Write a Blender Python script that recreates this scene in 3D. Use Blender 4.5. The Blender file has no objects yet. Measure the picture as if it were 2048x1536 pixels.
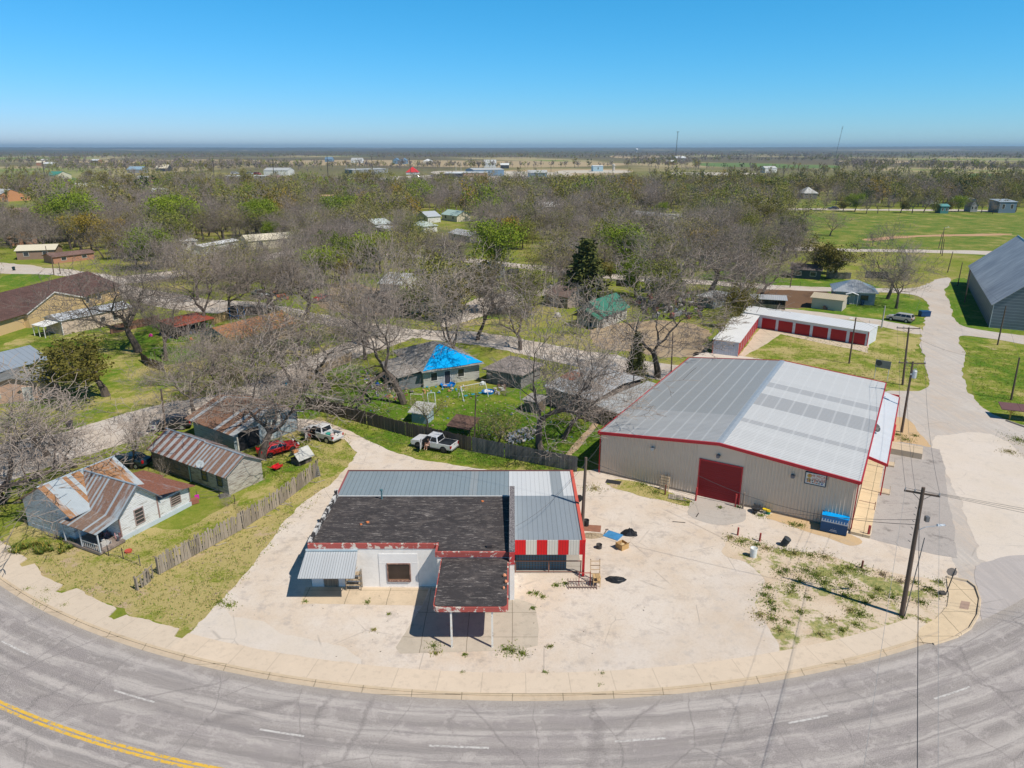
import bpy, bmesh, math, random
import numpy as np
from mathutils import Vector, Matrix
RND = random.Random(11)
FOC, HY, CH = 1420.0, 297.0, 34.0            # photo focal length (px), horizon row, camera height (m)
PITCH = math.atan((768 - HY) / FOC)
SC = bpy.context.scene
COL = SC.collection
rad = math.radians

def G(px, py, z=0.0):
    """where the ray through a photo pixel meets height z"""
    u, v = (px - 1024) / FOC, (py - 768) / FOC
    d = Vector((u, math.cos(PITCH) - v * math.sin(PITCH), -math.sin(PITCH) - v * math.cos(PITCH)))
    t = (z - CH) / d.z
    return Vector((d.x * t, d.y * t, z))

def HT(b, t):
    """height of something standing on ground pixel b whose top is at pixel t"""
    B = G(*b); r = math.hypot(B.x, B.y)
    u, v = (t[0] - 1024) / FOC, (t[1] - 768) / FOC
    d = Vector((u, math.cos(PITCH) - v * math.sin(PITCH), -math.sin(PITCH) - v * math.cos(PITCH)))
    return CH + d.z * r / math.hypot(d.x, d.y)

def px_of(p):
    """photo pixel of a world point"""
    x, y, z = p[0], p[1], p[2] - CH
    f = y * math.cos(PITCH) - z * math.sin(PITCH)
    if f < 1: return (-9999, -9999)
    up = y * math.sin(PITCH) + z * math.cos(PITCH)
    return (1024 + FOC * x / f, 768 - FOC * up / f)

def frame(A, B, z=0.0):
    a, b = G(A[0], A[1], z), G(B[0], B[1], z)
    d = b - a
    return Vector((a.x, a.y, 0)), math.atan2(d.y, d.x), math.hypot(d.x, d.y)

def loc_in(fr, px, py, z=0.0):
    """pixel at height z -> local coordinates of a frame"""
    o, an, _ = fr
    d = G(px, py, z) - o
    return Vector((d.x * math.cos(an) + d.y * math.sin(an), -d.x * math.sin(an) + d.y * math.cos(an), z))

# ---------------------------------------------------------------- mesh builder
class MB:
    def __init__(s): s.v, s.f, s.m, s.M, s.uv = [], [], [], None, None
    def add(s, vs, fs, mi=0):
        b = len(s.v)
        if s.M is not None: vs = [s.M @ Vector(v) for v in vs]
        s.v += [tuple(v) for v in vs]
        s.f += [tuple(i + b for i in f) for f in fs]
        s.m += [mi] * len(fs)
        return s
    def box(s, x0, x1, y0, y1, z0, z1, mi=0):
        return s.add([(x0,y0,z0),(x1,y0,z0),(x1,y1,z0),(x0,y1,z0),(x0,y0,z1),(x1,y0,z1),(x1,y1,z1),(x0,y1,z1)],
                     [(0,3,2,1),(4,5,6,7),(0,1,5,4),(1,2,6,5),(2,3,7,6),(3,0,4,7)], mi)
    def slab(s, pts, t=0.1, mi=0):
        """polygon seen from above counter-clockwise, thickened straight down"""
        n = len(pts); vs = [tuple(p) for p in pts] + [(p[0], p[1], p[2] - t) for p in pts]
        fs = [tuple(range(n)), tuple(range(2*n-1, n-1, -1))] + [(i, i+n, (i+1) % n + n, (i+1) % n) for i in range(n)]
        return s.add(vs, fs, mi)
    def prism(s, pts, z0, z1, mi=0):
        return s.slab([(p[0], p[1], z1) for p in pts], z1 - z0, mi)
    def extr(s, prof, y0, y1, mi=0):
        """profile in x,z extruded along y"""
        n = len(prof); vs = [(p[0], y0, p[1]) for p in prof] + [(p[0], y1, p[1]) for p in prof]
        return s.add(vs, [tuple(range(n)), tuple(range(2*n-1, n-1, -1))] + [(i, i+n, (i+1) % n + n, (i+1) % n) for i in range(n)], mi)
    def tube(s, pts, r, n=8, cap=True, mi=0):
        pts = [Vector(p) for p in pts]; k = len(pts)
        rs = r if isinstance(r, (list, tuple)) else [r] * k
        vs, fs = [], []
        t0 = (pts[1] - pts[0]).normalized()
        up = Vector((0,0,1)) if abs(t0.z) < .9 else Vector((1,0,0))
        for i, p in enumerate(pts):
            t = (pts[min(i+1,k-1)] - pts[max(i-1,0)]).normalized()
            a = t.cross(up).normalized(); b = t.cross(a).normalized()
            for j in range(n):
                w = 2*math.pi*j/n
                vs.append(p + (a*math.cos(w) + b*math.sin(w)) * rs[i])
        for i in range(k-1):
            for j in range(n):
                fs.append((i*n+j, i*n+(j+1) % n, (i+1)*n+(j+1) % n, (i+1)*n+j))
        if cap: fs += [tuple(range(n-1,-1,-1)), tuple(range((k-1)*n, k*n))]
        return s.add(vs, fs, mi)
    def lathe(s, prof, n=16, c=(0,0,0), mi=0, axis='z'):
        vs, fs = [], []
        for r, z in prof:
            for j in range(n):
                w = 2*math.pi*j/n
                x, y = r*math.cos(w), r*math.sin(w)
                vs.append({'z':(c[0]+x, c[1]+y, c[2]+z), 'y':(c[0]+x, c[1]+z, c[2]+y), 'x':(c[0]+z, c[1]+x, c[2]+y)}[axis])
        for i in range(len(prof)-1):
            for j in range(n):
                q = (i*n+j, i*n+(j+1) % n, (i+1)*n+(j+1) % n, (i+1)*n+j)
                fs.append(q if axis != 'y' else q[::-1])
        fs += [tuple(range(n-1,-1,-1)), tuple(range((len(prof)-1)*n, len(prof)*n))]
        return s.add(vs, fs, mi)
    def mesh(s, name, mats, smooth=False):
        me = bpy.data.meshes.new(name)
        me.from_pydata(s.v, [], s.f)
        for m in (mats if isinstance(mats, (list, tuple)) else [mats]): me.materials.append(m)
        if any(s.m): me.polygons.foreach_set('material_index', s.m)
        if smooth: me.polygons.foreach_set('use_smooth', [True]*len(s.f))
        if s.uv:
            l = me.uv_layers.new(name='UVMap')
            vi = np.zeros(len(me.loops), np.int32); me.loops.foreach_get('vertex_index', vi)
            l.data.foreach_set('uv', np.array(s.uv, np.float32)[vi].ravel())
        me.update()
        return me
    def build(s, name, mats, parent=None, label=None, smooth=False, loc=None, rz=0.0):
        o = bpy.data.objects.new(name, s.mesh(name, mats, smooth)); COL.objects.link(o)
        if parent is not None: o.parent = parent
        if loc is not None: o.location = loc
        if rz: o.rotation_euler = (0, 0, rz)
        if label: o['label'] = label
        return o

def tag(o, label=None, cat=None, group=None, kind=None):
    for k, v in (('label', label), ('category', cat), ('group', group), ('kind', kind)):
        if v: o[k] = v
    return o
def thing(name, label, cat, loc=(0,0,0), rz=0.0, group=None):
    o = bpy.data.objects.new(name, None); COL.objects.link(o)
    o.location = loc; o.rotation_euler = (0, 0, rz); o.empty_display_size = .3
    return tag(o, label, cat, group)
def copy_tree(o, parent=None):
    c = o.copy(); COL.objects.link(c); c.parent = parent
    for ch in list(o.children): copy_tree(ch, c)
    return c
def bevel(o, w=.02, seg=2):
    m = o.modifiers.new('bevel', 'BEVEL'); m.width = w; m.segments = seg; m.limit_method = 'ANGLE'; m.angle_limit = rad(35)
    return o

# ---------------------------------------------------------------- material builder
class NT:
    def __init__(s, name):
        s.mat = bpy.data.materials.new(name); s.mat.use_nodes = True
        s.t = s.mat.node_tree; s.b = s.t.nodes['Principled BSDF']; s._c = {}
        s.b.inputs['Specular IOR Level'].default_value = .3
    def n(s, typ, ins=None, **kw):
        nd = s.t.nodes.new(typ)
        for k, v in kw.items(): setattr(nd, k, v)
        for k, v in (ins or {}).items(): s.put(nd.inputs[k], v)
        return nd
    def put(s, sock, v):
        if isinstance(v, bpy.types.NodeSocket): s.t.links.new(v, sock)
        elif hasattr(sock.default_value, '__len__') and isinstance(v, (tuple, list)) and len(v) == 3 and len(sock.default_value) == 4: sock.default_value = (*v, 1)
        else: sock.default_value = v
    def co(s, kind='Object'):
        if kind not in s._c: s._c[kind] = s.n('ShaderNodeTexCoord').outputs[kind]
        return s._c[kind]
    def map(s, vec, scale=(1,1,1), rot=(0,0,0), loc=(0,0,0)):
        return s.n('ShaderNodeMapping', {'Vector': vec, 'Scale': scale, 'Rotation': rot, 'Location': loc}).outputs[0]
    def noise(s, scale=1, detail=4, vec=None, rough=.55, dist=0.0):
        return s.n('ShaderNodeTexNoise', {'Vector': vec or s.co(), 'Scale': scale, 'Detail': detail, 'Roughness': rough, 'Distortion': dist}).outputs[0]
    def vor(s, scale=1, vec=None, feature='F1', out=0):
        return s.n('ShaderNodeTexVoronoi', {'Vector': vec or s.co(), 'Scale': scale}, feature=feature).outputs[out]
    def ramp(s, fac, stops, interp='LINEAR'):
        nd = s.n('ShaderNodeValToRGB', {'Fac': fac}); r = nd.color_ramp; r.interpolation = interp
        while len(r.elements) < len(stops): r.elements.new(.5)
        for e, (p, c) in zip(r.elements, stops):
            e.position = p; e.color = (c, c, c, 1) if isinstance(c, (int, float)) else (*c, 1)
        return nd.outputs[0]
    def mix(s, fac, a, b, mode='MIX'):
        nd = s.n('ShaderNodeMix', data_type='RGBA', blend_type=mode)
        s.put(nd.inputs[0], fac); s.put(nd.inputs[6], a); s.put(nd.inputs[7], b)
        return nd.outputs[2]
    def m(s, op, a, b=0.0, c=0.0):
        nd = s.n('ShaderNodeMath', operation=op); s.put(nd.inputs[0], a); s.put(nd.inputs[1], b); s.put(nd.inputs[2], c)
        return nd.outputs[0]
    def sep(s, vec, i): return s.n('ShaderNodeSeparateXYZ', {0: vec}).outputs[i]
    def comb(s, x, y, z): return s.n('ShaderNodeCombineXYZ', {0: x, 1: y, 2: z}).outputs[0]
    def white(s, v): return s.n('ShaderNodeTexWhiteNoise', {'W': v}, noise_dimensions='1D').outputs[0]
    def done(s, color, rough=.8, metal=0.0, bump=None, bs=.3, bd=.05, spec=None):
        s.put(s.b.inputs['Base Color'], color); s.put(s.b.inputs['Roughness'], rough); s.put(s.b.inputs['Metallic'], metal)
        if spec is not None: s.b.inputs['Specular IOR Level'].default_value = spec
        if bump is not None:
            s.put(s.b.inputs['Normal'], s.n('ShaderNodeBump', {'Height': bump, 'Strength': bs, 'Distance': bd}).outputs[0])
        return s.mat
_MC = {}
def memo(fn):
    def w(*a, **k):
        key = (fn.__name__, repr(a), repr(sorted(k.items())))
        if key not in _MC: _MC[key] = fn(*a, **k)
        return _MC[key]
    return w
def mul(c, k): return tuple(min(1, x * k) for x in c)

@memo
def flat(col, rough=.7, metal=0.0, var=.18, scale=2.0, spec=.3):
    t = NT('painted')
    f = t.noise(scale, 5)
    return t.done(t.mix(f, mul(col, 1 - var), mul(col, 1 + var)), rough, metal, spec=spec)
@memo
def ribmetal(col, axis=0, pitch=.3, dirt=.15, dark=.75, rough=.45, metal=.35, rib=.18, seam=None, bands=()):
    """ribbed sheet metal; ribs repeat along the axis; bands = darker sheets (from, to) along the axis"""
    t = NT('ribbed_metal'); c = t.co(); x = t.sep(c, axis)
    fr = t.m('FRACT', t.m('DIVIDE', x, pitch))
    rb = t.m('LESS_THAN', fr, rib)
    sheet = t.white(t.m('FLOOR', t.m('DIVIDE', x, pitch * 3)))
    base = t.mix(t.m('MULTIPLY', sheet, .5), col, mul(col, .9))
    for a, b, colb in bands:
        k = t.m('MULTIPLY', t.m('GREATER_THAN', x, a), t.m('LESS_THAN', x, b))
        base = t.mix(k, base, colb)
    base = t.mix(t.m('MULTIPLY', rb, 1 - dark), base, (0.02, 0.02, 0.02))
    if seam:
        ax, sp, w, cs = seam
        y = t.m('FRACT', t.m('DIVIDE', t.sep(c, ax), sp))
        base = t.mix(t.m('MULTIPLY', t.m('LESS_THAN', y, w / sp), .35), base, cs)
    d = t.ramp(t.noise(.9, 6, rough=.65), [(.42, 0), (.75, 1)])
    base = t.mix(t.m('MULTIPLY', d, dirt), base, mul(col, .35))
    return t.done(base, rough, metal, bump=rb, bs=.5, bd=.03)
@memo
def rustroof(axis=0, pitch=.62, amount=.5, light=(.5,.53,.57), rust=(.23,.085,.035), spots=.5, alt=0.0):
    """old galvanised sheets, some rusted, each sheet running down the slope"""
    t = NT('rusty_tin'); c = t.co(); x = t.sep(c, axis)
    sh = t.m('FLOOR', t.m('DIVIDE', x, pitch)); wn = t.white(sh)
    if alt: wn = t.m('ADD', t.m('MULTIPLY', wn, 1 - alt), t.m('MULTIPLY', t.m('FRACT', t.m('MULTIPLY', sh, .5)), 2 * alt))
    fr = t.m('FRACT', t.m('DIVIDE', x, pitch / 4))
    sc = (1, .22, .22) if axis == 0 else (.22, 1, .22)
    nz = t.noise(2.2, 6, vec=t.map(c, sc), rough=.65)
    pn = t.m('ADD', t.m('MULTIPLY', wn, 1 - spots), t.m('MULTIPLY', nz, spots * 1.25))
    k = t.ramp(pn, [(max(0, .62 - amount * .42), 0), (min(.99, .72 - amount * .36), 1)])
    rc = t.mix(t.noise(3.5, 5), mul(rust, .6), mul(rust, 1.6))
    rc = t.mix(t.ramp(t.noise(6, 3), [(.55, 0), (.7, .5)]), rc, mul(light, .75))
    lt = t.mix(t.noise(1.3, 4), mul(light, .8), mul(light, 1.1))
    base = t.mix(k, lt, rc)
    seam = t.m('LESS_THAN', fr, .2)
    base = t.mix(t.m('MULTIPLY', seam, .35), base, (.03, .025, .025))
    return t.done(base, t.mix(k, (.45,)*3, (.9,)*3), 0.15, bump=seam, bs=.4, bd=.02)
@memo
def siding(col=(.62,.64,.66), worn=(.3,.27,.24), amount=.35, pitch=.16):
    t = NT('clapboard'); c = t.co(); z = t.sep(c, 2)
    fr = t.m('FRACT', t.m('DIVIDE', z, pitch))
    nz = t.noise(1.6, 7, vec=t.map(c, (.6, .6, 5)), rough=.7)
    k = t.ramp(nz, [(.62 - amount * .3, 0), (.72 - amount * .2, 1)])
    base = t.mix(k, t.mix(t.noise(.7), mul(col, .88), mul(col, 1.08)), worn)
    ln = t.m('LESS_THAN', fr, .14)
    base = t.mix(t.m('MULTIPLY', ln, .45), base, (.05, .05, .05))
    return t.done(base, .85, bump=fr, bs=.6, bd=.03)
@memo
def planks(col=(.2,.175,.15), axis=0, pitch=.14, var=.5, gap=.08):
    t = NT('weathered_planks'); c = t.co(); x = t.sep(c, axis)
    q = t.m('DIVIDE', x, pitch); wn = t.white(t.m('FLOOR', q)); fr = t.m('FRACT', q)
    nz = t.noise(4, 5, vec=t.map(c, (1.5, 1.5, .35)), rough=.7)
    v = t.m('ADD', t.m('MULTIPLY', wn, .55), t.m('MULTIPLY', nz, .6))
    base = t.mix(v, mul(col, 1 - var), mul(col, 1 + var))
    base = t.mix(t.m('MULTIPLY', t.m('LESS_THAN', fr, gap), .8), base, (.02, .017, .015))
    return t.done(base, .9, bump=fr, bs=.3, bd=.02)
@memo
def shingle(col, var=.3, scale=5.0, rot=0.0):
    t = NT('shingles'); c = t.co()
    b = t.n('ShaderNodeTexBrick', {'Vector': t.map(c, rot=(0,0,rot)), 'Scale': 1.0, 'Color1': mul(col, 1 - var * .6), 'Color2': mul(col, 1 + var * .6), 'Mortar': mul(col, .55), 'Mortar Size': .025, 'Brick Width': .5, 'Row Height': .22})
    k = t.ramp(t.noise(.6, 6, rough=.7), [(.35, .75), (.7, 1.2)])
    return t.done(t.mix(1.0, b.outputs[0], k, 'MULTIPLY'), .95, bump=t.noise(30, 2), bs=.2, bd=.01)
@memo
def tar_roof():
    t = NT('tar_roof'); c = t.co()
    a = t.noise(.75, 8, vec=t.map(c, (1.0, 1.7, 1)), rough=.72, dist=.4)
    b = t.noise(1.8, 8, vec=t.map(c, (.7, 3.4, 1)), rough=.78, dist=.6)
    base = t.mix(t.noise(.35, 3), (.03, .027, .028), (.072, .063, .064))
    base = t.mix(t.ramp(a, [(.5, 0), (.63, .65)]), base, (.14, .12, .112))
    base = t.mix(t.ramp(b, [(.555, 0), (.63, .8)]), base, (.38, .345, .32))
    return t.done(base, .9, bump=b, bs=.3, bd=.03)
@memo
def peel(col, under=(.62,.57,.5), amount=.4, scale=2.2):
    t = NT('peeling_paint'); c = t.co()
    k = t.ramp(t.noise(scale, 8, rough=.7), [(.64 - amount * .3, 0), (.66 - amount * .3, 1)])
    base = t.mix(k, t.mix(t.noise(1.3), mul(col, .8), mul(col, 1.15)), t.mix(t.noise(5), mul(under, .8), mul(under, 1.1)))
    return t.done(base, .85, bump=k, bs=.2, bd=.01)
@memo
def stucco(col, grime=.25):
    t = NT('plaster_wall'); c = t.co()
    g = t.ramp(t.noise(1.0, 8, rough=.7), [(.45, 0), (.75, 1)])
    base = t.mix(t.noise(.6, 3), mul(col, .93), mul(col, 1.05))
    base = t.mix(t.m('MULTIPLY', g, grime), base, mul(col, .55))
    v = t.ramp(t.noise(9, 5), [(.6, 0), (.75, .35)])
    base = t.mix(v, base, mul(col, .6))
    return t.done(base, .9, bump=t.noise(14, 4), bs=.15, bd=.02)
@memo
def glass(col=(.02,.025,.03)):
    t = NT('window_glass')
    return t.done(t.mix(t.noise(1.5), col, mul(col, 1.8)), .08, 0, spec=.6)
@memo
def carpaint(col):
    t = NT('car_paint')
    t.b.inputs['Coat Weight'].default_value = .6; t.b.inputs['Coat Roughness'].default_value = .08
    return t.done(t.mix(t.ramp(t.noise(4, 5), [(.5, 0), (.8, .25)]), col, mul(col, .7)), .35, .1)
def bark():
    t = NT('bark')
    return t.done(t.mix(t.noise(6, 5, vec=t.map(t.co(), (1,1,.25))), (.06,.047,.04), (.16,.13,.11)), .95)
# ================================================================ the ground
CX, CY, CR = 0.888, 115.007, 77.738           # centre and radius of the highway's inner kerb
def arc_pt(r, a, z=0.0): return Vector((CX + r*math.sin(a), CY - r*math.cos(a), z))
def ang_of(px, py):
    g = G(px, py); return math.atan2(g.x - CX, CY - g.y)

@memo
def grass_mat(dry=.5, bare=.22, lush=(.1,.195,.014), mid=(.225,.26,.034), straw=(.46,.38,.16), dirt=(.5,.38,.25)):
    t = NT('grass'); c = t.co()
    a = t.noise(.13, 6, rough=.62); b = t.noise(.6, 7, rough=.7); f = t.noise(4.5, 6, rough=.75)
    v = t.m('ADD', t.m('MULTIPLY', a, .55), t.m('ADD', t.m('MULTIPLY', b, .3), t.m('MULTIPLY', f, .25)))
    d = (dry - .5) * .3
    base = t.ramp(v, [(.47 - d, lush), (.545 - d, mid), (.61 - d, straw)])
    base = t.mix(t.ramp(t.noise(9, 4, rough=.8), [(.35, .35), (.5, 0)]), base, mul(lush, .55))
    k = t.ramp(t.m('ADD', t.m('MULTIPLY', t.noise(.22, 8, rough=.72, vec=t.map(c, loc=(31, 7, 2))), .8), t.m('MULTIPLY', f, .2)), [(.66 - bare * .35, 0), (.7 - bare * .35, 1)])
    base = t.mix(k, base, t.mix(f, mul(dirt, .8), mul(dirt, 1.15)))
    base = t.mix(t.ramp(t.noise(1.1, 6, vec=t.map(c, loc=(5, 1, 9)), rough=.75), [(.54, 0), (.64, .55)]), base, mul(straw, .8))
    return t.done(base, .95, bump=f, bs=.9, bd=.12, spec=.1)
@memo
def caliche(col=(.715,.64,.565), tan=(.64,.52,.4), grey=(.42,.37,.34), stain=.5, track=None, grit=.5):
    t = NT('pale_gravel'); c = t.co()
    a = t.noise(.16, 7, rough=.65); b = t.noise(.9, 8, rough=.72); f = t.noise(14, 4, rough=.8)
    base = t.mix(t.ramp(a, [(.4, 0), (.68, 1)]), col, tan)
    base = t.mix(t.ramp(b, [(.52, 0), (.66, .65)]), base, grey)
    st = t.ramp(t.noise(.33, 9, vec=t.map(c, loc=(9, 4, 1)), rough=.7), [(.585, 0), (.68, stain)])
    base = t.mix(st, base, mul(grey, .55))
    if track is not None:
        tr = t.noise(.8, 5, vec=t.map(c, (1.4, .07, 1), rot=(0, 0, track)), rough=.6, dist=.4)
        base = t.mix(t.ramp(tr, [(.4, .75), (.5, 0), (.58, .65)]), base, mul(grey, 1.05))
    cr = t.ramp(t.n('ShaderNodeTexVoronoi', {'Vector': t.map(c, loc=(2, 8, 0)), 'Scale': .23}, feature='DISTANCE_TO_EDGE').outputs[0], [(0, .55), (.012, 0)])
    base = t.mix(t.m('MULTIPLY', cr, t.ramp(t.noise(.2, 3), [(.5, 0), (.6, 1)])), base, mul(grey, .5))
    base = t.mix(t.ramp(f, [(.38, .6 * grit), (.5, 0), (.63, .35 * grit)]), base, mul(grey, .7))
    base = t.mix(t.ramp(t.noise(3.2, 5, vec=t.map(c, loc=(3, 3, 3)), rough=.8), [(.4, .3), (.5, 0), (.6, .3)]), base, mul(tan, .8))
    return t.done(base, .95, bump=f, bs=.35, bd=.04, spec=.1)
@memo
def concrete(col=(.66,.53,.38), joint=1.5):
    t = NT('concrete_walk'); uv = t.co('UV'); c = t.co()
    u = t.sep(uv, 0)
    j = t.m('LESS_THAN', t.m('FRACT', t.m('DIVIDE', u, joint)), .02)
    base = t.mix(t.noise(.25, 6, rough=.7), mul(col, .82), mul(col, 1.14))
    base = t.mix(t.ramp(t.noise(2.2, 8, rough=.75), [(.52, 0), (.66, .4)]), base, mul(col, .62))
    base = t.mix(t.m('MULTIPLY', t.white(t.m('FLOOR', t.m('DIVIDE', u, joint * 4))), .25), base, (.62, .55, .47))
    base = t.mix(t.m('MULTIPLY', j, .22), base, (.12, .09, .06))
    return t.done(base, .9, bump=t.noise(12, 4), bs=.2, bd=.02, spec=.15)
@memo
def slab_mat(col=(.6,.5,.38), grime=.5, scale=.5):
    t = NT('concrete_slab'); c = t.co()
    base = t.mix(t.noise(scale, 7, rough=.7), mul(col, .72), mul(col, 1.18))
    base = t.mix(t.ramp(t.noise(scale * 3, 8, rough=.75), [(.52, 0), (.74, grime)]), base, mul(col, .5))
    w_ = t.m('MULTIPLY', t.m('SUBTRACT', t.noise(.8, 3), .5), .12)
    for k, p in ((0, 3.3), (1, 2.9)): base = t.mix(t.m('MULTIPLY', t.m('LESS_THAN', t.m('FRACT', t.m('DIVIDE', t.m('ADD', t.sep(c, k), w_), p)), .018), .6), base, (.12,.1,.07))
    return t.done(base, .92, bump=t.noise(12, 4), bs=.2, bd=.02, spec=.15)
def highway_mat():
    t = NT('worn_asphalt'); uv = t.co('UV'); u, v = t.sep(uv, 0), t.sep(uv, 1)
    fine = t.noise(9, 5, vec=uv, rough=.8)
    wob = t.m('MULTIPLY', t.m('SUBTRACT', t.noise(.35, 4, vec=t.map(uv, loc=(5, 3, 0))), .5), .5)
    vv = t.m('ADD', v, wob)
    # long streaks of binder, wheel paths, patched spots and shrinkage cracks
    streak = t.noise(.9, 6, vec=t.comb(t.m('MULTIPLY', u, .05), t.m('MULTIPLY', vv, 1.7), 0), rough=.68)
    blot = t.noise(.55, 9, vec=t.comb(t.m('MULTIPLY', u, .42), t.m('MULTIPLY', v, 1.25), 3.0), rough=.72, dist=.3)
    path = t.m('ABSOLUTE', t.m('SINE', t.m('MULTIPLY', t.m('ADD', vv, .55), 1.72)))
    base = t.mix(t.noise(.12, 4, vec=uv), (.45,.41,.385), (.55,.505,.475))
    base = t.mix(t.ramp(streak, [(.45, 0), (.6, .85)]), base, (.225,.207,.203))
    base = t.mix(t.m('MULTIPLY', t.ramp(path, [(.5, 0), (1, 1)]), .65), base, (.24,.215,.205))
    base = t.mix(t.ramp(blot, [(.515, 0), (.53, .4), (.6, .6)]), base, (.27,.24,.24))
    base = t.mix(t.ramp(t.noise(.7, 7, vec=t.map(uv, loc=(40, 9, 0)), rough=.7), [(.54, 0), (.6, .5)]), base, (.55,.5,.475))
    cv = t.comb(t.m('MULTIPLY', t.m('ADD', u, t.m('MULTIPLY', wob, 2.2)), .16), t.m('MULTIPLY', v, .1), 0)
    cr = t.n('ShaderNodeTexVoronoi', {'Vector': cv, 'Scale': 1.0, 'Randomness': .8}, feature='DISTANCE_TO_EDGE').outputs[0]
    base = t.mix(t.ramp(cr, [(0, .5), (.003, .4), (.007, 0)]), base, (.14,.125,.125))
    ux_ = t.m('ADD', u, t.m('MULTIPLY', t.m('SUBTRACT', t.noise(.55, 6, vec=t.comb(t.m('MULTIPLY', u, .2), v, 6.0), rough=.7), .5), 3.2))
    tj = t.m('ABSOLUTE', t.m('SUBTRACT', t.m('FRACT', t.m('DIVIDE', ux_, 8.5)), .5))
    base = t.mix(t.m('MULTIPLY', t.ramp(tj, [(0, .75), (.008, .5), (.03, 0)]), t.ramp(t.noise(.3, 4, vec=t.map(uv, loc=(8, 2, 4))), [(.4, .15), (.6, 1)])), base, (.16,.145,.142))
    lj = t.m('ABSOLUTE', t.m('SUBTRACT', t.m('ADD', v, t.m('MULTIPLY', wob, .35)), 4.25))
    base = t.mix(t.m('MULTIPLY', t.ramp(lj, [(0, 1), (.3, 0)]), t.ramp(t.noise(.14, 3, vec=t.map(uv, loc=(3, 1, 7))), [(.42, 0), (.58, .65)])), base, (.16,.145,.15))
    base = t.mix(t.ramp(v, [(0, .75), (.9, 0)]), base, t.mix(fine, (.36,.32,.28), (.5,.44,.37)))
    base = t.mix(t.ramp(fine, [(.4, .6), (.5, 0), (.6, .45)]), base, (.17,.15,.145))
    base = t.mix(t.ramp(t.noise(22, 2, vec=uv), [(.5, 0), (.6, .5)]), base, (.58,.54,.51))
    return t.done(base, .9, bump=fine, bs=.25, bd=.02, spec=.2)

def fbm1(seed):
    r = random.Random(seed); ph = [(r.uniform(0, 9), r.uniform(0, 6.28)) for _ in range(24)]
    def f(s):
        return sum(math.sin(s * 2**(k*.5) * .35 + ph[k][1]) * .75**k for k in range(12)) / 2.2
    return f
def jagged(pts, amp=.35, step=.45, seed=1, closed=True):
    """subdivide a ground outline and let its edge wander"""
    out = []; f = fbm1(seed); f2 = fbm1(seed + 50); s = 0.0; r = random.Random(seed)
    n = len(pts)
    for i in range(n if closed else n - 1):
        a, b = pts[i], pts[(i+1) % n]; d = b - a; L = d.length
        if L < 1e-6: continue
        nx, ny = -d.y / L, d.x / L
        far = max(1.0, a.y / 70)
        k = max(1, int(L / (step * far)))
        for j in range(k):
            q = a + d * (j / k); w = amp * far * (f(s / far) + .5 * f2(s * 3.1 / far)) + r.gauss(0, amp * .18)
            out.append((q.x + nx*w, q.y + ny*w)); s += L / k
    return out
def sheet(name, px, z, mat, amp=.35, seed=None, kind='structure', smooth_pts=True, step=.45):
    pts = [G(*p) if not isinstance(p, Vector) else p for p in px]
    if smooth_pts:      # round the outline (closed Catmull-Rom)
        q, n = [], len(pts)
        for i in range(n):
            a, b, c, d = pts[i-1], pts[i], pts[(i+1) % n], pts[(i+2) % n]
            for k in range(5):
                t = k / 5
                q.append(((b*2) + (c-a)*t + (a*2-b*5+c*4-d)*t*t + (b*3-a-c*3+d)*t**3) * .5)
        pts = q
    out = jagged(pts, amp, step, seed if seed is not None else len(px) * 7 + int(px[0][0])) if amp else [(p.x, p.y) for p in pts]
    m = MB(); m.add([(x, y, z) for x, y in out], [tuple(range(len(out)))])
    o = m.build(name, mat)
    # faces must look up
    if o.data.polygons[0].normal.z < 0: o.data.flip_normals()
    return tag(o, kind=kind)
def band(name, r0, r1, a0, a1, z, mat, steps=160, kind='structure', thick=0.0, inner=None, both=False):
    m = MB(); uv = []
    cols = 2
    for i in range(steps + 1):
        a = a0 + (a1 - a0) * i / steps
        ri = r0 + (inner(a) if inner else 0)
        for r in (ri, r1 + (inner(a) if both else 0)):
            m.v.append(tuple(arc_pt(r, a, z))); uv.append((a * CR, r - CR))
    for i in range(steps):
        m.f.append((i*2, i*2+1, i*2+3, i*2+2)); m.m.append(0)
    if thick:
        b = len(m.v)
        m.v += [(x, y, z0 - thick) for x, y, z0 in m.v]; uv += uv
        for i in range(steps):
            for k, (p, q) in enumerate(((0, 2), (3, 1))): 
                m.f.append((i*2+p, i*2+q, i*2+q+b, i*2+p+b)); m.m.append(0)
    m.uv = uv
    o = m.build(name, mat)
    if o.data.polygons[0].normal.z < 0: o.data.flip_normals()
    return tag(o, kind=kind)

# base land: one sheet to the horizon
def terrain_mat():
    t = NT('land'); c = t.co()
    a = t.noise(.012, 6, rough=.6); b = t.noise(.09, 8, rough=.7); f = t.noise(1.2, 7, rough=.75)
    v = t.m('ADD', t.m('MULTIPLY', a, .35), t.m('ADD', t.m('MULTIPLY', b, .4), t.m('MULTIPLY', f, .32)))
    base = t.ramp(v, [(.42, (.1,.18,.018)), (.53, (.22,.25,.04)), (.62, (.38,.31,.13)), (.74, (.42,.33,.2))])
    base = t.mix(t.ramp(t.noise(8, 5, rough=.8), [(.36, .45), (.5, 0)]), base, (.05, .06, .012))
    dist = t.n('ShaderNodeVectorMath', {0: c}, operation='LENGTH').outputs['Value']
    far = t.ramp(t.m('DIVIDE', dist, 9000), [(.05, 0), (.16, 1)])
    fn = t.ramp(t.noise(.0013, 6, vec=t.map(c, (1, .5, 1)), rough=.55), [(.44, (.15,.13,.085)), (.52, (.2,.18,.09)), (.56, (.42,.34,.2)), (.62, (.2,.25,.07))])
    return t.done(t.mix(far, base, fn), 1.0, bump=f, bs=.8, bd=.12, spec=.05)
m = MB(); S = 42000.0
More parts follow.
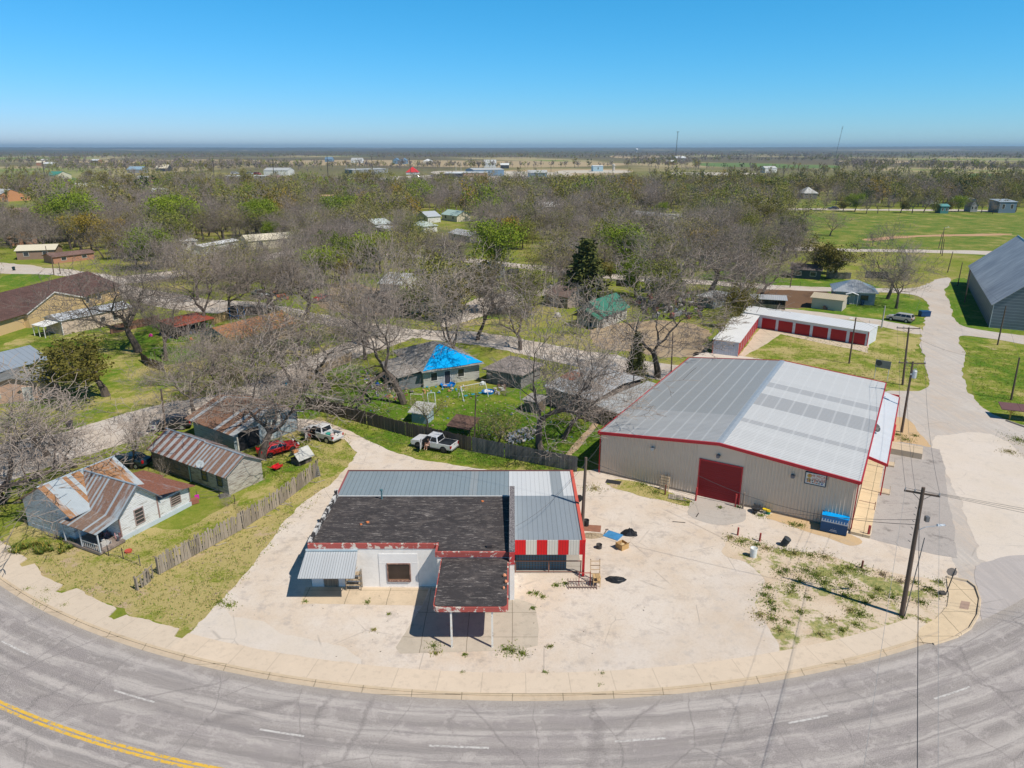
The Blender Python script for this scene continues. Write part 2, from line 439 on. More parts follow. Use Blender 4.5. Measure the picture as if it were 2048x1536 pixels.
m.add([(-S, -400, 0), (S, -400, 0), (S, S, 0), (-S, S, 0)], [(0, 1, 2, 3)])
tag(m.build('terrain', terrain_mat()), kind='structure')

LOTM = caliche()
# lawns and yards
LUSH = grass_mat(dry=.22, bare=.14); MIDG = grass_mat(dry=.55, bare=.12); DRYG = grass_mat(dry=.8, bare=.3)
lawn = lambda px, mat=MIDG, amp=.5, z=.004, name='lawn': sheet(name, px, z, mat, amp)
lawn([(0,1090),(60,1040),(180,1010),(330,1060),(480,1000),(640,960),(700,930),(640,1010),(560,1080),(510,1150),(440,1215),(385,1268),(250,1225),(120,1180),(0,1130)], grass_mat(dry=.72, bare=.3))
lawn([(520,940),(560,870),(640,830),(720,850),(780,880),(760,912),(700,935),(560,1000),(480,1010)], grass_mat(dry=.55, bare=.2), z=.007)
lawn([(590,830),(620,770),(700,730),(980,790),(1040,740),(1200,830),(1160,930),(960,900),(720,850)], LUSH)
lawn([(640,815),(720,835),(860,870),(980,900),(1110,930),(1150,950),(1060,955),(940,935),(830,912),(740,890),(660,850)], grass_mat(dry=.35, bare=.1), z=.009)
lawn([(1420,720),(1520,650),(1700,668),(1850,650),(1842,690),(1850,730),(1857,770),(1840,782),(1760,790),(1600,780)], grass_mat(dry=.58, bare=.08))
lawn([(1915,676),(2060,690),(2100,860),(1975,822),(1940,785),(1927,735)], grass_mat(dry=.4, bare=.12))
lawn([(1890,570),(1935,560),(1990,670),(1925,652),(1908,630)], LUSH, .3)
lawn([(1760,590),(1815,592),(1850,610),(1845,645),(1780,645),(1700,640),(1560,625),(1580,600)], LUSH, .3)
lawn([(1400,550),(1560,585),(1760,580),(1700,560),(1560,540)], LUSH, .5)
lawn([(0,700),(95,660),(260,640),(330,640),(420,690),(380,760),(330,810),(180,860),(0,890)], grass_mat(dry=.5, bare=.15), z=.006)
lawn([(300,640),(450,650),(420,700),(330,730),(270,700)], LUSH, .3, z=.01)
lawn([(560,640),(700,650),(760,670),(700,700),(620,720),(560,690)], grass_mat(dry=.5), .4)
lawn([(840,560),(1020,560),(1060,640),(960,650),(830,640)], grass_mat(dry=.55), .5)
lawn([(0,560),(60,535),(110,548),(0,582)], LUSH, .3)
# open fields to the right and far off
FIELD = grass_mat(dry=.4, bare=.04, lush=(.105,.185,.022), mid=(.2,.225,.04), straw=(.34,.3,.1))
sheet('meadow', [(1560,436),(1700,424),(2120,428),(2140,520),(1900,506),(1700,498),(1600,470)], .006, FIELD, .6)
sheet('meadow', [(1585,400),(1662,400),(1668,418),(1590,418)], .006, FIELD, .6)
DIRT = caliche(col=(.5,.3,.17), tan=(.55,.34,.2), grey=(.42,.3,.2), stain=.1)
sheet('dirt_track', [(1740,477),(1850,470),(2010,467),(2010,470),(1850,474),(1745,481)], .012, DIRT, .3)
TANF = flat((.42,.32,.18), .95, var=.12, scale=.02); GRNF = flat((.13,.2,.05), .95, var=.2, scale=.02); PALE = flat((.55,.49,.4), .95, var=.15, scale=.05)
YELF = flat((.27,.24,.07), .95, var=.3, scale=.02)
for i, (p, mt) in enumerate([([(560,322),(700,320),(1020,322),(1230,326),(1240,331),(1000,335),(740,331),(560,329)], TANF),
    ([(1024,340),(1240,338),(1260,345),(1180,352),(1024,350)], TANF), ([(1020,353),(1190,351),(1290,357),(1270,368),(1150,372),(1010,372)], YELF),
    ([(880,342),(1120,345),(1110,356),(900,352)], PALE), ([(1130,341),(1250,341),(1245,346),(1120,346)], PALE),
    ([(1350,345),(1500,346),(1490,350),(1360,350)], PALE), ([(1405,326),(1560,328),(1570,333),(1420,333)], GRNF),
    ([(1555,330),(1665,331),(1670,336),(1560,336)], GRNF), ([(1690,321),(1850,322),(1840,326),(1700,325)], TANF),
    ([(1850,324),(2010,324),(2040,329),(1860,328)], YELF), ([(180,321),(420,319),(560,322),(560,327),(180,326)], TANF),
    ([(118,358),(150,356),(156,372),(118,374)], GRNF), ([(1940,348),(1985,348),(1990,361),(1945,361)], GRNF), ([(600,362),(900,350),(1010,358),(980,372),(700,374)], PALE),
    ([(420,345),(520,350),(600,352),(590,360),(430,358)], YELF), ([(1190,300.8),(1320,301),(1310,303),(1190,303)], TANF), ([(1880,300.5),(2048,301),(2048,303),(1890,302.6)], TANF), ([(60,303.2),(250,303),(240,306),(70,306)], TANF),
    ([(1000,305.5),(1100,305.5),(1090,308),(1010,308)], TANF), ([(1230,311),(1310,311),(1310,316),(1230,316)], TANF)]):
    sheet('field', p, .05 + .02 * i, mt, 0)
# streets
GRAV = caliche(col=(.6,.55,.5), tan=(.56,.46,.36), grey=(.45,.42,.4), stain=.2)
street = lambda px, amp=.3, z=.012, mat=GRAV, name='street': sheet(name, px, z, mat, amp)
street([(-60,905),(120,865),(250,828),(330,808),(420,790),(520,760),(600,722),(680,690),(740,668),(790,660),(830,672),(760,700),(690,725),(600,765),(500,800),(420,825),(330,852),(240,890),(120,925),(-60,985)])
street([(215,562),(330,585),(420,598),(520,605),(640,628),(800,655),(960,665),(1110,690),(1250,715),(1440,745),(1440,775),(1330,760),(1220,745),(1100,720),(960,690),(800,672),(640,648),(520,632),(400,625),(300,612),(220,585)], z=.016)
street([(240,553),(360,540),(480,520),(570,500),(640,488),(700,484),(700,490),(640,497),(560,515),(470,532),(360,553),(250,568)], z=.02)
street([(-40,525),(80,533),(240,553),(220,566),(100,550),(-40,543)], z=.024)
street([(760,502),(900,514),(1010,524),(1160,540),(1290,553),(1440,562),(1560,571),(1760,577),(1760,584),(1560,580),(1440,572),(1290,563),(1160,550),(1010,533),(900,522),(760,511)], z=.028)
street([(1480,492),(1700,497),(1860,500),(2120,505),(2120,512),(1860,506),(1700,503),(1480,498)], z=.012)
street([(925,612),(960,595),(1020,580),(1080,580),(1110,570),(1110,585),(1050,600),(1000,622),(940,640),(890,655),(880,645)], z=.02)
street([(1560,417),(1700,417.5),(1960,420),(1960,423),(1700,420.5),(1560,420)], z=.03)
# the side street, the forecourt and the highway
SIDE = caliche(col=(.6,.555,.51), tan=(.56,.46,.37), grey=(.46,.43,.405), stain=.15, track=.25)
street([(1868,560),(1900,556),(1892,578),(1900,612),(1918,648),(1975,662),(2100,680),(2100,698),(2000,680),(1918,672),(1930,705),(1925,745),(1942,790),(1975,822),(2040,850),(2100,870),(2140,1200),(2130,1400),(2000,1320),(1930,1250),(1890,1150),(1760,1090),(1690,1000),(1735,830),(1765,784),(1838,782),(1858,765),(1850,728),(1842,690),(1846,652),(1858,622),(1850,600),(1810,588),(1740,584),(1740,576),(1830,576)], .16, .032, SIDE, 'side_street')
arcL = [arc_pt(CR - 2.38, ang_of(385,1262) + (ang_of(1880,1268) - ang_of(385,1262)) * i / 24) for i in range(25)]
lot = arcL + [G(*p) for p in [(1935,1200),(1900,1110),(1760,1085),(1690,1055),(1400,960),(1300,955),(1200,938),(1140,945),(1060,948),(960,938),(830,918),(770,898),(720,872),(650,842),(590,838),(575,828),(540,845),(600,862),(690,880),(716,905),(692,938),(650,978),(600,1012),(560,1052),(520,1112),(450,1195)]]
sheet('gravel_lot', lot, .036, LOTM, .16, smooth_pts=False)
WHITE = caliche(col=(.68,.61,.545), tan=(.65,.57,.48), grey=(.56,.51,.46), stain=.12, grit=.25)
arcW = lambda a, b: [arc_pt(CR - 2.42, ang_of(*a) + (ang_of(*b) - ang_of(*a)) * i / 8) for i in range(9)]
sheet('caliche_patch', arcW((388,1262), (722,1335)) + [G(*p) for p in [(722,1318),(690,1298),(640,1288),(585,1272),(520,1240),(470,1232),(450,1216),(420,1228)]], .041, WHITE, .22, smooth_pts=False)
sheet('caliche_patch', arcW((1090,1352), (1545,1310)) + [G(*p) for p in [(1560,1260),(1520,1220),(1530,1160),(1480,1130),(1400,1165),(1440,1205),(1380,1250),(1290,1262),(1230,1285),(1160,1300),(1150,1325)]], .041, caliche(col=(.685,.61,.54), tan=(.62,.51,.4), grey=(.5,.45,.41), stain=.4), .3, smooth_pts=False)
def weedy_sand():
    t = NT('weedy_sand'); c = t.co(); f = t.noise(9, 5, rough=.8); a = t.noise(.4, 6, rough=.65)
    base = t.mix(t.ramp(a, [(.4, 0), (.62, 1)]), (.68,.565,.44), (.6,.47,.34)); base = t.mix(t.ramp(f, [(.36, .5), (.5, 0), (.64, .3)]), base, (.4,.32,.24))
    k = t.m('ADD', t.m('MULTIPLY', t.noise(.38, 4, vec=t.map(c, loc=(12, 3, 1)), rough=.6), .6), t.m('ADD', t.m('MULTIPLY', t.noise(1.7, 6, rough=.75), .3), t.m('MULTIPLY', f, .12)))
    base = t.mix(t.ramp(k, [(.51, 0), (.55, .85)]), base, t.mix(t.ramp(t.noise(2.5, 5, rough=.8), [(.42, 0), (.58, 1)]), (.13,.18,.025), (.34,.32,.1)))
    return t.done(base, .95, bump=f, bs=.5, bd=.06, spec=.1)
SAND = weedy_sand()
sheet('sandy_corner', [(1455,1082),(1480,1075),(1560,1100),(1640,1108),(1720,1130),(1800,1150),(1880,1165),(1895,1200),(1890,1230),(1840,1262),(1760,1285),(1660,1308),(1570,1325),(1560,1290),(1530,1240),(1505,1205),(1530,1165),(1500,1130),(1450,1110)], .045, SAND, .2)
sheet('sand_strip', [(1560,1022),(1600,1028),(1720,1078),(1700,1092),(1640,1070),(1560,1045),(1530,1035)], .045, caliche(col=(.62,.44,.25), tan=(.6,.42,.24), grey=(.5,.4,.3), stain=.1), .15)
sheet('sand_strip', [(1770,838),(1815,838),(1850,880),(1855,895),(1790,885),(1765,865)], .045, caliche(col=(.62,.44,.25), tan=(.6,.42,.24), grey=(.5,.4,.3), stain=.1), .15)
sheet('weedy_verge', [(1215,962),(1260,962),(1340,985),(1390,1005),(1370,1012),(1300,995),(1225,975)], .045, grass_mat(dry=.55, bare=.3), .2)
ASPH = caliche(col=(.47,.435,.41), tan=(.45,.41,.385), grey=(.31,.285,.27), stain=.9, grit=1.0)
sheet('asphalt_pad', [(1766,886),(1800,884),(1840,890),(1880,900),(1892,960),(1904,1040),(1915,1118),(1868,1110),(1822,1099),(1780,1088),(1740,1078),(1750,1000),(1757,940)], .047, ASPH, .12, smooth_pts=False)
sheet('asphalt_pad', [(1392,995),(1478,1010),(1492,1040),(1440,1052),(1380,1030)], .047, caliche(col=(.5,.46,.42), tan=(.48,.42,.36), grey=(.38,.35,.33), stain=.6), .2)
sheet('white_caliche', [(1865,880),(1980,870),(2060,930),(2120,1130),(1962,1124),(1950,1080),(1925,1010),(1895,960)], .04, WHITE, .25)
sheet('intersection', [(1962,1126),(2110,1128),(2140,1420),(2000,1330),(1890,1290),(1950,1255),(1962,1215),(1952,1175)], .05, caliche(col=(.5,.46,.445), tan=(.5,.45,.42), grey=(.4,.37,.36), stain=.3, track=.9), .15)
# concrete pads round the old store
SLAB = slab_mat()
sheet('concrete_pad', [(612,1175),(800,1176),(858,1178),(845,1212),(720,1210),(628,1208),(600,1210)], .0405, slab_mat((.62,.5,.36)), .03, smooth_pts=False)
sheet('concrete_pad', [(845,1212),(862,1176),(1030,1198),(1040,1200),(1070,1210),(1078,1260),(1075,1292),(1030,1302),(800,1308),(792,1296)], .046, slab_mat((.52,.455,.37), .6), .03, smooth_pts=False)
sheet('garden_plot', [(1525,574),(1640,578),(1660,602),(1612,615),(1520,612),(1512,592)], .02, caliche(col=(.17,.1,.06), tan=(.2,.12,.07), grey=(.14,.09,.06), stain=.1, track=1.3), .15)
sheet('dirt_yard', [(1180,660),(1290,640),(1400,655),(1420,690),(1360,715),(1260,705),(1190,690)], .02, caliche(col=(.42,.33,.22), tan=(.38,.27,.17), grey=(.34,.28,.2)), .6)
sheet('dirt_yard', [(660,565),(740,575),(800,600),(780,630),(700,625),(640,610)], .034, caliche(col=(.36,.27,.17), tan=(.33,.23,.14), grey=(.3,.25,.19)), .6)
sheet('storage_apron', [(1522,654),(1545,654),(1738,690),(1735,706),(1560,668),(1530,690),(1490,712),(1478,712)], .02, SLAB, .1, smooth_pts=False)
sheet('storage_apron', [(1390,705),(1450,708),(1540,722),(1500,735),(1400,720)], .02, WHITE, .1)
sheet('driveway', [(1560,618),(1640,625),(1760,640),(1835,655),(1840,668),(1800,662),(1700,640),(1560,628)], .024, GRAV, .2)
sheet('garden_path', [(1128,912),(1190,842),(1202,842),(1140,915)], .02, caliche(col=(.5,.37,.24), tan=(.48,.35,.22)), .08)

HW = highway_mat()
A0, A1 = rad(-85), rad(64)
band('highway', CR, CR + 26, A0, A1, .06, HW, 240)
CON = concrete((.66,.545,.425), 3.0)
fr1 = fbm1(5)
aL, aLot, aR = rad(-60), ang_of(385,1262), ang_of(1880,1268)
band('sidewalk', CR - 2.42, CR - .5, aLot, aR, .11, CON, 120, thick=.1)
band('sidewalk', CR - 2.7, CR - .5, aL, aLot, .11, concrete((.62,.52,.41), 2.4), 150, thick=.1, inner=lambda a: .45 * fr1(a * 60) + (.9 if math.sin(a * 70) > .86 else 0))
band('kerb', CR - .499, CR - .3, rad(-85), aR, .13, slab_mat((.6,.48,.34), .4), 200, thick=.12)
band('gutter', CR - .299, CR + .12, rad(-85), aR, .066, slab_mat((.58,.47,.35), .5), 200)
# the rounded street corner with its kerb ramp
def corner_ring(off):
    base = [(1880,1268),(1915,1256),(1938,1238),(1950,1215),(1950,1190),(1942,1172),(1925,1162),(1900,1158)]
    return [G(*p) for p in base]
o = sheet('sidewalk', [(1862,1289),(1878,1284),(1908,1274),(1935,1257),(1950,1232),(1954,1200),(1946,1178),(1930,1166),(1893,1158),(1896,1190),(1893,1215),(1870,1240),(1840,1258),(1828,1285)], .112, slab_mat((.68,.54,.37), .35), .03, smooth_pts=False)
m = MB()
pts = [G(*p) for p in [(1866,1290),(1880,1286),(1911,1276),(1939,1259),(1955,1232),(1959,1200),(1951,1176),(1934,1163),(1893,1155)]]
m.tube([(p.x, p.y, .07) for p in pts], .11, 6); tag(m.build('kerb', slab_mat((.6,.48,.34), .4)), kind='structure')
q = [G(*p) for p in [(1922,1204),(1940,1207),(1936,1222),(1918,1219)]]
m = MB(); m.slab([(p.x, p.y, .125) for p in q][::-1], .01); tag(m.build('tactile_paving', flat((.4,.28,.22), .9)), kind='structure')
# painted lines
WL, YL = peel((.6,.58,.56), (.4,.37,.355), .42, 7), peel((.74,.46,.06), (.36,.32,.28), .3, 5)
for (p, q) in [((-90,1250),(60,1310)), ((230,1381),(308,1407)), ((520,1460),(608,1474)), ((857,1494),(978,1496)), ((1230,1486),(1330,1476)), ((1576,1447),(1656,1433)), ((1862,1394),(1946,1380))]:
    a, b = ang_of(*p), ang_of(*q)
    r = ((G(*p) - Vector((CX, CY, 0))).length + (G(*q) - Vector((CX, CY, 0))).length) / 2
    if p[0] < 0: r = CR + 3.6; a = b - rad(2.3)
    band('lane_line', r - .07, r + .07, a, b, .064, WL, 8)
for r in (7.2, 7.5): band('centre_line', CR + r - .03, CR + r + .17, rad(-70), rad(60), .064, YL, 160, inner=lambda a: 75 * max(0, a - .19)**1.5, both=True)
# ================================================================ building helpers
def ray_at(fr, px, py, axis, val):
    """point on a pixel's ray where the frame's local x (0) or y (1) equals val"""
    a, b = loc_in(fr, px, py, 0), loc_in(fr, px, py, 10)
    t = (val - a[axis]) / (b[axis] - a[axis])
    return a + (b - a) * t
def eframe(A, B, C, z):
    """frame, width and depth from three roof corners (pixels) at height z: front-left, front-right, one back corner"""
    fr = frame(A, B, z)
    return fr, fr[2], loc_in(fr, C[0], C[1], z).y
def wallM(face, W, D):
    return {'f': Matrix(((1,0,0,0),(0,-1,0,0),(0,0,1,0),(0,0,0,1))),
            'b': Matrix(((-1,0,0,W),(0,1,0,D),(0,0,1,0),(0,0,0,1))),
            'r': Matrix(((0,1,0,W),(1,0,0,0),(0,0,1,0),(0,0,0,1))),
            'l': Matrix(((0,-1,0,0),(-1,0,0,D),(0,0,1,0),(0,0,0,1)))}[face]
GLASS = glass()
WOODW = flat((.62,.6,.56), .7)
def opening(par, name, face, W, D, u0, u1, z0, z1, fm=None, pm=None, w=.09, pane='pane', bars=0):
    m = MB(); m.M = wallM(face, W, D); fm = fm or WOODW
    m.box(u0-w, u0, 0, .06, z0-w, z1+w); m.box(u1, u1+w, 0, .06, z0-w, z1+w)
    m.box(u0, u1, 0, .06, z1, z1+w); m.box(u0, u1, 0, .075, z0-w, z0)
    for k in range(bars):
        zz = z0 + (z1-z0)*(k+1)/(bars+1); m.box(u0, u1, .021, .05, zz-.035, zz+.035)
    f = m.build(name, fm, par)
    p = MB(); p.M = wallM(face, W, D); p.box(u0, u1, .001, .02, z0, z1); p.build(pane, pm or GLASS, f)
    return f
def gable_walls(par, W, D, eave, ridge, axis, mat, y0=0.0, x0=0.0, name='wall', t=.15, z0=0.0):
    m = MB(); h = ridge
    if axis == 'y': m.extr([(x0,z0),(x0+W,z0),(x0+W,eave),(x0+W/2,h),(x0,eave)], y0, y0+D)
    elif axis == 'x':
        m.M = Matrix(((0,1,0,x0),(1,0,0,y0),(0,0,1,0),(0,0,0,1)))
        m.extr([(0,z0),(D,z0),(D,eave),(D/2,h),(0,eave)], 0, W)
    else: m.box(x0, x0+W, y0, y0+D, z0, eave)
    return m.build(name, mat, par)
def gable_roof(par, W, D, eave, ridge, axis, mat, oh=.35, t=.09, y0=0.0, x0=0.0, name='roof', cap=None, ohg=None):
    ohg = oh if ohg is None else ohg
    m = MB(); e = .03
    if axis == 'y':
        s = (ridge - eave) / (W/2); zl = eave - s*oh + e; zr = ridge + e; xm = x0 + W/2
        ya, yb = y0 - ohg, y0 + D + ohg
        m.slab([(x0-oh, ya, zl), (xm, ya, zr), (xm, yb, zr), (x0-oh, yb, zl)], t)
        m.slab([(xm, ya, zr), (x0+W+oh, ya, zl), (x0+W+oh, yb, zl), (xm, yb, zr)], t)
        cp = [(xm, ya-.02, zr+.015), (xm, yb+.02, zr+.015)]
    else:
        s = (ridge - eave) / (D/2); zl = eave - s*oh + e; zr = ridge + e; ym = y0 + D/2
        xa, xb = x0 - ohg, x0 + W + ohg
        m.slab([(xa, y0-oh, zl), (xb, y0-oh, zl), (xb, ym, zr), (xa, ym, zr)], t)
        m.slab([(xa, ym, zr), (xb, ym, zr), (xb, y0+D+oh, zl), (xa, y0+D+oh, zl)], t)
        cp = [(xa-.02, ym, zr+.015), (xb+.02, ym, zr+.015)]
    r = m.build(name, mat, par)
    if cap:
        c = MB(); c.tube(cp, .09, 6); c.build('ridge_cap', cap, r)
    return r
def hip_roof(par, W, D, eave, ridge, mat, oh=.4, name='roof', rl=None):
    """hip roof; rl = ridge length (0 gives a pyramid)"""
    rl = max(0, abs(W - D)) if rl is None else rl
    x0, x1, y0, y1 = -oh, W+oh, -oh, D+oh
    if W >= D: a, b = (W/2 - rl/2, D/2, ridge), (W/2 + rl/2, D/2, ridge)
    else: a, b = (W/2, D/2 - rl/2, ridge), (W/2, D/2 + rl/2, ridge)
    z = eave - .05
    vs = [(x0,y0,z),(x1,y0,z),(x1,y1,z),(x0,y1,z), a, b, (x0,y0,z-.15),(x1,y0,z-.15),(x1,y1,z-.15),(x0,y1,z-.15)]
    if W >= D: fs = [(0,1,5,4),(1,2,5),(2,3,4,5),(3,0,4)]
    else: fs = [(0,1,4),(1,2,5,4),(2,3,5),(3,0,4,5)]
    fs += [(6,7,1,0),(7,8,2,1),(8,9,3,2),(9,6,0,3),(9,8,7,6)]
    m = MB(); m.add(vs, fs)
    return m.build(name, mat, par)
def shed_roof(par, pts, mat, t=.08, name='roof'):
    m = MB(); m.slab(pts, t); return m.build(name, mat, par)
def post(par, x, y, z0, z1, w, mat, name='post'):
    m = MB(); m.box(x-w/2, x+w/2, y-w/2, y+w/2, z0, z1); return m.build(name, mat, par)

# ================================================================ old filling-station store
RED = (.5,.02,.025); REDM = flat(RED, .5, .1, .08)
fr = frame((625,1173.5), (875,1173.5))
t = store = thing('store_building', 'vacant white flat-roofed store with black tar roof, peeling red fascia and post-held canopy', 'store', fr[0], fr[1])
WH = stucco((.84,.81,.77), .45); FASC = peel((.42,.095,.08), (.68,.6,.52), .3, 1.5); WHP = peel((.7,.68,.64), (.3,.26,.24), .25, 2.5); TAR = tar_roof()
zf = 4.02
m = MB(); m.box(0, 10.45, 0, 9.35, 0, 3.32); m.add([(0,0,3.32),(10.45,0,3.32),(10.45,9.35,3.32),(0,9.35,3.32),(0,0,3.9),(10.45,0,3.9),(10.45,9.35,3.34),(0,9.35,3.34)], [(0,1,5,4),(1,2,6,5),(2,3,7,6),(3,0,4,7)])
m.box(10.45, 16.1, -1.3, 9.35, 0, 3.3); m.box(10.45, 16.1, -1.3, -1.1, 3.3, 3.9)
m.build('wall', WH, t)
m = MB()
m.slab([(.2,.12,3.93),(10.5,.12,3.93),(10.5,-1.2,4.0),(16.1,-1.2,4.0),(16.1,9.4,3.37),(.2,9.4,3.37)], .06)
m.build('roof', TAR, t)
m = MB(); m.box(-.04, 10.3, -.05, .11, 3.58, zf); m.box(10.28, 10.44, -1.35, .11, 3.62, 4.06); m.box(10.44, 16.1, -1.38, -1.21, 3.62, 4.08)
m.build('fascia', FASC, t)
m = MB()   # stepped side parapet with flaking whitewash
for a, b, z in ((.115, 3.1, 4.16), (3.1, 6.4, 4.0), (6.4, 9.0, 3.86), (9.0, 9.35, 4.1)): m.box(-.06, .2, a, b, 3.3, z)
m.build('parapet', peel((.6,.58,.55), (.05,.045,.045), .5, 1.2), t)
m = MB(); m.box(16.12, 16.5, -1.85, 9.1, 0, 4.42); m.build('pier', WH, t)
m = MB(); m.box(16.08, 16.54, -1.88, 9.14, 4.42, 4.55); m.build('parapet', peel((.1,.09,.1), (.3,.28,.28), .5, 14), t)
m = MB(); m.box(16.1, 16.52, -1.9, -1.86, 3.3, 4.38); m.build('fascia', peel((.5,.06,.06), (.68,.62,.55), .35, 2), t)
# canopy over the old pumps
m = MB()
def rounded(x0, x1, y0, y1, r):
    o = []
    for cx, cy, a0 in ((x0+r, y0+r, 180), (x1-r, y0+r, 270)):
        for k in range(5): w = rad(a0 + k*22.5); o.append((cx + r*math.cos(w), cy + r*math.sin(w)))
    return o + [(x1, y1), (x0, y1)]
m.prism(rounded(10.75, 16.05, -7.62, -1.385, .35), 3.12, 3.5); cn = m.build('canopy', FASC, t)
m = MB(); m.prism(rounded(10.85, 15.95, -7.52, -1.385, .33), 3.505, 3.56); m.build('canopy_roof', TAR, cn)
m = MB()
for k in range(9): m.lathe([(.05 + .03*(k % 3), 0), (.03, .08)], 7, (10.9 + RND.random()*.1, -7 + k*.62, 3.56))
for x in (12.0, 14.9): post(t, x, -7.45, 0, 3.12, .13, peel((.8,.77,.7), (.4,.25,.17), .15, 5), 'canopy_post')
# front door, window and awning
W_, D_ = 10.45, 9.35
hz = lambda y, x=800: HT((x, 1173.5), (x, y))
ux = lambda px: loc_in(fr, px, 1173.5).x
surr = MB(); surr.M = wallM('f', W_, D_); surr.box(ux(761), ux(838), .002, .045, .02, hz(1107)); surr.box(ux(762), ux(838), .046, .056, hz(1125)-.02, hz(1125)+.02)
surr.build('window_surround', stucco((.82,.8,.78), .15), t)
f = MB(); f.M = wallM('f', W_, D_); a, b, z0, z1 = ux(779), ux(821), hz(1159), hz(1127)
f.box(a-.1, a, .04, .13, z0-.12, z1+.08); f.box(b, b+.1, .04, .13, z0-.12, z1+.08); f.box(a, b, .04, .13, z1, z1+.08); f.box(a, b, .04, .17, z0-.12, z0)
f = f.build('window', peel((.2,.11,.09), (.4,.26,.2), .4, 6), t)
p = MB(); p.M = wallM('f', W_, D_); p.box(a, b, .046, .062, z0, z1); p.build('pane', flat((.05,.035,.028), .3, var=.6, scale=1.2), f)
p = MB(); p.M = wallM('f', W_, D_); p.box(a, b, .063, .068, z0, z0+.1); p.build('pane', flat((.35,.2,.12), .8, var=.4), f)
d = MB(); d.M = wallM('f', W_, D_); d.box(1.0, 2.15, .002, .06, .05, 2.05); d.build('door', planks((.24,.18,.13), 0, .2), t)
for q in ((.02,.95),(2.2,3.1)): d = MB(); d.M = wallM('f', W_, D_); d.box(q[0], q[1], .002, .04, .05, 2.2); d.build('wall_panel', stucco((.72,.72,.72), .1), t)
AW = ribmetal((.62,.64,.65), 0, .2, .05, .55, .4, .3)
m = MB(); m.slab([(-.3,-2.42,2.42),(4.1,-2.42,2.42),(3.95,-.06,3.42),(-.2,-.06,3.42)], .05); aw = m.build('awning', AW, t)
m = MB(); m.box(-.2, 3.95, -.2, -.052, 3.43, 3.58); m.build('flashing', flat((.55,.66,.72), .4, .4), aw)
for x in (-.1, 3.8):
    m = MB(); m.tube([(x, -2.3, 2.36), (x, -.06, 1.9)], .03, 6); m.build('brace', flat((.3,.25,.2)), aw)
# roof odds and ends
m = MB(); m.tube([(4.35,8.75,3.4),(4.35,8.75,4.25)], .07, 10); m.tube([(4.35,8.75,4.25),(4.35,8.75,4.4)], .13, 10); m.build('vent_pipe', flat((.12,.25,.28), .5, .3), t)
m = MB(); m.box(14.3,14.7,-.6,-.3,3.97,4.2); m.tube([(14.7,-.4,4.1),(15.3,-.7,4.05)], .03, 5); m.build('roof_vent', flat((.06,.05,.05)), t)
# shaded shopfront under the canopy
for a, b in ((10.9, 13.0), (13.25, 15.6)):
    g = MB(); g.box(a-.08, b+.08, -1.36, -1.305, .5, 2.7); g = g.build('window', WHP, t)
    p = MB(); p.box(a, b, -1.375, -1.362, .6, 2.6); p.build('pane', GLASS, g)
for i, (x, y, s) in enumerate(((4.0,3.9,.2),(3.5,3.5,.13),(13.6,8.2,.16))):
    m = MB(); zr = 3.93 - y*.06
    m.prism([(x + s*math.cos(k)*(.7+.3*math.sin(3*k+i)), y + s*.7*math.sin(k)) for k in [j*.9 for j in range(7)]], zr+.005, zr+.09)
    tag(m.build('roof_scrap', flat((.7,.22,.08), .8), None, None, loc=fr[0], rz=fr[1]), ['large orange scrap near the middle of the black tar roof', 'small orange scrap near the middle of the black tar roof', 'orange scrap near the rear edge of the black tar roof'][i], 'scrap')
for i, (x, y, s) in enumerate(((15.75,-3.9,.16),(15.85,-4.7,.12),(15.7,-5.5,.1))):
    m = MB(); m.lathe([(s*.7,0),(s,.1),(s*.6,.2)], 6, (x, y, 3.565)); tag(m.build('roof_brick', flat((.72,.3,.16), .85, var=.3), loc=fr[0], rz=fr[1]), ['largest orange lump on the right edge of the canopy roof', 'middle orange lump on the right edge of the canopy roof', 'front orange lump on the right edge of the canopy roof'][i], 'brick')

# ---------------------------------------------------------------- red-trimmed metal shed round the back and side
t = thing('metal_carport', 'grey metal-roofed carport with red trim and red and white striped front', 'carport', fr[0], fr[1])
GB = ribmetal((.36,.43,.46), 0, .42, .12, .6, .4, .35, .1, bands=((12.3,13.0,(.42,.46,.47)),))
m = MB()
m.slab([(.1,9.42,3.36),(16.0,9.42,3.36),(16.0,14.5,3.5),(.1,14.5,3.5)], .06)
r = m.build('roof', GB, t)
GW = ribmetal((.75,.77,.78), 0, .42, .03, .7, .4, .2, .08, bands=((20.0,21.1,(.36,.4,.43)),))
m = MB(); m.slab([(16.01,9.3,3.44),(22.1,9.3,3.44),(22.1,14.5,3.5),(16.01,14.5,3.5)], .06); m.build('roof', GW, t)
GG = ribmetal((.4,.45,.49), 0, .42, .08, .6, .4, .35, .09)
m = MB(); m.slab([(16.55,1.55,3.35),(22.1,1.55,3.35),(22.1,9.32,3.46),(16.55,9.32,3.46)], .06); m.build('roof', GG, t)
TRM = flat((.68,.13,.09), .45, .1, .08)
m = MB(); m.slab([(22.1,1.5,3.46),(22.38,1.5,3.46),(22.38,14.55,3.6),(22.1,14.55,3.6)], .22); m.build('edge_trim', TRM, t)
m = MB(); m.slab([(-.06,9.42,3.42),(.1,9.42,3.42),(.1,14.55,3.56),(-.06,14.55,3.56)], .2); m.build('edge_trim', flat((.3,.1,.1), .5), t)
m = MB(); m.box(-.06, 22.38, 14.55, 14.65, 3.3, 3.58); m.build('edge_trim', flat((.2,.09,.08), .5), t)
m = MB(); m.box(-.05, 16.0, 9.36, 9.42, 3.36, 3.43); m.build('flashing', flat((.75,.75,.74), .5), t)
xs = [16.54, 17.45, 18.35, 19.22, 20.1, 20.98, 21.86, 22.36]
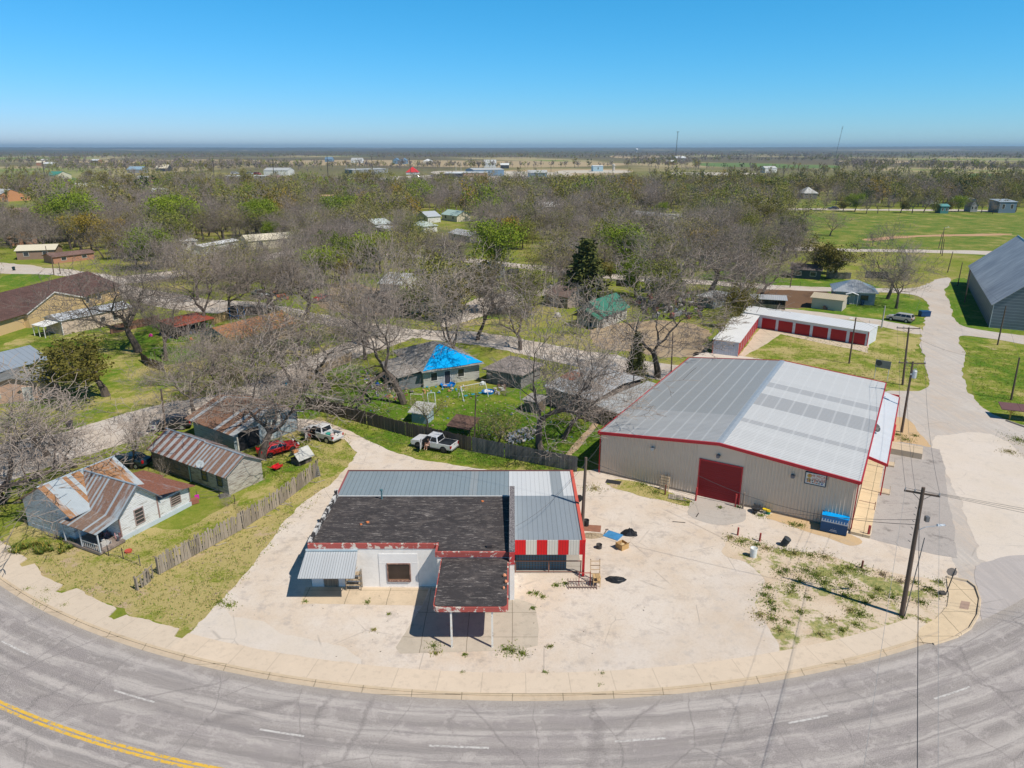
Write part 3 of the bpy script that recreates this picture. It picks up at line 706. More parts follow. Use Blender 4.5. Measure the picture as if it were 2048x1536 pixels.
RS, WS = ribmetal((.62,.012,.016), 0, .22, .04, .75, .4, .1, .25), ribmetal((.62,.6,.54), 0, .22, .04, .75, .4, .1, .25)
for i in range(7):
    m = MB(); m.box(xs[i] + .004, xs[i+1] - .004, 1.42, 1.52, 2.12, 3.44); m.build('striped_panel', WS if i % 2 else RS, t)
for x, y in ((22.25, 1.5), (22.25, 7.6), (22.25, 14.3)): post(t, x, y, 0, 3.24, .2, REDM, 'post')
BLW = ribmetal((.1,.17,.21), 0, .3, .1, .6, .5, .3)
m = MB(); m.box(.05, 22.1, 14.3, 14.4, 0, 3.3); m.box(16.55, 22.0, 8.9, 9.0, 0, 3.2); m.box(0.0, .08, 9.42, 14.3, 0, 3.28); m.build('wall', BLW, t)
PIPE = flat((.23,.12,.09), .7)
m = MB(); m.tube([(16.55,2.0,1.15),(22.15,2.0,1.15)], .05, 8); m.tube([(16.55,2.0,.12),(22.15,2.0,.12)], .04, 8)
for x in (16.6, 19.4, 22.1): m.tube([(x,2.0,0),(x,2.0,1.2)], .05, 8)
m.build('pipe_rail', PIPE, t)
LT = NT('lattice_panel'); c = LT.co(); l1 = LT.m('LESS_THAN', LT.m('FRACT', LT.m('DIVIDE', LT.sep(c, 2), .16)), .35); l2 = LT.m('LESS_THAN', LT.m('FRACT', LT.m('DIVIDE', LT.sep(c, 0), .24)), .3); LTM = LT.done(LT.mix(LT.m('MULTIPLY', l1, .8), LT.mix(l2, (.03,.12,.2), (.02,.05,.07)), (.16,.1,.05)), .6)
m = MB(); m.box(16.6, 20.9, 2.35, 2.4, .1, 3.0); m.build('lattice_panel', LTM, t)
m = MB(); m.box(16.55, 22.2, 1.9, 8.9, .045, .06); m.build('floor_slab', slab_mat((.42,.38,.33), .6), t)

# ================================================================ big metal warehouse
fr = frame((1200,945), (1699,1062)); W, D, EL, ER, RG = fr[2], 32.8, 4.85, 5.2, 6.25
t = thing('warehouse', 'large taupe metal warehouse with red trim, red roller door and low silver roof', 'warehouse', fr[0], fr[1])
TAUPE = flat((.66,.555,.45), .5, .15, .08, 1.0)
xr = W * .5
m = MB(); m.extr([(0,-.5),(W,-.5),(W,ER),(xr,RG),(0,EL)], 0, D)
dl, dr = loc_in(fr, 1391, 997).x, loc_in(fr, 1478, 1007).x
k = .0
while k < W - .15:           # trapezoid ribs of the sheeting
    if not (dl - .25 < k < dr + .12):
        ztop = (EL + (RG-EL)*k/xr) if k < xr else (RG + (ER-RG)*(k-xr)/(W-xr))
        for (z0, z1) in ((.25, ztop - .25),): m.add([(k,0,z0),(k+.02,-.06,z0),(k+.06,-.06,z0),(k+.115,0,z0),(k,0,z1),(k+.02,-.06,z1),(k+.06,-.06,z1),(k+.115,0,z1)], [(0,1,5,4),(1,2,6,5),(2,3,7,6)])
    k += .305
yy = .2
while yy < D - .2:
    m.add([(W,yy,.25),(W+.045,yy+.03,.25),(W+.045,yy+.08,.25),(W,yy+.11,.25),(W,yy,ER-.2),(W+.045,yy+.03,ER-.2),(W+.045,yy+.08,ER-.2),(W,yy+.11,ER-.2)], [(0,1,5,4),(1,2,6,5),(2,3,7,6)]); yy += .305
m.build('wall', TAUPE, t)
m = MB(); m.box(-.02, dl - .2, -.06, -.002, -.3, .2); m.box(dr + .2, W + .05, -.06, -.002, -.5, .2); m.build('foundation', slab_mat((.3,.25,.2), .6), t)
ROOFL = ribmetal((.46,.47,.475), 1, .4, .1, .7, .45, .12, .3, seam=(0, 1.52, .2, (.66,.68,.68)), bands=((8.6,33.5,(.37,.385,.39)),))  # darker greys put this slope's turn away from the sun into the colour
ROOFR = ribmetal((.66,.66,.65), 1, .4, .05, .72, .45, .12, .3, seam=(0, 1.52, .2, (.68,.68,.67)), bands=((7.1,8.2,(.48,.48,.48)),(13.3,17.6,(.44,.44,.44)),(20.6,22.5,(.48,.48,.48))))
oh = .25
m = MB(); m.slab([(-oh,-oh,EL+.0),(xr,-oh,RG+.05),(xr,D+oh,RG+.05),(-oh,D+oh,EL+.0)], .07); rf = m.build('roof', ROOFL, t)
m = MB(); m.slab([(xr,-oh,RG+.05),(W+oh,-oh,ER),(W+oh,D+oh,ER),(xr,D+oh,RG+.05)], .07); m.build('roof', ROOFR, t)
m = MB(); m.slab([(xr-.35,-oh-.02,RG+.06),(xr,-oh-.02,RG+.11),(xr,D+oh+.02,RG+.11),(xr-.35,D+oh+.02,RG+.06)], .03); m.slab([(xr,-oh-.02,RG+.11),(xr+.35,-oh-.02,RG+.06),(xr+.35,D+oh+.02,RG+.06),(xr,D+oh+.02,RG+.11)], .03); m.build('ridge_cap', flat((.5,.53,.55), .35, .4), rf)
TR = flat((.5,.03,.04), .45, .1, .08)
m = MB()
m.add([(-oh,-oh-.16,EL-.22),(xr,-oh-.16,RG-.18),(W+oh,-oh-.16,ER-.22),(-oh,-oh-.16,EL+.09),(xr,-oh-.16,RG+.13),(W+oh,-oh-.16,ER+.09),
       (-oh,-oh,EL-.22),(xr,-oh,RG-.18),(W+oh,-oh,ER-.22),(-oh,-oh,EL+.09),(xr,-oh,RG+.13),(W+oh,-oh,ER+.09)],
      [(0,1,4,3),(1,2,5,4),(3,4,10,9),(4,5,11,10),(6,9,10,7),(7,10,11,8),(0,6,7,1),(1,7,8,2),(0,3,9,6),(2,8,11,5)])
m.build('rake_trim', TR, t)
m = MB(); m.add([(-oh,D+oh,EL-.2),(xr,D+oh,RG-.18),(W+oh,D+oh,ER-.2),(-oh,D+oh,EL+.08),(xr,D+oh,RG+.12),(W+oh,D+oh,ER+.08),(-oh,D+oh+.14,EL-.2),(xr,D+oh+.14,RG-.18),(W+oh,D+oh+.14,ER-.2),(-oh,D+oh+.14,EL+.08),(xr,D+oh+.14,RG+.12),(W+oh,D+oh+.14,ER+.08)],
      [(3,4,10,9),(4,5,11,10),(6,9,10,7),(7,10,11,8),(0,1,4,3),(1,2,5,4)]); m.build('rake_trim', TR, t)
m = MB(); m.box(-oh-.13, -oh-.002, -oh, D+oh, EL-.2, EL+.03); m.build('gutter', TR, t)
m = MB(); m.box(W+oh+.002, W+oh+.13, -oh, D+oh, ER-.2, ER+.03); m.build('gutter', TR, t)
for x in (-.14, W + .052):
    m = MB(); m.box(x, x+.1, -.12, -.065, -.3, ER-.3 if x > 0 else EL-.3); m.build('corner_trim', TR, t)
m = MB(); m.box(dl-.14, dl, -.1, -.002, 0, 4.18); m.box(dr, dr+.1, -.1, -.002, 0, 4.18); m.box(dl, dr, -.1, -.002, 4.06, 4.18); df = m.build('roller_door', TR, t)
m = MB()
for q in range(18): m.box(dl, dr, -.05 if q % 2 else -.06, -.003, .05 + q*.2228, .05 + (q+1)*.2228 - (.012 if q % 2 else 0))
m.build('door_curtain', flat((.25,.012,.018), .45, .1, .06), df)
m = MB(); m.box(dl, dr, -.07, -.003, 0, .05); m.build('door_seal', flat((.02,.02,.02)), df)
def uz(px, py):
    p = ray_at(fr, px, py, 1, -.05); return p.x, p.z
for px, py in ((1306,897), (1437,912), (1586,952)):
    x, z = uz(px, py); m = MB(); m.box(x-.18, x+.18, -.34, -.046, z-.08, z+.16); m.box(x-.12, x+.12, -.36, -.1, z-.14, z-.08); m.build('wall_lamp', flat((.45,.45,.44) if px < 1400 else (.15,.15,.17), .4), t)
# lean-to porch along the right side
AX0, AX1 = W + .06, W + 2.05
y0 = 9.3; y1 = D
WHR = ribmetal((.74,.76,.78), 1, .305, .03, .8, .35, .2, .25)
m = MB(); m.slab([(AX0, y0, 4.15),(AX1, y0, 3.62),(AX1, y1, 3.62),(AX0, y1, 4.15)], .06); an = m.build('porch_roof', WHR, t)
m = MB(); m.add([(AX0,y0-.14,3.9),(AX1,y0-.14,3.37),(AX1,y0-.14,3.67),(AX0,y0-.14,4.2),(AX0,y0-.002,3.9),(AX1,y0-.002,3.37),(AX1,y0-.002,3.67),(AX0,y0-.002,4.2)], [(0,1,2,3),(4,7,6,5),(3,2,6,7),(0,4,5,1),(1,5,6,2)]); m.box(AX1+.002, AX1+.12, y0-.14, y1, 3.38, 3.66); m.box(AX0, AX1, y1+.002, y1+.1, 3.5, 3.9); m.build('edge_trim', TR, an)
for yv in (y0 + .1, y0 + 7, y0 + 14, y1 - .2): post(t, AX1 - .08, yv, 0, 3.58, .12, TR, 'porch_post')
m = MB(); m.box(W+.11, W+1.75, -.65, y1 - 5, -.3, .32); m.build('porch_deck', slab_mat((.66,.52,.34), .3, .5), t)
m = MB()
for yv in (.1, 5.4):
    m.tube([(W+1.68,yv-.4,.3),(W+1.68,yv-.4,1.2)], .035, 6)
m.tube([(W+.2,5,1.0),(W+1.68,5,1.0)], .025, 6); m.tube([(W+1.68,5,.3),(W+1.68,5,1.0)], .025, 6); m.build('handrail', flat((.2,.08,.07)), t)
for yv in (9.8, 17.6):
    m = MB(); m.box(W+1.76, W+2.8, yv, yv+1.2, -.05, .2); m.tube([(W+2.75,yv+.1,.2),(W+2.75,yv+.1,1.05)], .02, 5); m.build('step', slab_mat((.62,.5,.36)), t)
m = MB(); m.box(W+2.1, W+5.4, 21.6, 24.0, 0, .75); m.build('loading_dock', slab_mat((.6,.49,.36), .3), t)
m = MB(); m.tube([(W+2.2,24.3,1.0),(W+2.2,24.3,.1)], .12, 6); m.tube([(W+2.2,24.3,1.0),(W+2.2,26,2.2)], .1, 6); m.build('handrail', TR, t)
# signboard on the front wall
a, b = uz(1613,943), uz(1653,952); a2 = uz(1612.5,964)
sx0, sx1, sz1, sz0 = a[0], b[0], (a[1]+b[1])/2, a2[1] - .05
sg = thing('wall_sign', 'white framed shop signboard high on the taupe metal warehouse wall', 'sign', fr[0], fr[1])
m = MB(); m.box(sx0, sx1, -.13, -.05, sz0, sz1); m.build('board', flat((.72,.7,.64), .5, var=.06), sg)
m = MB()
for q in ((sx0-.07, sx0, sz0-.07, sz1+.07), (sx1, sx1+.07, sz0-.07, sz1+.07), (sx0, sx1, sz1, sz1+.07), (sx0, sx1, sz0-.07, sz0)): m.box(q[0], q[1], -.16, -.05, q[2], q[3])
m.build('frame', flat((.04,.06,.1)), sg)
m = MB(); m.lathe([(.2,0),(.2,.012)], 14, (sx0+.33, -.131, sz1-.3), axis='y'); m.lathe([(.2,0),(.2,.012)], 14, (sx0+.3, -.131, sz1-.72), axis='y'); m.build('pecan_picture', flat((.6,.38,.1), .6), sg)
def words_on(par, name, txt, size, x, z, y, mat, rz=0.0, ext=.008):
    cu = bpy.data.curves.new(name, 'FONT'); cu.body = txt; cu.size = size; cu.extrude = ext; cu.align_x = 'CENTER'; cu.align_y = 'CENTER'
    o = bpy.data.objects.new('t', cu); COL.objects.link(o)
    me = bpy.data.meshes.new_from_object(o.evaluated_get(bpy.context.evaluated_depsgraph_get())); bpy.data.objects.remove(o)
    me.materials.clear(); me.materials.append(mat)
    o = bpy.data.objects.new(name, me); COL.objects.link(o); o.parent = par; o.location = (x, y, z); o.rotation_euler = (rad(90), 0, rz)
    return o
cw = (sx0 + sx1) / 2
RL, BK, BL = flat((.6,.14,.04), .6), flat((.05,.07,.12), .6), flat((.04,.1,.4), .6)
words_on(sg, 'lettering', 'THE PECAN', .33, cw + .22, sz1 - .24, -.138, RL)
words_on(sg, 'lettering', 'HOUSE', .36, cw + .3, sz1 - .57, -.138, RL)
h = sz1 - sz0
m = MB()
r2 = random.Random(3)
for row in range(2):       # two illegible lines of small print
    x = sx0 + .14
    while x < sx1 - .2:
        w = r2.uniform(.08, .2); zz = sz0 + h*(.32 - .16*row); m.box(x, x+w, -.138, -.131, zz - .05, zz + r2.uniform(.02,.07), mi=r2.choice((0,0,1,2))); x += w + r2.uniform(.03,.09)
m.box(sx0+.05, sx1-.05, -.137, -.131, sz0 + h*.42, sz0 + h*.435, mi=0)
m.build('small_print', [BK, BL, RL], sg)
# satellite dish on the porch roof
def dish(name, label, loc, rz, r, mat, tilt=55, mast=.6, wall=False, back=None):
    t = thing(name, label, 'satellite dish', loc, rz)
    m = MB(); m.tube([(0,0,0),(0,0,mast)], .03, 6)
    m.tube([(-.25,0,.02),(.25,0,.02)], .03, 5); m.tube([(0,-.25,.02),(0,.25,.02)], .03, 5); m.build('mast', flat((.3,.3,.3), .4, .4), t)
    m = MB(); m.M = Matrix.Translation((0,0,mast)) @ Matrix.Rotation(rad(tilt), 4, 'X')
    m.lathe([(.02,0),(r*.5,.03),(r*.85,.09),(r,.14),(r*.98,.15),(r*.5,.05),(.02,.02)], 20); d = m.build('reflector', mat, t, smooth=True)
    m = MB(); m.M = Matrix.Translation((0,0,mast)) @ Matrix.Rotation(rad(tilt), 4, 'X'); m.tube([(0,-r*.9,.1),(0,-r*.3,r*1.1)], .02, 5); m.box(-.06,.06,-r*.4,-r*.2,r*1.05,r*1.2); m.build('feed_arm', flat((.2,.2,.2)), d)
    return t
DK = flat((.06,.065,.07), .5)
p = loc_in(fr, 1749, 868, 3.9); o = Vector((fr[0].x + p.x*math.cos(fr[1]) - p.y*math.sin(fr[1]), fr[0].y + p.x*math.sin(fr[1]) + p.y*math.cos(fr[1]), 3.86))
dish('satellite_dish', 'dark satellite dish on the white porch roof beside the warehouse', o, rad(15), .5, DK, 50, .75)

# ================================================================ storage units (an L of two rows)
def roller_units(t, face, W, D, n, u0, u1, z1, gap):
    w = (u1 - u0) / n
    for i in range(n):
        m = MB(); m.M = wallM(face, W, D)
        a, b = u0 + i*w + gap/2, u0 + (i+1)*w - gap/2
        for q in range(9): m.box(a, b, .002, .03 if q % 2 else .04, .05 + q*(z1-.05)/9, .05 + (q+1)*(z1-.05)/9)
        m.build('unit_door', flat((.36,.02,.025), .5, .1, .1), t)
STW = ribmetal((.6,.63,.7), 0, .3, .05, .8, .4, .2, .2); WR = ribmetal((.78,.79,.79), 0, .4, .05, .85, .4, .15, .12)
fr = frame((1519,656), (1733,692)); W = fr[2]; D = 5.2
t = thing('storage_building', 'long white-roofed storage row with six red roller doors facing the grass', 'storage units', fr[0], fr[1])
m = MB(); m.extr([(-4.5,0),(W,0),(W,2.75),(-4.5,2.75)], 0, D); m.build('wall', flat((.62,.66,.72), .5), t)
shed_roof(t, [(-4.8,-.3,2.78),(W+.15,-.3,2.78),(W+.15,D+.2,3.0),(-4.8,D+.2,3.0)], ribmetal((.8,.8,.79), 0, .55, .03, .8, .4, .15, .1), .1)
roller_units(t, 'f', W, D, 6, .1, W - .1, 2.15, .55)
m = MB(); m.box(W+.002, W+.1, -.1, .12, 0, 2.6); m.build('corner_trim', REDM, t)
fr = frame((1425,707), (1475,713)); W = fr[2]; D = 23.0
t = thing('storage_building', 'narrow white-roofed storage row end-on, blue-grey ribbed end wall and red doors along its side', 'storage units', fr[0], fr[1])
m = MB(); m.box(0, W, 0, D, 0, 2.5)
k = .1
while k < W-.1: m.box(k, k+.14, -.04, -.001, .05, 2.4); k += .38
m.build('wall', flat((.5,.53,.62), .5), t)
shed_roof(t, [(-.15,-.2,2.62),(W+.2,-.2,2.55),(W+.2,D+.2,2.55),(-.15,D+.2,2.62)], flat((.78,.77,.75), .5, .1, .12, .6), .1)
roller_units(t, 'r', W, D, 8, .3, D - .3, 2.1, .5)
m = MB(); m.box(-.06, W+.06, -.08, -.045, 2.42, 2.55); m.box(W+.045, W+.12, -.09, .02, 0, 2.42); m.box(-.08,-.01,-.09,-.045,0,2.42); m.build('edge_trim', TRM, t)
m = MB(); m.box(W-.9, W-.75, -.09, -.045, 1.75, 1.9); m.build('electric_box', DK, t)

# ================================================================ small houses to the right of the green
fr, W, D = eframe((1664,580), (1752,585), (1760,572), 3.0); D = max(D, 8.5)
fr = frame((1667,606), (1748,611)); W = fr[2]; D = 8.5
t = thing('bungalow', 'grey-blue bungalow with a light metal pyramid roof and small front porch', 'house', fr[0], fr[1])
SID = siding((.3,.34,.38), (.24,.26,.28), .1)
gable_walls(t, W, D, 2.9, 2.9, 'n', SID); hip_roof(t, W, D, 2.95, 5.0, ribmetal((.52,.56,.6), 0, .45, .05, .8, .35, .4, .15), .55, rl=1.0)
m = MB(); m.slab([(2.2,-1.7,2.45),(3.5,-1.7,2.95),(3.5,.2,2.95),(2.2,.2,2.45)], .08); m.slab([(3.5,-1.7,2.95),(4.9,-1.7,2.45),(4.9,.2,2.45),(3.5,.2,2.95)], .08); pr = m.build('porch_roof', flat((.75,.76,.77), .5), t)
for x in (2.35, 4.75): post(t, x, -1.6, 0, 2.45, .1, WOODW, 'porch_post')
opening(t, 'window', 'f', W, D, 5.6, 7.0, 1.1, 2.1, flat((.06,.06,.07))); opening(t, 'door', 'f', W, D, 3.3, 4.2, .1, 2.1, None, flat((.4,.38,.38)), pane='door_panel')
fr = frame((1622,616), (1683,623)); W = fr[2]; D = 5.0
t = thing('outbuilding', 'low tan-roofed outbuilding beside the grey-blue bungalow', 'shed', fr[0], fr[1])
gable_walls(t, W, D, 2.45, 2.45, 'n', stucco((.5,.46,.4), .2)); shed_roof(t, [(-.4,-.5,2.5),(W+.4,-.5,2.5),(W+.4,D*.6,3.15),(-.4,D*.6,3.15)], ribmetal((.62,.52,.36), 0, .4, .05, .8, .4, .15, .15), .08)
shed_roof(t, [(-.4,D*.6,3.14),(W+.4,D*.6,3.14),(W+.4,D+.4,2.5),(-.4,D+.4,2.5)], ribmetal((.6,.5,.35), 0, .4), .08)
m = MB(); m.box(2.6, 3.1, -.5, -.05, .2, .9); m.lathe([(.25,0),(.25,.08)], 12, (3.3,-.3,.35), axis='y'); m.build('cooling_unit', flat((.2,.1,.09)), t)
fr = frame((1500,616), (1570,620)); W = fr[2]; D = 3.2
t = thing('open_shed', 'low open-fronted shed with pale metal roof by the ploughed plot', 'shed', fr[0], fr[1])
m = MB(); m.box(0, W, D-.1, D, 0, 2.3); m.box(0,.1,0,D-.1,0,2.2); m.box(W-.1,W,0,D-.1,0,2.2); m.build('wall', planks((.26,.2,.14), 0, .3), t)
m = MB(); m.box(.1, W-.1, .3, .4, 0, 1.0); m.build('partition', planks((.3,.24,.17), 0, .3), t)
shed_roof(t, [(-.3,-.5,2.25),(W+.3,-.5,2.25),(W+.3,D+.3,2.6),(-.3,D+.3,2.6)], ribmetal((.6,.62,.64), 0, .4, .05), .07)

# great grey barn at the right edge
P, Q = G(1978,655), G(1933,567); dv = Q - P; D = dv.length
fr = (P, math.atan2(dv.y, dv.x) - math.pi/2, 24.0); W = 24.0
EV = HT((1978,655), (1985,606))
rz_ = ray_at(fr, 2030, 466, 1, D)
RW = max(9.0, min(16.0, rz_.x)); RZ = min(13, max(8, rz_.z)); W = 2*RW
t = thing('barn', 'tall grey galvanised barn with steep streaked metal roof at the road bend', 'barn', fr[0], fr[1])
GB1 = NT('galvanised_siding'); c = GB1.co(); zz = GB1.m('FRACT', GB1.m('DIVIDE', GB1.sep(c, 2), .6))
GBM = GB1.done(GB1.mix(GB1.m('MULTIPLY', GB1.m('LESS_THAN', zz, .12), .6), GB1.mix(GB1.noise(.35, 6, vec=GB1.map(c, (1,1,4))), (.1,.13,.16), (.2,.23,.26)), (.4,.42,.44)), .6, .2)
gable_walls(t, W, D, EV, RZ, 'y', GBM)
BR = NT('streaked_tin'); c = BR.co(); a = BR.noise(1.0, 8, vec=BR.map(c, (.25, 2.2, .25)), rough=.7); b2 = BR.noise(.12, 5)
sm = BR.m('LESS_THAN', BR.m('FRACT', BR.m('DIVIDE', BR.sep(c, 1), 3.2)), .02)
BRM = BR.done(BR.mix(BR.m('MULTIPLY', sm, .5), BR.mix(BR.ramp(BR.m('ADD', BR.m('MULTIPLY', a, .7), BR.m('MULTIPLY', b2, .35)), [(.42, 0), (.66, 1)]), (.6,.61,.63), (.27,.28,.33)), (.14,.15,.18)), .6, .05)
gable_roof(t, W, D, EV, RZ, 'y', BRM, .4, cap=flat((.6,.62,.64), .4, .3))
opening(t, 'door', 'f', W, D, 9.0, 10.2, .1, 2.2, REDM, flat((.3,.12,.1)), pane='door_panel')
m = MB(); m.box(-.05,.05,-.05,.05,0,EV-.1); m.build('corner_trim', flat((.55,.58,.6), .4), t)

# ================================================================ white farmhouse (left)
fr = frame((246,1083), (383,1011)); W = fr[2]
t = farm = thing('farmhouse', 'weathered white clapboard farmhouse with patchy rusted tin roof and front porch', 'house', fr[0], fr[1])
WSD = siding((.78,.79,.8), (.36,.32,.28), .36)
m = MB(); m.extr([(0,.45),(3.95,.45),(3.95,2.95),(1.97,4.8),(0,2.95)], 0, 7.2)
m.M = Matrix(((0,1,0,0),(1,0,0,0),(0,0,1,0),(0,0,0,1)))
m.extr([(3.7,.45),(10.7,.45),(10.7,2.9),(7.2,4.85),(3.7,2.9)], -1.9, 5.0); m.M = None
m.box(4.0, W, .05, 4.6, .45, 2.15); m.build('wall', WSD, t)
m = MB(); m.box(-.03, W+.03, -.03, 4.6, -.1, .45); m.box(-1.93, 0, 3.7, 10.7, 0, .45); m.box(0, 5.03, 4.6, 10.73, 0, .45); m.build('foundation_skirt', stucco((.5,.57,.62), .3), t)
TIN = dict(light=(.46,.52,.56))
RX = rustroof(0, .42, .42, rust=(.33,.17,.08), spots=.5, **TIN); RXX = rustroof(0, .5, .72, rust=(.25,.105,.07), spots=.6, light=(.4,.4,.42))
# main block: ridge along x
m = MB(); m.slab([(-2.25,3.3,2.68),(5.35,3.3,2.68),(5.35,7.2,4.9),(-2.25,7.2,4.9)], .06); m.slab([(-2.25,7.2,4.9),(5.35,7.2,4.9),(5.35,11.1,2.68),(-2.25,11.1,2.68)], .06); m.build('roof', RX, t)
m = MB(); m.tube([(-2.3,7.2,4.93),(5.4,7.2,4.93)], .08, 6); m.build('ridge_cap', flat((.5,.55,.58), .4, .4), t)
RW1 = rustroof(1, .26, .46, rust=(.24,.14,.1), spots=.5, alt=.3, **TIN)
m = MB(); m.slab([(-.4,-.45,2.62),(1.97,-.45,4.87),(1.97,7.0,4.87),(-.4,3.6,2.62)], .06); m.slab([(1.97,-.45,4.87),(4.25,-.45,2.72),(4.25,3.8,2.72),(1.97,7.0,4.87)], .06); m.build('wing_roof', RW1, t)
m = MB(); m.tube([(1.97,-.47,4.9),(1.97,6.9,4.9)], .08, 6); m.build('ridge_cap', flat((.48,.54,.58), .4, .4), t)
m = MB(); m.slab([(3.95,-.5,2.98),(W+.4,-.5,2.15),(W+.3,4.3,2.15),(3.95,4.3,2.98)], .06); m.slab([(5.3,4.32,2.55),(8.3,4.32,2.1),(8.3,7.4,2.1),(5.3,7.4,2.55)], .05); m.build('lean_to_roof', RXX, t)
m = MB(); m.slab([(-2.6,-.5,2.18),(-.35,-.5,2.64),(-.35,4.0,2.64),(-2.6,4.6,2.18)], .06); m.build('porch_roof', rustroof(1, .26, .46, rust=(.23,.15,.11), spots=.5, alt=.3, **TIN), t)
m = MB(); m.add([(-.45,-.46,2.55),(1.97,-.46,4.84),(4.3,-.46,2.65),(-.45,-.46,2.4),(1.97,-.46,4.66),(4.3,-.46,2.5)], [(0,3,4,1),(1,4,5,2)]); m.build('barge_board', flat((.12,.13,.15), .8), t)
m = MB(); m.box(3.93,4.07,-.04,.04,.45,2.75); m.box(-.05,.05,-.04,.04,.45,2.8); m.box(W-.05,W+.05,0,.06,.45,2.05); m.build('corner_trim', flat((.3,.2,.18), .8), t)
FT = flat((.34,.26,.24), .8)
a = ray_at(fr, 269, 1020, 1, 0); b = ray_at(fr, 290, 1045, 1, 0)
x0 = ray_at(fr, 269.5, 1030, 1, 0).x; x1 = ray_at(fr, 289.5, 1030, 1, 0).x; z1 = ray_at(fr, 287, 1016, 1, 0).z; z0 = ray_at(fr, 278, 1050, 1, 0).z
opening(t, 'window', 'f', W, 7, max(1.1,x0), min(2.4,x1), .95, 2.35, FT, flat((.05,.05,.05), .4, var=.5), bars=3)
m = MB(); m.M = Matrix.Translation((0, .05, 0)); x0 = ray_at(fr, 342, 1000, 1, 0).x; x1 = ray_at(fr, 361, 1000, 1, 0).x
f = opening(t, 'window', 'f', W, 7, x0, x1, 1.0, 1.9, FT, flat((.06,.06,.05), .4, var=.5), bars=3); f.location.y = .05
for x, y in ((-2.4,-.35),(-2.45,2.0),(-2.45,4.3)): post(t, x, y, .2, 2.2, .1, flat((.5,.52,.54), .7), 'porch_post')
m = MB(); m.box(-2.55, 0, -.4, 4.6, .1, .32); m.build('porch_floor', planks((.25,.2,.17), 0, .15), t)
m = MB()
for y in [(-.2 + k*.28) for k in range(8)]: m.box(-2.46, -2.42, y, y+.05, .4, .95)
m.box(-2.47,-2.41,-.3,2.0,.95,1.02); m.build('porch_rail', flat((.6,.58,.55)), t)
dish('satellite_dish', 'grey satellite dish on the lawn below the white farmhouse window', G(264,1056), rad(70), .48, flat((.3,.35,.37), .5), 62, 1.1)

# ================================================================ long striped-roof cottage
fr = frame((459,991), (522,962)); W = 4.3
t = thing('cottage', 'long narrow weathered cottage with red-striped rusty tin roof', 'cottage', fr[0], fr[1])
gable_walls(t, W, 6.3, 2.45, 3.7, 'y', siding((.56,.53,.47), (.25,.2,.17), .55))
gable_walls(t, W + .1, 6.9, 2.5, 3.8, 'y', siding((.26,.22,.2), (.14,.11,.1), .6), y0=6.301, x0=-.05)
CAPM = flat((.5,.54,.57), .4, .4)
gable_roof(t, W, 6.0, 2.45, 3.72, 'y', rustroof(1, .3, .5, light=(.46,.51,.55), rust=(.25,.15,.105), spots=.45, alt=.5), .45, .06, y0=.0, ohg=.3, cap=CAPM)
gable_roof(t, W + .1, 6.9, 2.56, 3.84, 'y', rustroof(1, .56, .56, light=(.5,.52,.54), rust=(.22,.11,.08), spots=.42, alt=.55), .5, .06, y0=6.3, x0=-.05, ohg=.06, cap=CAPM)
FB = flat((.1,.13,.14), .7)
for u0 in (8.95, 11.5): opening(t, 'window', 'l', W, 13.2, u0, u0+.8, .75, 2.0, FB, bars=1)
opening(t, 'window', 'l', W, 13.2, 4.2, 5.0, .9, 2.0, FB, bars=1)
m = MB(); m.box(-.14,-.06,6.24,6.36,0,2.5); m.build('downpipe', flat((.35,.5,.48)), t)
p = ray_at(fr, 413, 934, 0, -.6); dish('satellite_dish', 'grey satellite dish at the eave of the striped-roof cottage', fr[0] + Matrix.Rotation(fr[1], 3, 'Z') @ Vector((-.5, 3.6, 2.42)), rad(40), .42, flat((.32,.36,.38), .5), 60, .4)

# ================================================================ rusty barn behind the bare tree
fr = frame((477,905), (590,862)); W, D = fr[2] + .8, 8.2
t = thing('rusty_barn', 'sagging barn with rust-brown tin roof behind the big bare tree', 'barn', fr[0], fr[1])
gable_walls(t, W, D, 2.7, 4.2, 'y', siding((.34,.42,.47), (.2,.19,.19), .3, .3), x0=-.4)
gable_roof(t, W, D, 2.72, 4.22, 'y', rustroof(1, .62, .72, light=(.5,.52,.53), rust=(.24,.13,.08), spots=.35), .55, .06, x0=-.4, ohg=.9)
m = MB(); m.box(W*.55, W*.62, -.9, -.8, 2.2, 3.5); m.box(-.6,-.45,-1.0,-.85,0,2.3); m.build('post', flat((.6,.57,.5)), t)
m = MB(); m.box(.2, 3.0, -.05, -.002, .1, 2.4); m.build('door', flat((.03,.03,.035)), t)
m = MB(); m.box(3.4, 5.0, -.08, -.002, .2, 2.5); m.build('door', siding((.6,.62,.62), (.3,.3,.3), .3), t)
m = MB(); m.box(W-.41, W-.3, -.06, .06, 0, 2.8); m.build('corner_trim', flat((.1,.12,.14)), t)

# leaning dog house of old sheet metal behind the fence
fr = frame((598,934), (636,918)); t = thing('dog_house', 'small ramshackle shelter with grey sheet roof behind the picket fence', 'shelter', fr[0], fr[1])
m = MB(); m.box(.1, 1.9, .1, 1.5, 0, .7); m.build('wall', planks((.12,.1,.09), 0, .2), t)
m = MB(); m.slab([(-.1,-.2,.75),(2.1,-.2,.75),(2.1,.85,1.75),(-.1,.85,1.75)], .05); m.slab([(-.1,.85,1.75),(2.1,.85,1.75),(2.1,1.8,.75),(-.1,1.8,.75)], .05); m.build('roof', flat((.5,.5,.47), .7, .1, .25, 1.5), t)
m = MB(); m.box(-.12,.5,.5,.9,1.55,1.84); m.build('roof_patch', flat((.55,.25,.1)), t)
m = MB(); m.box(.3,1.0,.06,.099,.02,.6); m.build('doorway', flat((.01,.01,.012)), t)

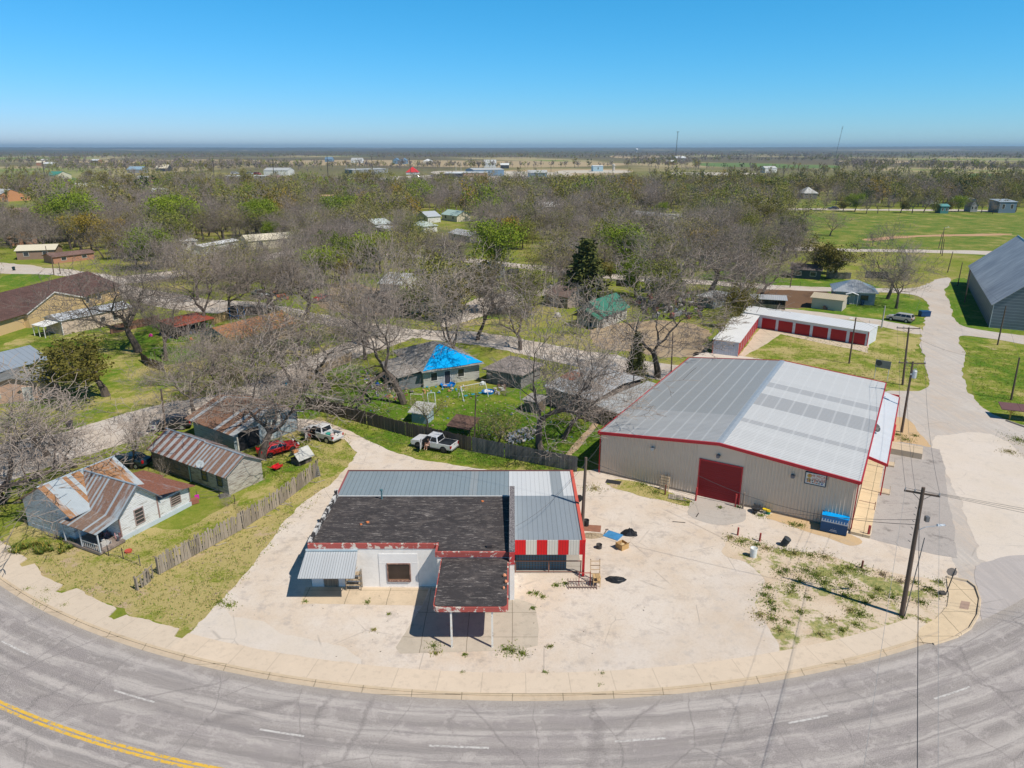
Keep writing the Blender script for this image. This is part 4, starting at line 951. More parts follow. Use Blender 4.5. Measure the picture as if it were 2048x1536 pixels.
# ================================================================ house under the blue tarpaulin
fr = frame((849,777), (905,765)); W, D = 9.2, 12.0
fr = (fr[0], fr[1] - rad(8), W)
t = thing('tarp_house', 'grey hip-roofed house with ragged roof edge beneath a blue tarpaulin', 'house', fr[0], fr[1])
SH = shingle((.36,.34,.32), .3)
gable_walls(t, W, D, 2.7, 2.7, 'n', siding((.52,.52,.48), (.25,.24,.22), .4), y0=.3)
m = MB(); m.box(-3.6, 0, .8, 8.6, 0, 2.2); m.build('lean_to', siding((.2,.22,.24), (.12,.12,.12), .3), t)
hip = hip_roof(t, W, D + .3, 2.8, 5.0, SH, .5, rl=3.0)
m = MB(); m.slab([(-4.0,.3,2.15),(-.3,.3,2.75),(-.3,9.2,2.75),(-4.0,9.2,2.15)], .08); m.build('lean_to_roof', shingle((.4,.37,.34), .4), t)
opening(t, 'window', 'f', W, D, 1.2, 2.2, .9, 2.1); opening(t, 'window', 'f', W, D, 5.6, 6.6, .9, 2.1); opening(t, 'door', 'f', W, D, 3.4, 4.3, .1, 2.1, None, flat((.05,.05,.06)), pane='door_panel')
for ch in t.children:
    if ch.name.startswith(('window', 'door')): ch.location.y = .3
m = MB()
hw = W/2
def hp(x, y): return (x, y, 2.80 + .055 + min((y + .5) / (W/2 + .5 + .15), (x + .5) / (hw + .5), (W + .5 - x) / (hw + .5)) * (5.0 - 2.75))
n = 14; vs = []; fs = []
for i in range(n + 1):
    for j in range(n + 1):
        u, v = i / n, j / n
        x = (-.3 + 9.8*u) * (1 - v) + (4.1 + 1.0*u) * v; y = -.5 + 5.4 * v + .12 * math.sin(u * 9) * (1 - v)
        q = hp(x, max(-.5, y)); vs.append((q[0], q[1], q[2] + .02 * math.sin(u * 40 + v * 17) + .03))
for i in range(n):
    for j in range(n): a = i*(n+1)+j; fs.append((a, a+n+1, a+n+2, a+1))
m.add(vs, fs); tp = m.build('tarpaulin', flat((.0,.36,.8), .4, var=.25, scale=3), loc=fr[0], rz=fr[1]); tag(tp, 'bright blue tarpaulin spread over the front of the grey hip roof', 'tarpaulin')
sm = tp.modifiers.new('thick', 'SOLIDIFY'); sm.thickness = .02

# grey hip shed and the tin-roofed workshop beside the warehouse
fr = frame((973,765), (1042,778)); W, D = fr[2], 6.0
t = thing('garage', 'grey wooden garage with a dark sagging hip roof among bare trees', 'garage', fr[0], fr[1])
gable_walls(t, W, D, 2.3, 2.3, 'n', planks((.2,.19,.19), 0, .2)); hip_roof(t, W, D, 2.35, 3.9, shingle((.3,.26,.24), .4), .5, rl=1.5)
fr, W, D = eframe((1085,768), (1188,797), (1250,746), 3.0)
t = thing('workshop', 'tin-roofed workshop with a rusty patch and open lean-to next to the warehouse', 'workshop', fr[0], fr[1])
gable_walls(t, W - .8, D - .8, 2.6, 2.6, 'n', planks((.2,.17,.15), 0, .25), x0=.4, y0=.4)
m = MB(); m.slab([(0,0,2.7),(W,0,2.7),(W,D*.55,3.5),(0,D*.55,3.5)], .07); m.slab([(0,D*.55,3.5),(W,D*.55,3.5),(W,D,3.0),(0,D,3.0)], .07); m.build('roof', ribmetal((.55,.56,.57), 0, .35, .25, .75, .5, .2), t)
m = MB(); m.slab([(.1,D*.3,3.2),(2.6,D*.3,3.2),(2.6,D*.52,3.56),(.1,D*.52,3.56)], .04); m.build('roof_patch', rustroof(0, .6, .95, rust=(.34,.1,.04)), t)
m = MB(); m.slab([(W+.25,-.6,2.5),(W+4.2,-.6,2.2),(W+4.2,D+.5,2.2),(W+.25,D+.5,2.5)], .07); m.build('lean_to_roof', ribmetal((.5,.52,.53), 1, .35, .45, .75, .5, .2), t)
for y in (-.4, D*.33, D*.66, D + .2): post(t, W + 4.0, y, 0, 2.2, .16, planks((.25,.14,.1), 0), 'post')
m = MB()
for y in [(-.3 + k*1.3) for k in range(int(D/1.3)+1)]: m.box(W+3.9, W+3.95, y, y+.9, .2, 1.3)
m.build('side_boards', planks((.26,.15,.11), 1, .2), t)
m = MB(); m.tube([(W+.1,D*.75,2.9),(W+.1,D*.75,4.2)], .08, 8); m.tube([(W-.2,D*.75,4.2),(W+.4,D*.75,4.2)], .14, 8); m.build('chimney_pipe', flat((.05,.045,.04)), t)
# playhouse, brush shelter and small sheds in the littered garden
fr = frame((824,845), (862,850)); W, D = 2.2, 2.0
t = thing('garden_shed', 'little pale-blue garden shed with grey roof behind the board fence', 'shed', fr[0], fr[1])
gable_walls(t, W, D, 1.5, 1.5, 'n', siding((.4,.52,.6), (.3,.35,.4), .2)); shed_roof(t, [(-.4,-.35,1.5),(W+.3,-.35,1.5),(W+.3,D+.3,2.2),(-.4,D+.3,2.2)], flat((.45,.45,.43), .8, .1, .25), .07)
fr = frame((893,872), (950,883)); t = thing('open_shelter', 'low shelter roofed with brown rotting boards behind the fence', 'shelter', fr[0], fr[1])
shed_roof(t, [(0,0,1.4),(3.4,0,1.4),(3.4,2.6,2.1),(0,2.6,2.1)], planks((.15,.09,.07), 1, .2), .1)
for x, y in ((.2,.2),(3.2,.2),(3.2,2.4),(.2,2.4)): post(t, x, y, 0, 1.45 if y < 1 else 2.0, .1, planks((.2,.15,.12)))
fr = frame((1048,822), (1082,830)); t = thing('hen_house', 'small dark wooden hen house under the forked bare tree', 'shed', fr[0], fr[1])
gable_walls(t, 2.2, 2.0, 1.7, 1.7, 'n', planks((.22,.17,.13), 0, .2)); shed_roof(t, [(-.2,-.3,1.75),(2.4,-.3,1.75),(2.4,2.2,2.0),(-.2,2.2,2.0)], flat((.3,.28,.26), .8), .06)

# green-roofed cottage
A = G(1205,657)
fr = (A, rad(-38.7), 6.0)
P1, P2 = G(1205,657), G(1253,638); dv = P2 - P1; D = dv.length
fr = (P1 , math.atan2(dv.y, dv.x) - math.pi/2, 0)
xl = loc_in(fr, 1140, 655).x
W = max(6.0, min(9.5, -xl)); fr = (P1 + Vector((-W*math.cos(fr[1]), -W*math.sin(fr[1]), 0)), fr[1], W)
t = thing('cottage', 'dark-gabled old cottage with a bright green metal roof', 'cottage', fr[0], fr[1])
GRN = ribmetal((.06,.22,.15), 1, .45, .05, .85, .4, .2, .12)
gable_walls(t, W, D, 2.9, 5.2, 'y', siding((.6,.58,.52), (.3,.27,.22), .35)); gable_roof(t, W, D, 2.9, 5.2, 'y', GRN, .5, ohg=.5)
m = MB(); m.slab([(W*.5,-2.2,3.8),(W+.3,-2.2,2.15),(W+.3,-.52,2.2),(W*.5,-.52,3.9)], .08); m.build('porch_roof', GRN, t)
m = MB(); m.extr([(-.1,2.3),(W*.5,3.9),(W+.1,2.3)], -2.1, -1.95); m.build('porch_gable', shingle((.2,.17,.15), .4), t)
m = MB(); m.slab([(-.4,-2.3,2.15),(W*.5,-2.3,3.95),(W*.5,-.52,3.95),(-.4,-.52,2.15)], .08); m.build('porch_roof', shingle((.18,.15,.14), .4), t)
for x in (.1, W*.33, W*.66, W-.1): post(t, x, -2.0, 0, 2.3, .14, WOODW, 'porch_post')
for u in (1.4, 4.4, 7.2):
    if u + 1 < D: opening(t, 'window', 'r', W, D, u, u+.8, .9, 2.2)
opening(t, 'door', 'f', W, D, W*.5-.45, W*.5+.45, .1, 2.1, None, flat((.05,.05,.05)), pane='door_panel')

# ================================================================ buildings along the left side
fr = frame((65,655), (245,612)); W = fr[2]
fr = frame((52,622), (238,568), 3.2); W, D = fr[2], 15.0
t = thing('meeting_hall', 'long tan hall with brown shingle roof and a wide cross gable', 'hall', fr[0], fr[1])
TAN = stucco((.62,.45,.24), .08); BRS = shingle((.13,.075,.065), .2)
gable_walls(t, W + 30, D, 3.1, 6.1, 'x', TAN, x0=-30.4); gable_roof(t, W + 30, D, 3.1, 6.15, 'x', BRS, .6, x0=-30.4, ohg=.5)
m = MB(); m.extr([(-1.0,0),(15.2,0),(15.2,3.0),(7.1,5.6),(-1.0,3.0)], -1.0, 6.0); m.build('cross_gable', TAN, t)
gable_roof(t, 16.2, 7.0, 3.0, 5.6, 'y', BRS, .5, x0=-1.0, y0=-1.0, ohg=.25, name='gable_roof')
m = MB(); m.add([(-1.5,-1.28,2.7),(7.1,-1.28,5.52),(15.7,-1.28,2.7),(-1.5,-1.28,2.95),(7.1,-1.28,5.8),(15.7,-1.28,2.95)], [(0,1,4,3),(1,2,5,4)]); m.build('barge_board', flat((.7,.68,.66)), t)
for u in (17.5, 21.5): opening(t, 'window', 'f', W, D, u, u+1.2, 1.2, 2.3, None)
fr, W, D = eframe((121,640), (262,612), (90,628), 3.0); D = 5.5
t = thing('annex_building', 'low cream building with white metal roof beside the tan hall', 'outbuilding', fr[0], fr[1])
gable_walls(t, W, D, 2.9, 3.7, 'x', stucco((.58,.47,.38), .08)); gable_roof(t, W, D, 2.92, 3.75, 'x', ribmetal((.74,.77,.8), 0, .4, .05, .85, .35, .3), .25)
m = MB(); m.slab([(-3.0,.6,2.2),(-.02,.6,2.6),(-.02,4.6,2.6),(-3.0,4.6,2.2)], .07); m.build('porch_roof', flat((.76,.76,.74)), t)
for y in (.8, 2.6, 4.4): post(t, -2.9, y, 0, 2.2, .1, flat((.75,.75,.75)), 'porch_post')
for u in (7.6, 10.3): opening(t, 'window', 'f', W, D, u, u+.9, .9, 1.9)
m = MB(); m.box(-.06,.06,-.07,-.003,0,2.9); m.build('corner_trim', flat((.75,.76,.78)), t)
fr = frame((-25,744), (92,714), 3.6); W, D = fr[2], 7.5
t = thing('metal_workshop', 'blue-grey metal workshop with standing seam roof at the left edge', 'workshop', fr[0], fr[1])
gable_walls(t, W - .4, D, 3.5, 4.9, 'x', ribmetal((.5,.56,.6), 0, .3, .1, .8)); gable_roof(t, W - .4, D, 3.55, 5.0, 'x', ribmetal((.36,.42,.49), 0, .9, .08, .6, .4, .3, .06), .6)
fr = frame((-40,812), (105,797)); W = fr[2]
t = thing('brick_house', 'pinkish brick house with grey roof in front of the metal workshop', 'house', fr[0], fr[1])
gable_walls(t, W, 5.0, 2.5, 3.6, 'y', stucco((.52,.34,.25), .25)); gable_roof(t, W, 5.0, 2.5, 3.7, 'y', shingle((.25,.25,.24), .2), .5)
opening(t, 'door', 'f', W, 5, W*.62, W*.62+1.0, .1, 2.0, None, flat((.5,.5,.48)), pane='door_panel'); opening(t, 'window', 'f', W, 5, 1.5, 2.6, .9, 1.9)
fr, W, D = eframe((351,652), (430,634), (320,636), 2.7)
t = thing('lean_to_shed', 'open shed with a patchy red rusted roof beside the bare trees', 'shed', fr[0], fr[1]); D = 5.5
shed_roof(t, [(0,0,2.5),(W,0,2.5),(W,D,3.1),(0,D,3.1)], rustroof(0, 1.4, .93, rust=(.3,.07,.04), spots=.5, light=(.24,.11,.09)), .08)
m = MB(); m.box(.3, W-.3, D-.3, D-.2, 0, 2.9); m.box(.2,.3,.4,D-.3,0,2.5); m.build('wall', planks((.08,.06,.05), 0, .25), t)
for x in (.3, W*.5, W-.3): post(t, x, .3, 0, 2.5, .14, planks((.2,.15,.12)))
P1, P2 = G(428,655,4.0), G(560,622,4.0); dv = P2 - P1; an = math.atan2(dv.y, dv.x); W = dv.length
fr = (Vector((P1.x, P1.y, 0)) + Vector((math.sin(an)*4.2, -math.cos(an)*4.2, 0)), an, W)
t = thing('ranch_house', 'long low ranch house with orange-brown roof and teal gable end', 'house', fr[0], fr[1])
gable_walls(t, W, 8.4, 2.4, 4.0, 'x', stucco((.4,.3,.2), .2)); gable_roof(t, W, 8.4, 2.4, 4.05, 'x', shingle((.36,.17,.08), .25), .5)
m = MB(); m.M = Matrix(((0,1,0,0),(1,0,0,0),(0,0,1,0),(0,0,0,1))); m.extr([(0,2.3),(8.4,2.3),(4.2,3.95)], -.08, -.002); m.build('gable_end', siding((.08,.2,.24), (.06,.1,.12), .3), t)
m = MB(); m.box(-.06,-.002,.2,8.2,.05,2.25); m.build('wall_panel', stucco((.2,.16,.15), .3), t)
# dark carport house with the red pickup, white cottages behind
fr, W, D = eframe((722,592), (780,604), (860,585), 2.8); D = 8.0
t = thing('carport_house', 'dark-roofed house with an open carport over a red pickup', 'house', fr[0], fr[1])
gable_walls(t, W + 3, 5.5, 2.5, 4.3, 'y', siding((.12,.12,.13), (.1,.1,.1), .2), x0=.2, y0=2.5); gable_roof(t, W + 3, D, 2.5, 4.4, 'y', shingle((.17,.14,.13), .3), .4, x0=.2)
for x in (.4, W + 2.8): post(t, x, .2, 0, 2.5, .14, WOODW)
m = MB(); m.box(W + 3.22, W+3.3, 3, 7, .2, 2.3); m.build('wall_panel', siding((.72,.72,.7), (.5,.5,.48), .2), t)
def simple_house(name, label, A, B, D, eave, ridge, axis, wm, rm, group=None, cat='house', kind='gable', win=2, oh=.4):
    fr = frame(A, B); W = fr[2]
    t = thing(name, label, cat, fr[0], fr[1], group)
    gable_walls(t, W, D, eave, ridge if kind == 'gable' else eave, axis if kind == 'gable' else 'n', wm)
    if kind == 'gable': gable_roof(t, W, D, eave, ridge, axis, rm, oh)
    elif kind == 'hip': hip_roof(t, W, D, eave, ridge, rm, oh)
    else: shed_roof(t, [(-oh,-oh,eave+.02),(W+oh,-oh,eave+.02),(W+oh,D+oh,ridge),(-oh,D+oh,ridge)], rm, .15)
    for k in range(win):
        u = W * (k + .5) / max(1, win); w = min(.7, W*.1)
        opening(t, 'window', 'f', W, D, u - w, u + w, eave*.38, eave*.78)
    return t
WS1, WS2 = siding((.7,.7,.68), (.5,.48,.44), .2), stucco((.62,.56,.44), .15)
LG, WT, DKR = flat((.5,.51,.5), .6, .15), flat((.74,.75,.74), .5, .1), shingle((.18,.15,.14), .3)
CRM = flat((.66,.6,.46), .6); BRK = stucco((.42,.22,.14), .2); GRY = stucco((.3,.31,.32), .2); TEAL = flat((.07,.25,.19), .5); PKR = shingle((.36,.24,.2), .3); BLUE = flat((.16,.25,.35), .5); DRK = flat((.05,.055,.065), .6)
H = [
 ('cottage', 'small white gabled cottage among bare trees right of the dark carport house', (803,595), (845,580), 6, 3.2, 5, 'y', WS1, LG, 'gable'),
 ('cottage', 'white-walled cottage half hidden by trunks above the small gabled cottage', (860,575), (884,570), 6, 2.8, 4, 'y', WS1, DKR, 'gable'),
 ('cottage', 'grey cottage with flat light roof by the driveway of the white car', (935,553), (972,560), 7, 2.8, 3.4, 'x', GRY, LG, 'shed'),
 ('cottage', 'pink-grey cottage left of the green-roofed house', (1092,610), (1135,618), 7, 2.8, 4.2, 'x', stucco((.35,.28,.24), .3), flat((.17,.12,.1), .7, var=.5), 'gable'),
 ('house', 'cream house with pale roof beside the street below the dark round evergreen', (498,500), (594,492), 9, 3.2, 4.8, 'x', WS2, CRM, 'gable'),
 ('mobile_home', 'long white-roofed mobile home behind the bare trees', (408,510), (478,496), 5, 2.8, 3.3, 'x', WS1, WT, 'gable'),
 ('mobile_home', 'short white mobile home standing at the end of the long one', (365,502), (395,498), 5, 3.2, 3.6, 'x', WS1, WT, 'gable'),
 ('house', 'cream-roofed house with open porch at the left street corner', (35,520), (112,517), 9, 3.0, 4.2, 'x', stucco((.3,.2,.15), .3), CRM, 'gable'),
 ('house', 'brown-roofed house beside the cream-roofed corner house', (108,528), (190,518), 6, 2.2, 3.0, 'x', BRK, shingle((.22,.14,.12), .2), 'gable'),
 ('house', 'orange-roofed house behind the cream-roofed corner house', (20,492), (75,488), 9, 3, 5, 'x', BRK, flat((.42,.24,.1), .8), 'hip'),
 ('house', 'long white-sided house with grey roof among the trees below the white storage roofs', (1262,440), (1328,448), 8, 3.2, 4.4, 'x', WS1, LG, 'gable'),
 ('house', 'tan house with white roof right behind the long white-sided house', (1336,446), (1362,446), 6, 3, 4, 'x', WS2, WT, 'gable'),
 ('house', 'pale blue-roofed house in the trees under the grey crown', (723,457), (752,462), 8, 2.8, 4.6, 'y', WS2, flat((.5,.56,.55), .6), 'gable'),
 ('house', 'white-roofed low house joined to the pale blue-roofed one', (752,466), (776,470), 7, 2.6, 3.2, 'x', WS1, WT, 'gable'),
 ('house', 'green-grey roofed white house left of the bright green tree', (820,462), (848,466), 7, 2.8, 4.4, 'x', WS1, flat((.45,.52,.48), .6), 'hip'),
 ('house', 'white gabled house with blue-grey roof in front of a tall bare tree', (832,442), (856,446), 7, 3, 5, 'y', WS1, flat((.42,.46,.5), .6), 'gable'),
 ('house', 'mint-roofed cottage half hidden by bare crowns', (884,440), (914,444), 8, 3, 5, 'x', WS2, flat((.4,.52,.48), .6), 'gable'),
 ('house', 'light-roofed house seen past the left side of the bright green tree', (898,478), (940,486), 8, 2.6, 3.8, 'x', stucco((.4,.38,.36), .2), LG, 'gable'),
 ('house', 'brick-gabled house with grey roof at the far left', (-12,405), (62,400), 14, 3, 8, 'y', stucco((.55,.27,.14), .1), LG, 'gable'),
 ('house', 'white-gabled tan-roofed house below the brick-gabled one', (-10,437), (62,437), 8, 3, 5, 'x', WS2, PKR, 'gable'),
 ('church_building', 'cream hall with a bright green roof on a lawn', (112,360), (144,358), 14, 5, 9, 'y', CRM, TEAL, 'gable'),
 ('house', 'house with wide grey-white roof and brick walls in the far left row', (147,384), (192,384), 10, 3, 7, 'x', BRK, LG, 'gable'),
 ('house', 'white-roofed house with brick gable right of the wide-roofed house', (195,388), (232,389), 9, 3, 6, 'x', BRK, WT, 'gable'),
 ('house', 'white low house between the wide-roofed house and the trees', (98,380), (138,380), 8, 3, 5, 'x', WS1, LG, 'gable'),
 ('house', 'white-roofed house at the right end of the far left row', (300,394), (330,394), 9, 3, 6, 'x', WS1, WT, 'gable'),
 ('house', 'small pink brick house showing a white gable among crowns', (300,418), (326,418), 7, 3, 5, 'y', BRK, PKR, 'gable'),
 ('house', 'white shed-roofed house at the far left edge', (0,372), (44,371), 10, 4, 5, 'x', WS1, LG, 'shed'),
 ('motel_building', 'long low white motel building with a flat roof', (452,360), (536,359), 16, 4, 4.6, 'x', GRY, WT, 'shed'),
 ('hall', 'big white metal hall with ridge vent behind the motel', (528,352), (576,352), 30, 7, 10, 'x', WS1, LG, 'gable'),
 ('house', 'white box-like house with an orange roof edge deep in the wood', (642,408), (664,408), 6, 5, 5.5, 'x', WS1, flat((.5,.34,.2)), 'shed'),
 ('house', 'brown-roofed house with grey gable under the white box-like house', (640,426), (672,426), 8, 3, 6, 'x', GRY, shingle((.25,.15,.12), .2), 'gable'),
 ('house', 'red-roofed pavilion beside the highway', (812,349), (836,349), 16, 3, 10, 'x', WT, flat((.6,.04,.04), .5), 'hip'),
 ('store_building', 'low dark shop with a long grey roof on the highway', (705,347), (776,345), 20, 5, 6, 'x', GRY, LG, 'shed'),
 ('filling_station', 'white canopy building of a filling station with cars below', (890,357), (925,357), 20, 6, 7, 'x', DRK, WT, 'shed'),
 ('store_building', 'tan flat-roofed shop right of the filling station', (926,356), (974,356), 25, 6, 7, 'x', stucco((.45,.3,.22), .2), LG, 'shed'),
 ('warehouse', 'long blue warehouse with a white end wall beyond the highway', (948,353), (1008,352), 30, 8, 10, 'x', BLUE, LG, 'gable'),
 ('warehouse', 'isolated dark blue shed in the yellow field', (1056,354), (1094,354), 22, 5, 8, 'x', BLUE, LG, 'gable'),
 ('warehouse', 'pale blue hall of the mixing plant on the pale yard', (1186,343), (1206,343), 25, 8, 9, 'x', flat((.4,.55,.62)), WT, 'gable'),
 ('barn', 'pair-left dark blue barn on the tan ridge', (785,328), (798,328), 30, 8, 13, 'y', BLUE, BLUE, 'gable'),
 ('barn', 'pair-right dark blue barn on the tan ridge', (799,328), (813,328), 30, 8, 13, 'y', BLUE, BLUE, 'gable'),
 ('house', 'white farmhouse on the tan ridge left of the blue barns', (702,326), (724,326), 25, 7, 12, 'x', WT, LG, 'gable'),
 ('barn', 'blue barn at the left end of the tan ridge', (650,324), (664,324), 25, 7, 13, 'x', BLUE, BLUE, 'gable'),
 ('house', 'light-roofed farmhouse alone on the tan ridge', (846,329), (864,329), 20, 7, 12, 'x', CRM, WT, 'hip'),
 ('house', 'white gabled farmhouse on the tan field above the blue warehouse', (968,335), (992,335), 20, 7, 14, 'x', WT, LG, 'gable'),
 ('barn', 'small white barn right of the gabled farmhouse', (1001,337), (1018,337), 20, 6, 9, 'x', DRK, WT, 'gable'),
 ('house', 'blue-roofed house in the wood at the far left', (255,346), (284,346), 20, 5, 9, 'x', GRY, flat((.25,.36,.45)), 'gable'),
 ('house', 'dark house with a cream gable in the far left wood', (312,343), (335,343), 18, 5, 10, 'x', DRK, CRM, 'gable'),
 ('house', 'grey house with a small roof vent standing by the mown lawn', (1606,398), (1634,398), 12, 4, 8, 'x', stucco((.2,.2,.2), .2), LG, 'hip'),
 ('mobile_home', 'white mobile home at the left of the far meadow edge', (1852,408), (1876,408), 7, 3.5, 4.5, 'x', WS1, WT, 'gable'),
 ('mobile_home', 'long white mobile home behind the meadow trees', (1905,408), (1946,408), 7, 3.5, 4.5, 'x', WS1, WT, 'gable'),
 ('mobile_home', 'grey-white mobile home high on the far meadow edge', (1928,390), (1956,390), 7, 3.5, 4.5, 'x', WS1, WT, 'gable'),
 ('shed', 'teal metal shed at the edge of the meadow', (1880,427), (1896,427), 5, 4, 5, 'x', flat((.06,.2,.2)), flat((.1,.28,.28)), 'gable'),
 ('house', 'blue-grey house on stilts by the meadow corner', (1996,426), (2030,426), 9, 6, 7, 'x', flat((.12,.18,.24)), flat((.3,.36,.42)), 'shed'),
 ('hut', 'grey dog-house-shaped hut on the meadow edge', (1940,424), (1954,424), 6, 4, 7, 'y', GRY, GRY, 'gable'),
 ('warehouse', 'blue and white hall at the foot of the thinner radio mast', (1352,323), (1372,323), 40, 9, 14, 'x', BLUE, WT, 'gable'),
 ('house', 'white-roofed house by the street, behind the conifer', (1100,500), (1150,510), 7, 2.6, 3.6, 'x', WS1, WT, 'gable'),
 ('house', 'grey-roofed house in front of the street behind the green-roofed cottage', (1290,585), (1350,592), 7, 2.5, 3.4, 'x', stucco((.3,.28,.25), .3), shingle((.35,.33,.32), .3), 'gable'),
 ('house', 'low grey flat-roofed house under trees left of the ploughed plot', (1395,612), (1425,618), 6, 2.4, 2.9, 'x', GRY, LG, 'shed'),
 ('house', 'dark low house under the olive trees by the right street', (1580,556), (1640,560), 8, 2.6, 3.6, 'x', flat((.06,.08,.1)), DKR, 'gable'),
 ('shed', 'white shed next to the dark fence by the right street', (1655,550), (1674,551), 5, 2.4, 3.4, 'x', WS1, LG, 'gable'),
]
for (nm, lb, A, B, D, e, r, ax, wm, rm, kd) in H:
    cat = {'cottage':'cottage','mobile_home':'mobile home','barn':'barn','warehouse':'warehouse','shed':'shed','hut':'hut','hall':'hall','store_building':'shop','motel_building':'motel','filling_station':'filling station','church_building':'church'}.get(nm, 'house')
    simple_house(nm, lb, A, B, D, e, r, ax, wm, rm, None, cat, kd, win=2 if A[1] > 400 else (3 if 'motel' in nm else 1))
r = random.Random(41)
for i in range(46):          # roofs that show between the far crowns
    x, y = r.uniform(40, 1560), 326 + 110 * r.random()**1.5
    if y < 345 and 520 < x < 1300 or y < 376 and 980 < x < 1300 or y < 365 and 600 < x < 1010: continue
    sc = min(1.5, max(1.0, G(x, y).y / 700)); w = 12 * sc * FOC / G(x, y).y
    simple_house('house', 'small pale-roofed house showing between the crowns of the far wood', (x, y), (x + w, y + r.uniform(-.6, .6)), 8*sc, 3*sc + 2, (4.6*sc + 2.5), 'x', r.choice((WS1, WS2, GRY, BRK)), r.choice((LG, WT, WT, CRM, PKR, LG)), 'pale-roofed houses in the far wood', win=0)
# concrete silo of the mixing plant and water tower
g = G(1227, 342); m = MB(); m.lathe([(2,0),(2,6),(1,7),(2.4,7.5),(2.4,10),(.5,11)], 12); tag(m.build('silo', flat((.5,.46,.4)), loc=g), 'pale concrete silo tower of the mixing plant', 'silo')
g = G(1273, 308); t = thing('water_tower', 'tiny white water tower on the horizon', 'water tower', g)
m = MB(); m.lathe([(2,0),(2,22)], 8); m.build('stem', WT, t); m = MB(); m.lathe([(3,21),(9,25),(9,31),(3,35)], 12); m.build('tank', WT, t)
# ================================================================ vehicles
TYRE, RIM, BLK, CHR = flat((.02,.02,.021), .9), flat((.45,.46,.48), .35, .6), flat((.015,.015,.016), .6), flat((.55,.56,.58), .3, .6)
TAIL, HEAD = flat((.45,.01,.015), .25), flat((.7,.72,.74), .15)
def patch(m, c, u0, u1, v0, v1, off=.012, mi=0):
    """thin plate lying on the quad c (bl, br, tr, tl), inset to u0..u1, v0..v1"""
    c = [Vector(q) for q in c]; n = (c[1]-c[0]).cross(c[3]-c[0]).normalized() * off
    P = lambda u, v: (c[0]*(1-u)+c[1]*u)*(1-v) + (c[3]*(1-u)+c[2]*u)*v
    q = [P(u0,v0), P(u1,v0), P(u1,v1), P(u0,v1)]
    m.add([p + n*.1 for p in q] + [p + n for p in q], [(4,5,6,7),(0,1,5,4),(1,2,6,5),(2,3,7,6),(3,0,4,7)], mi)
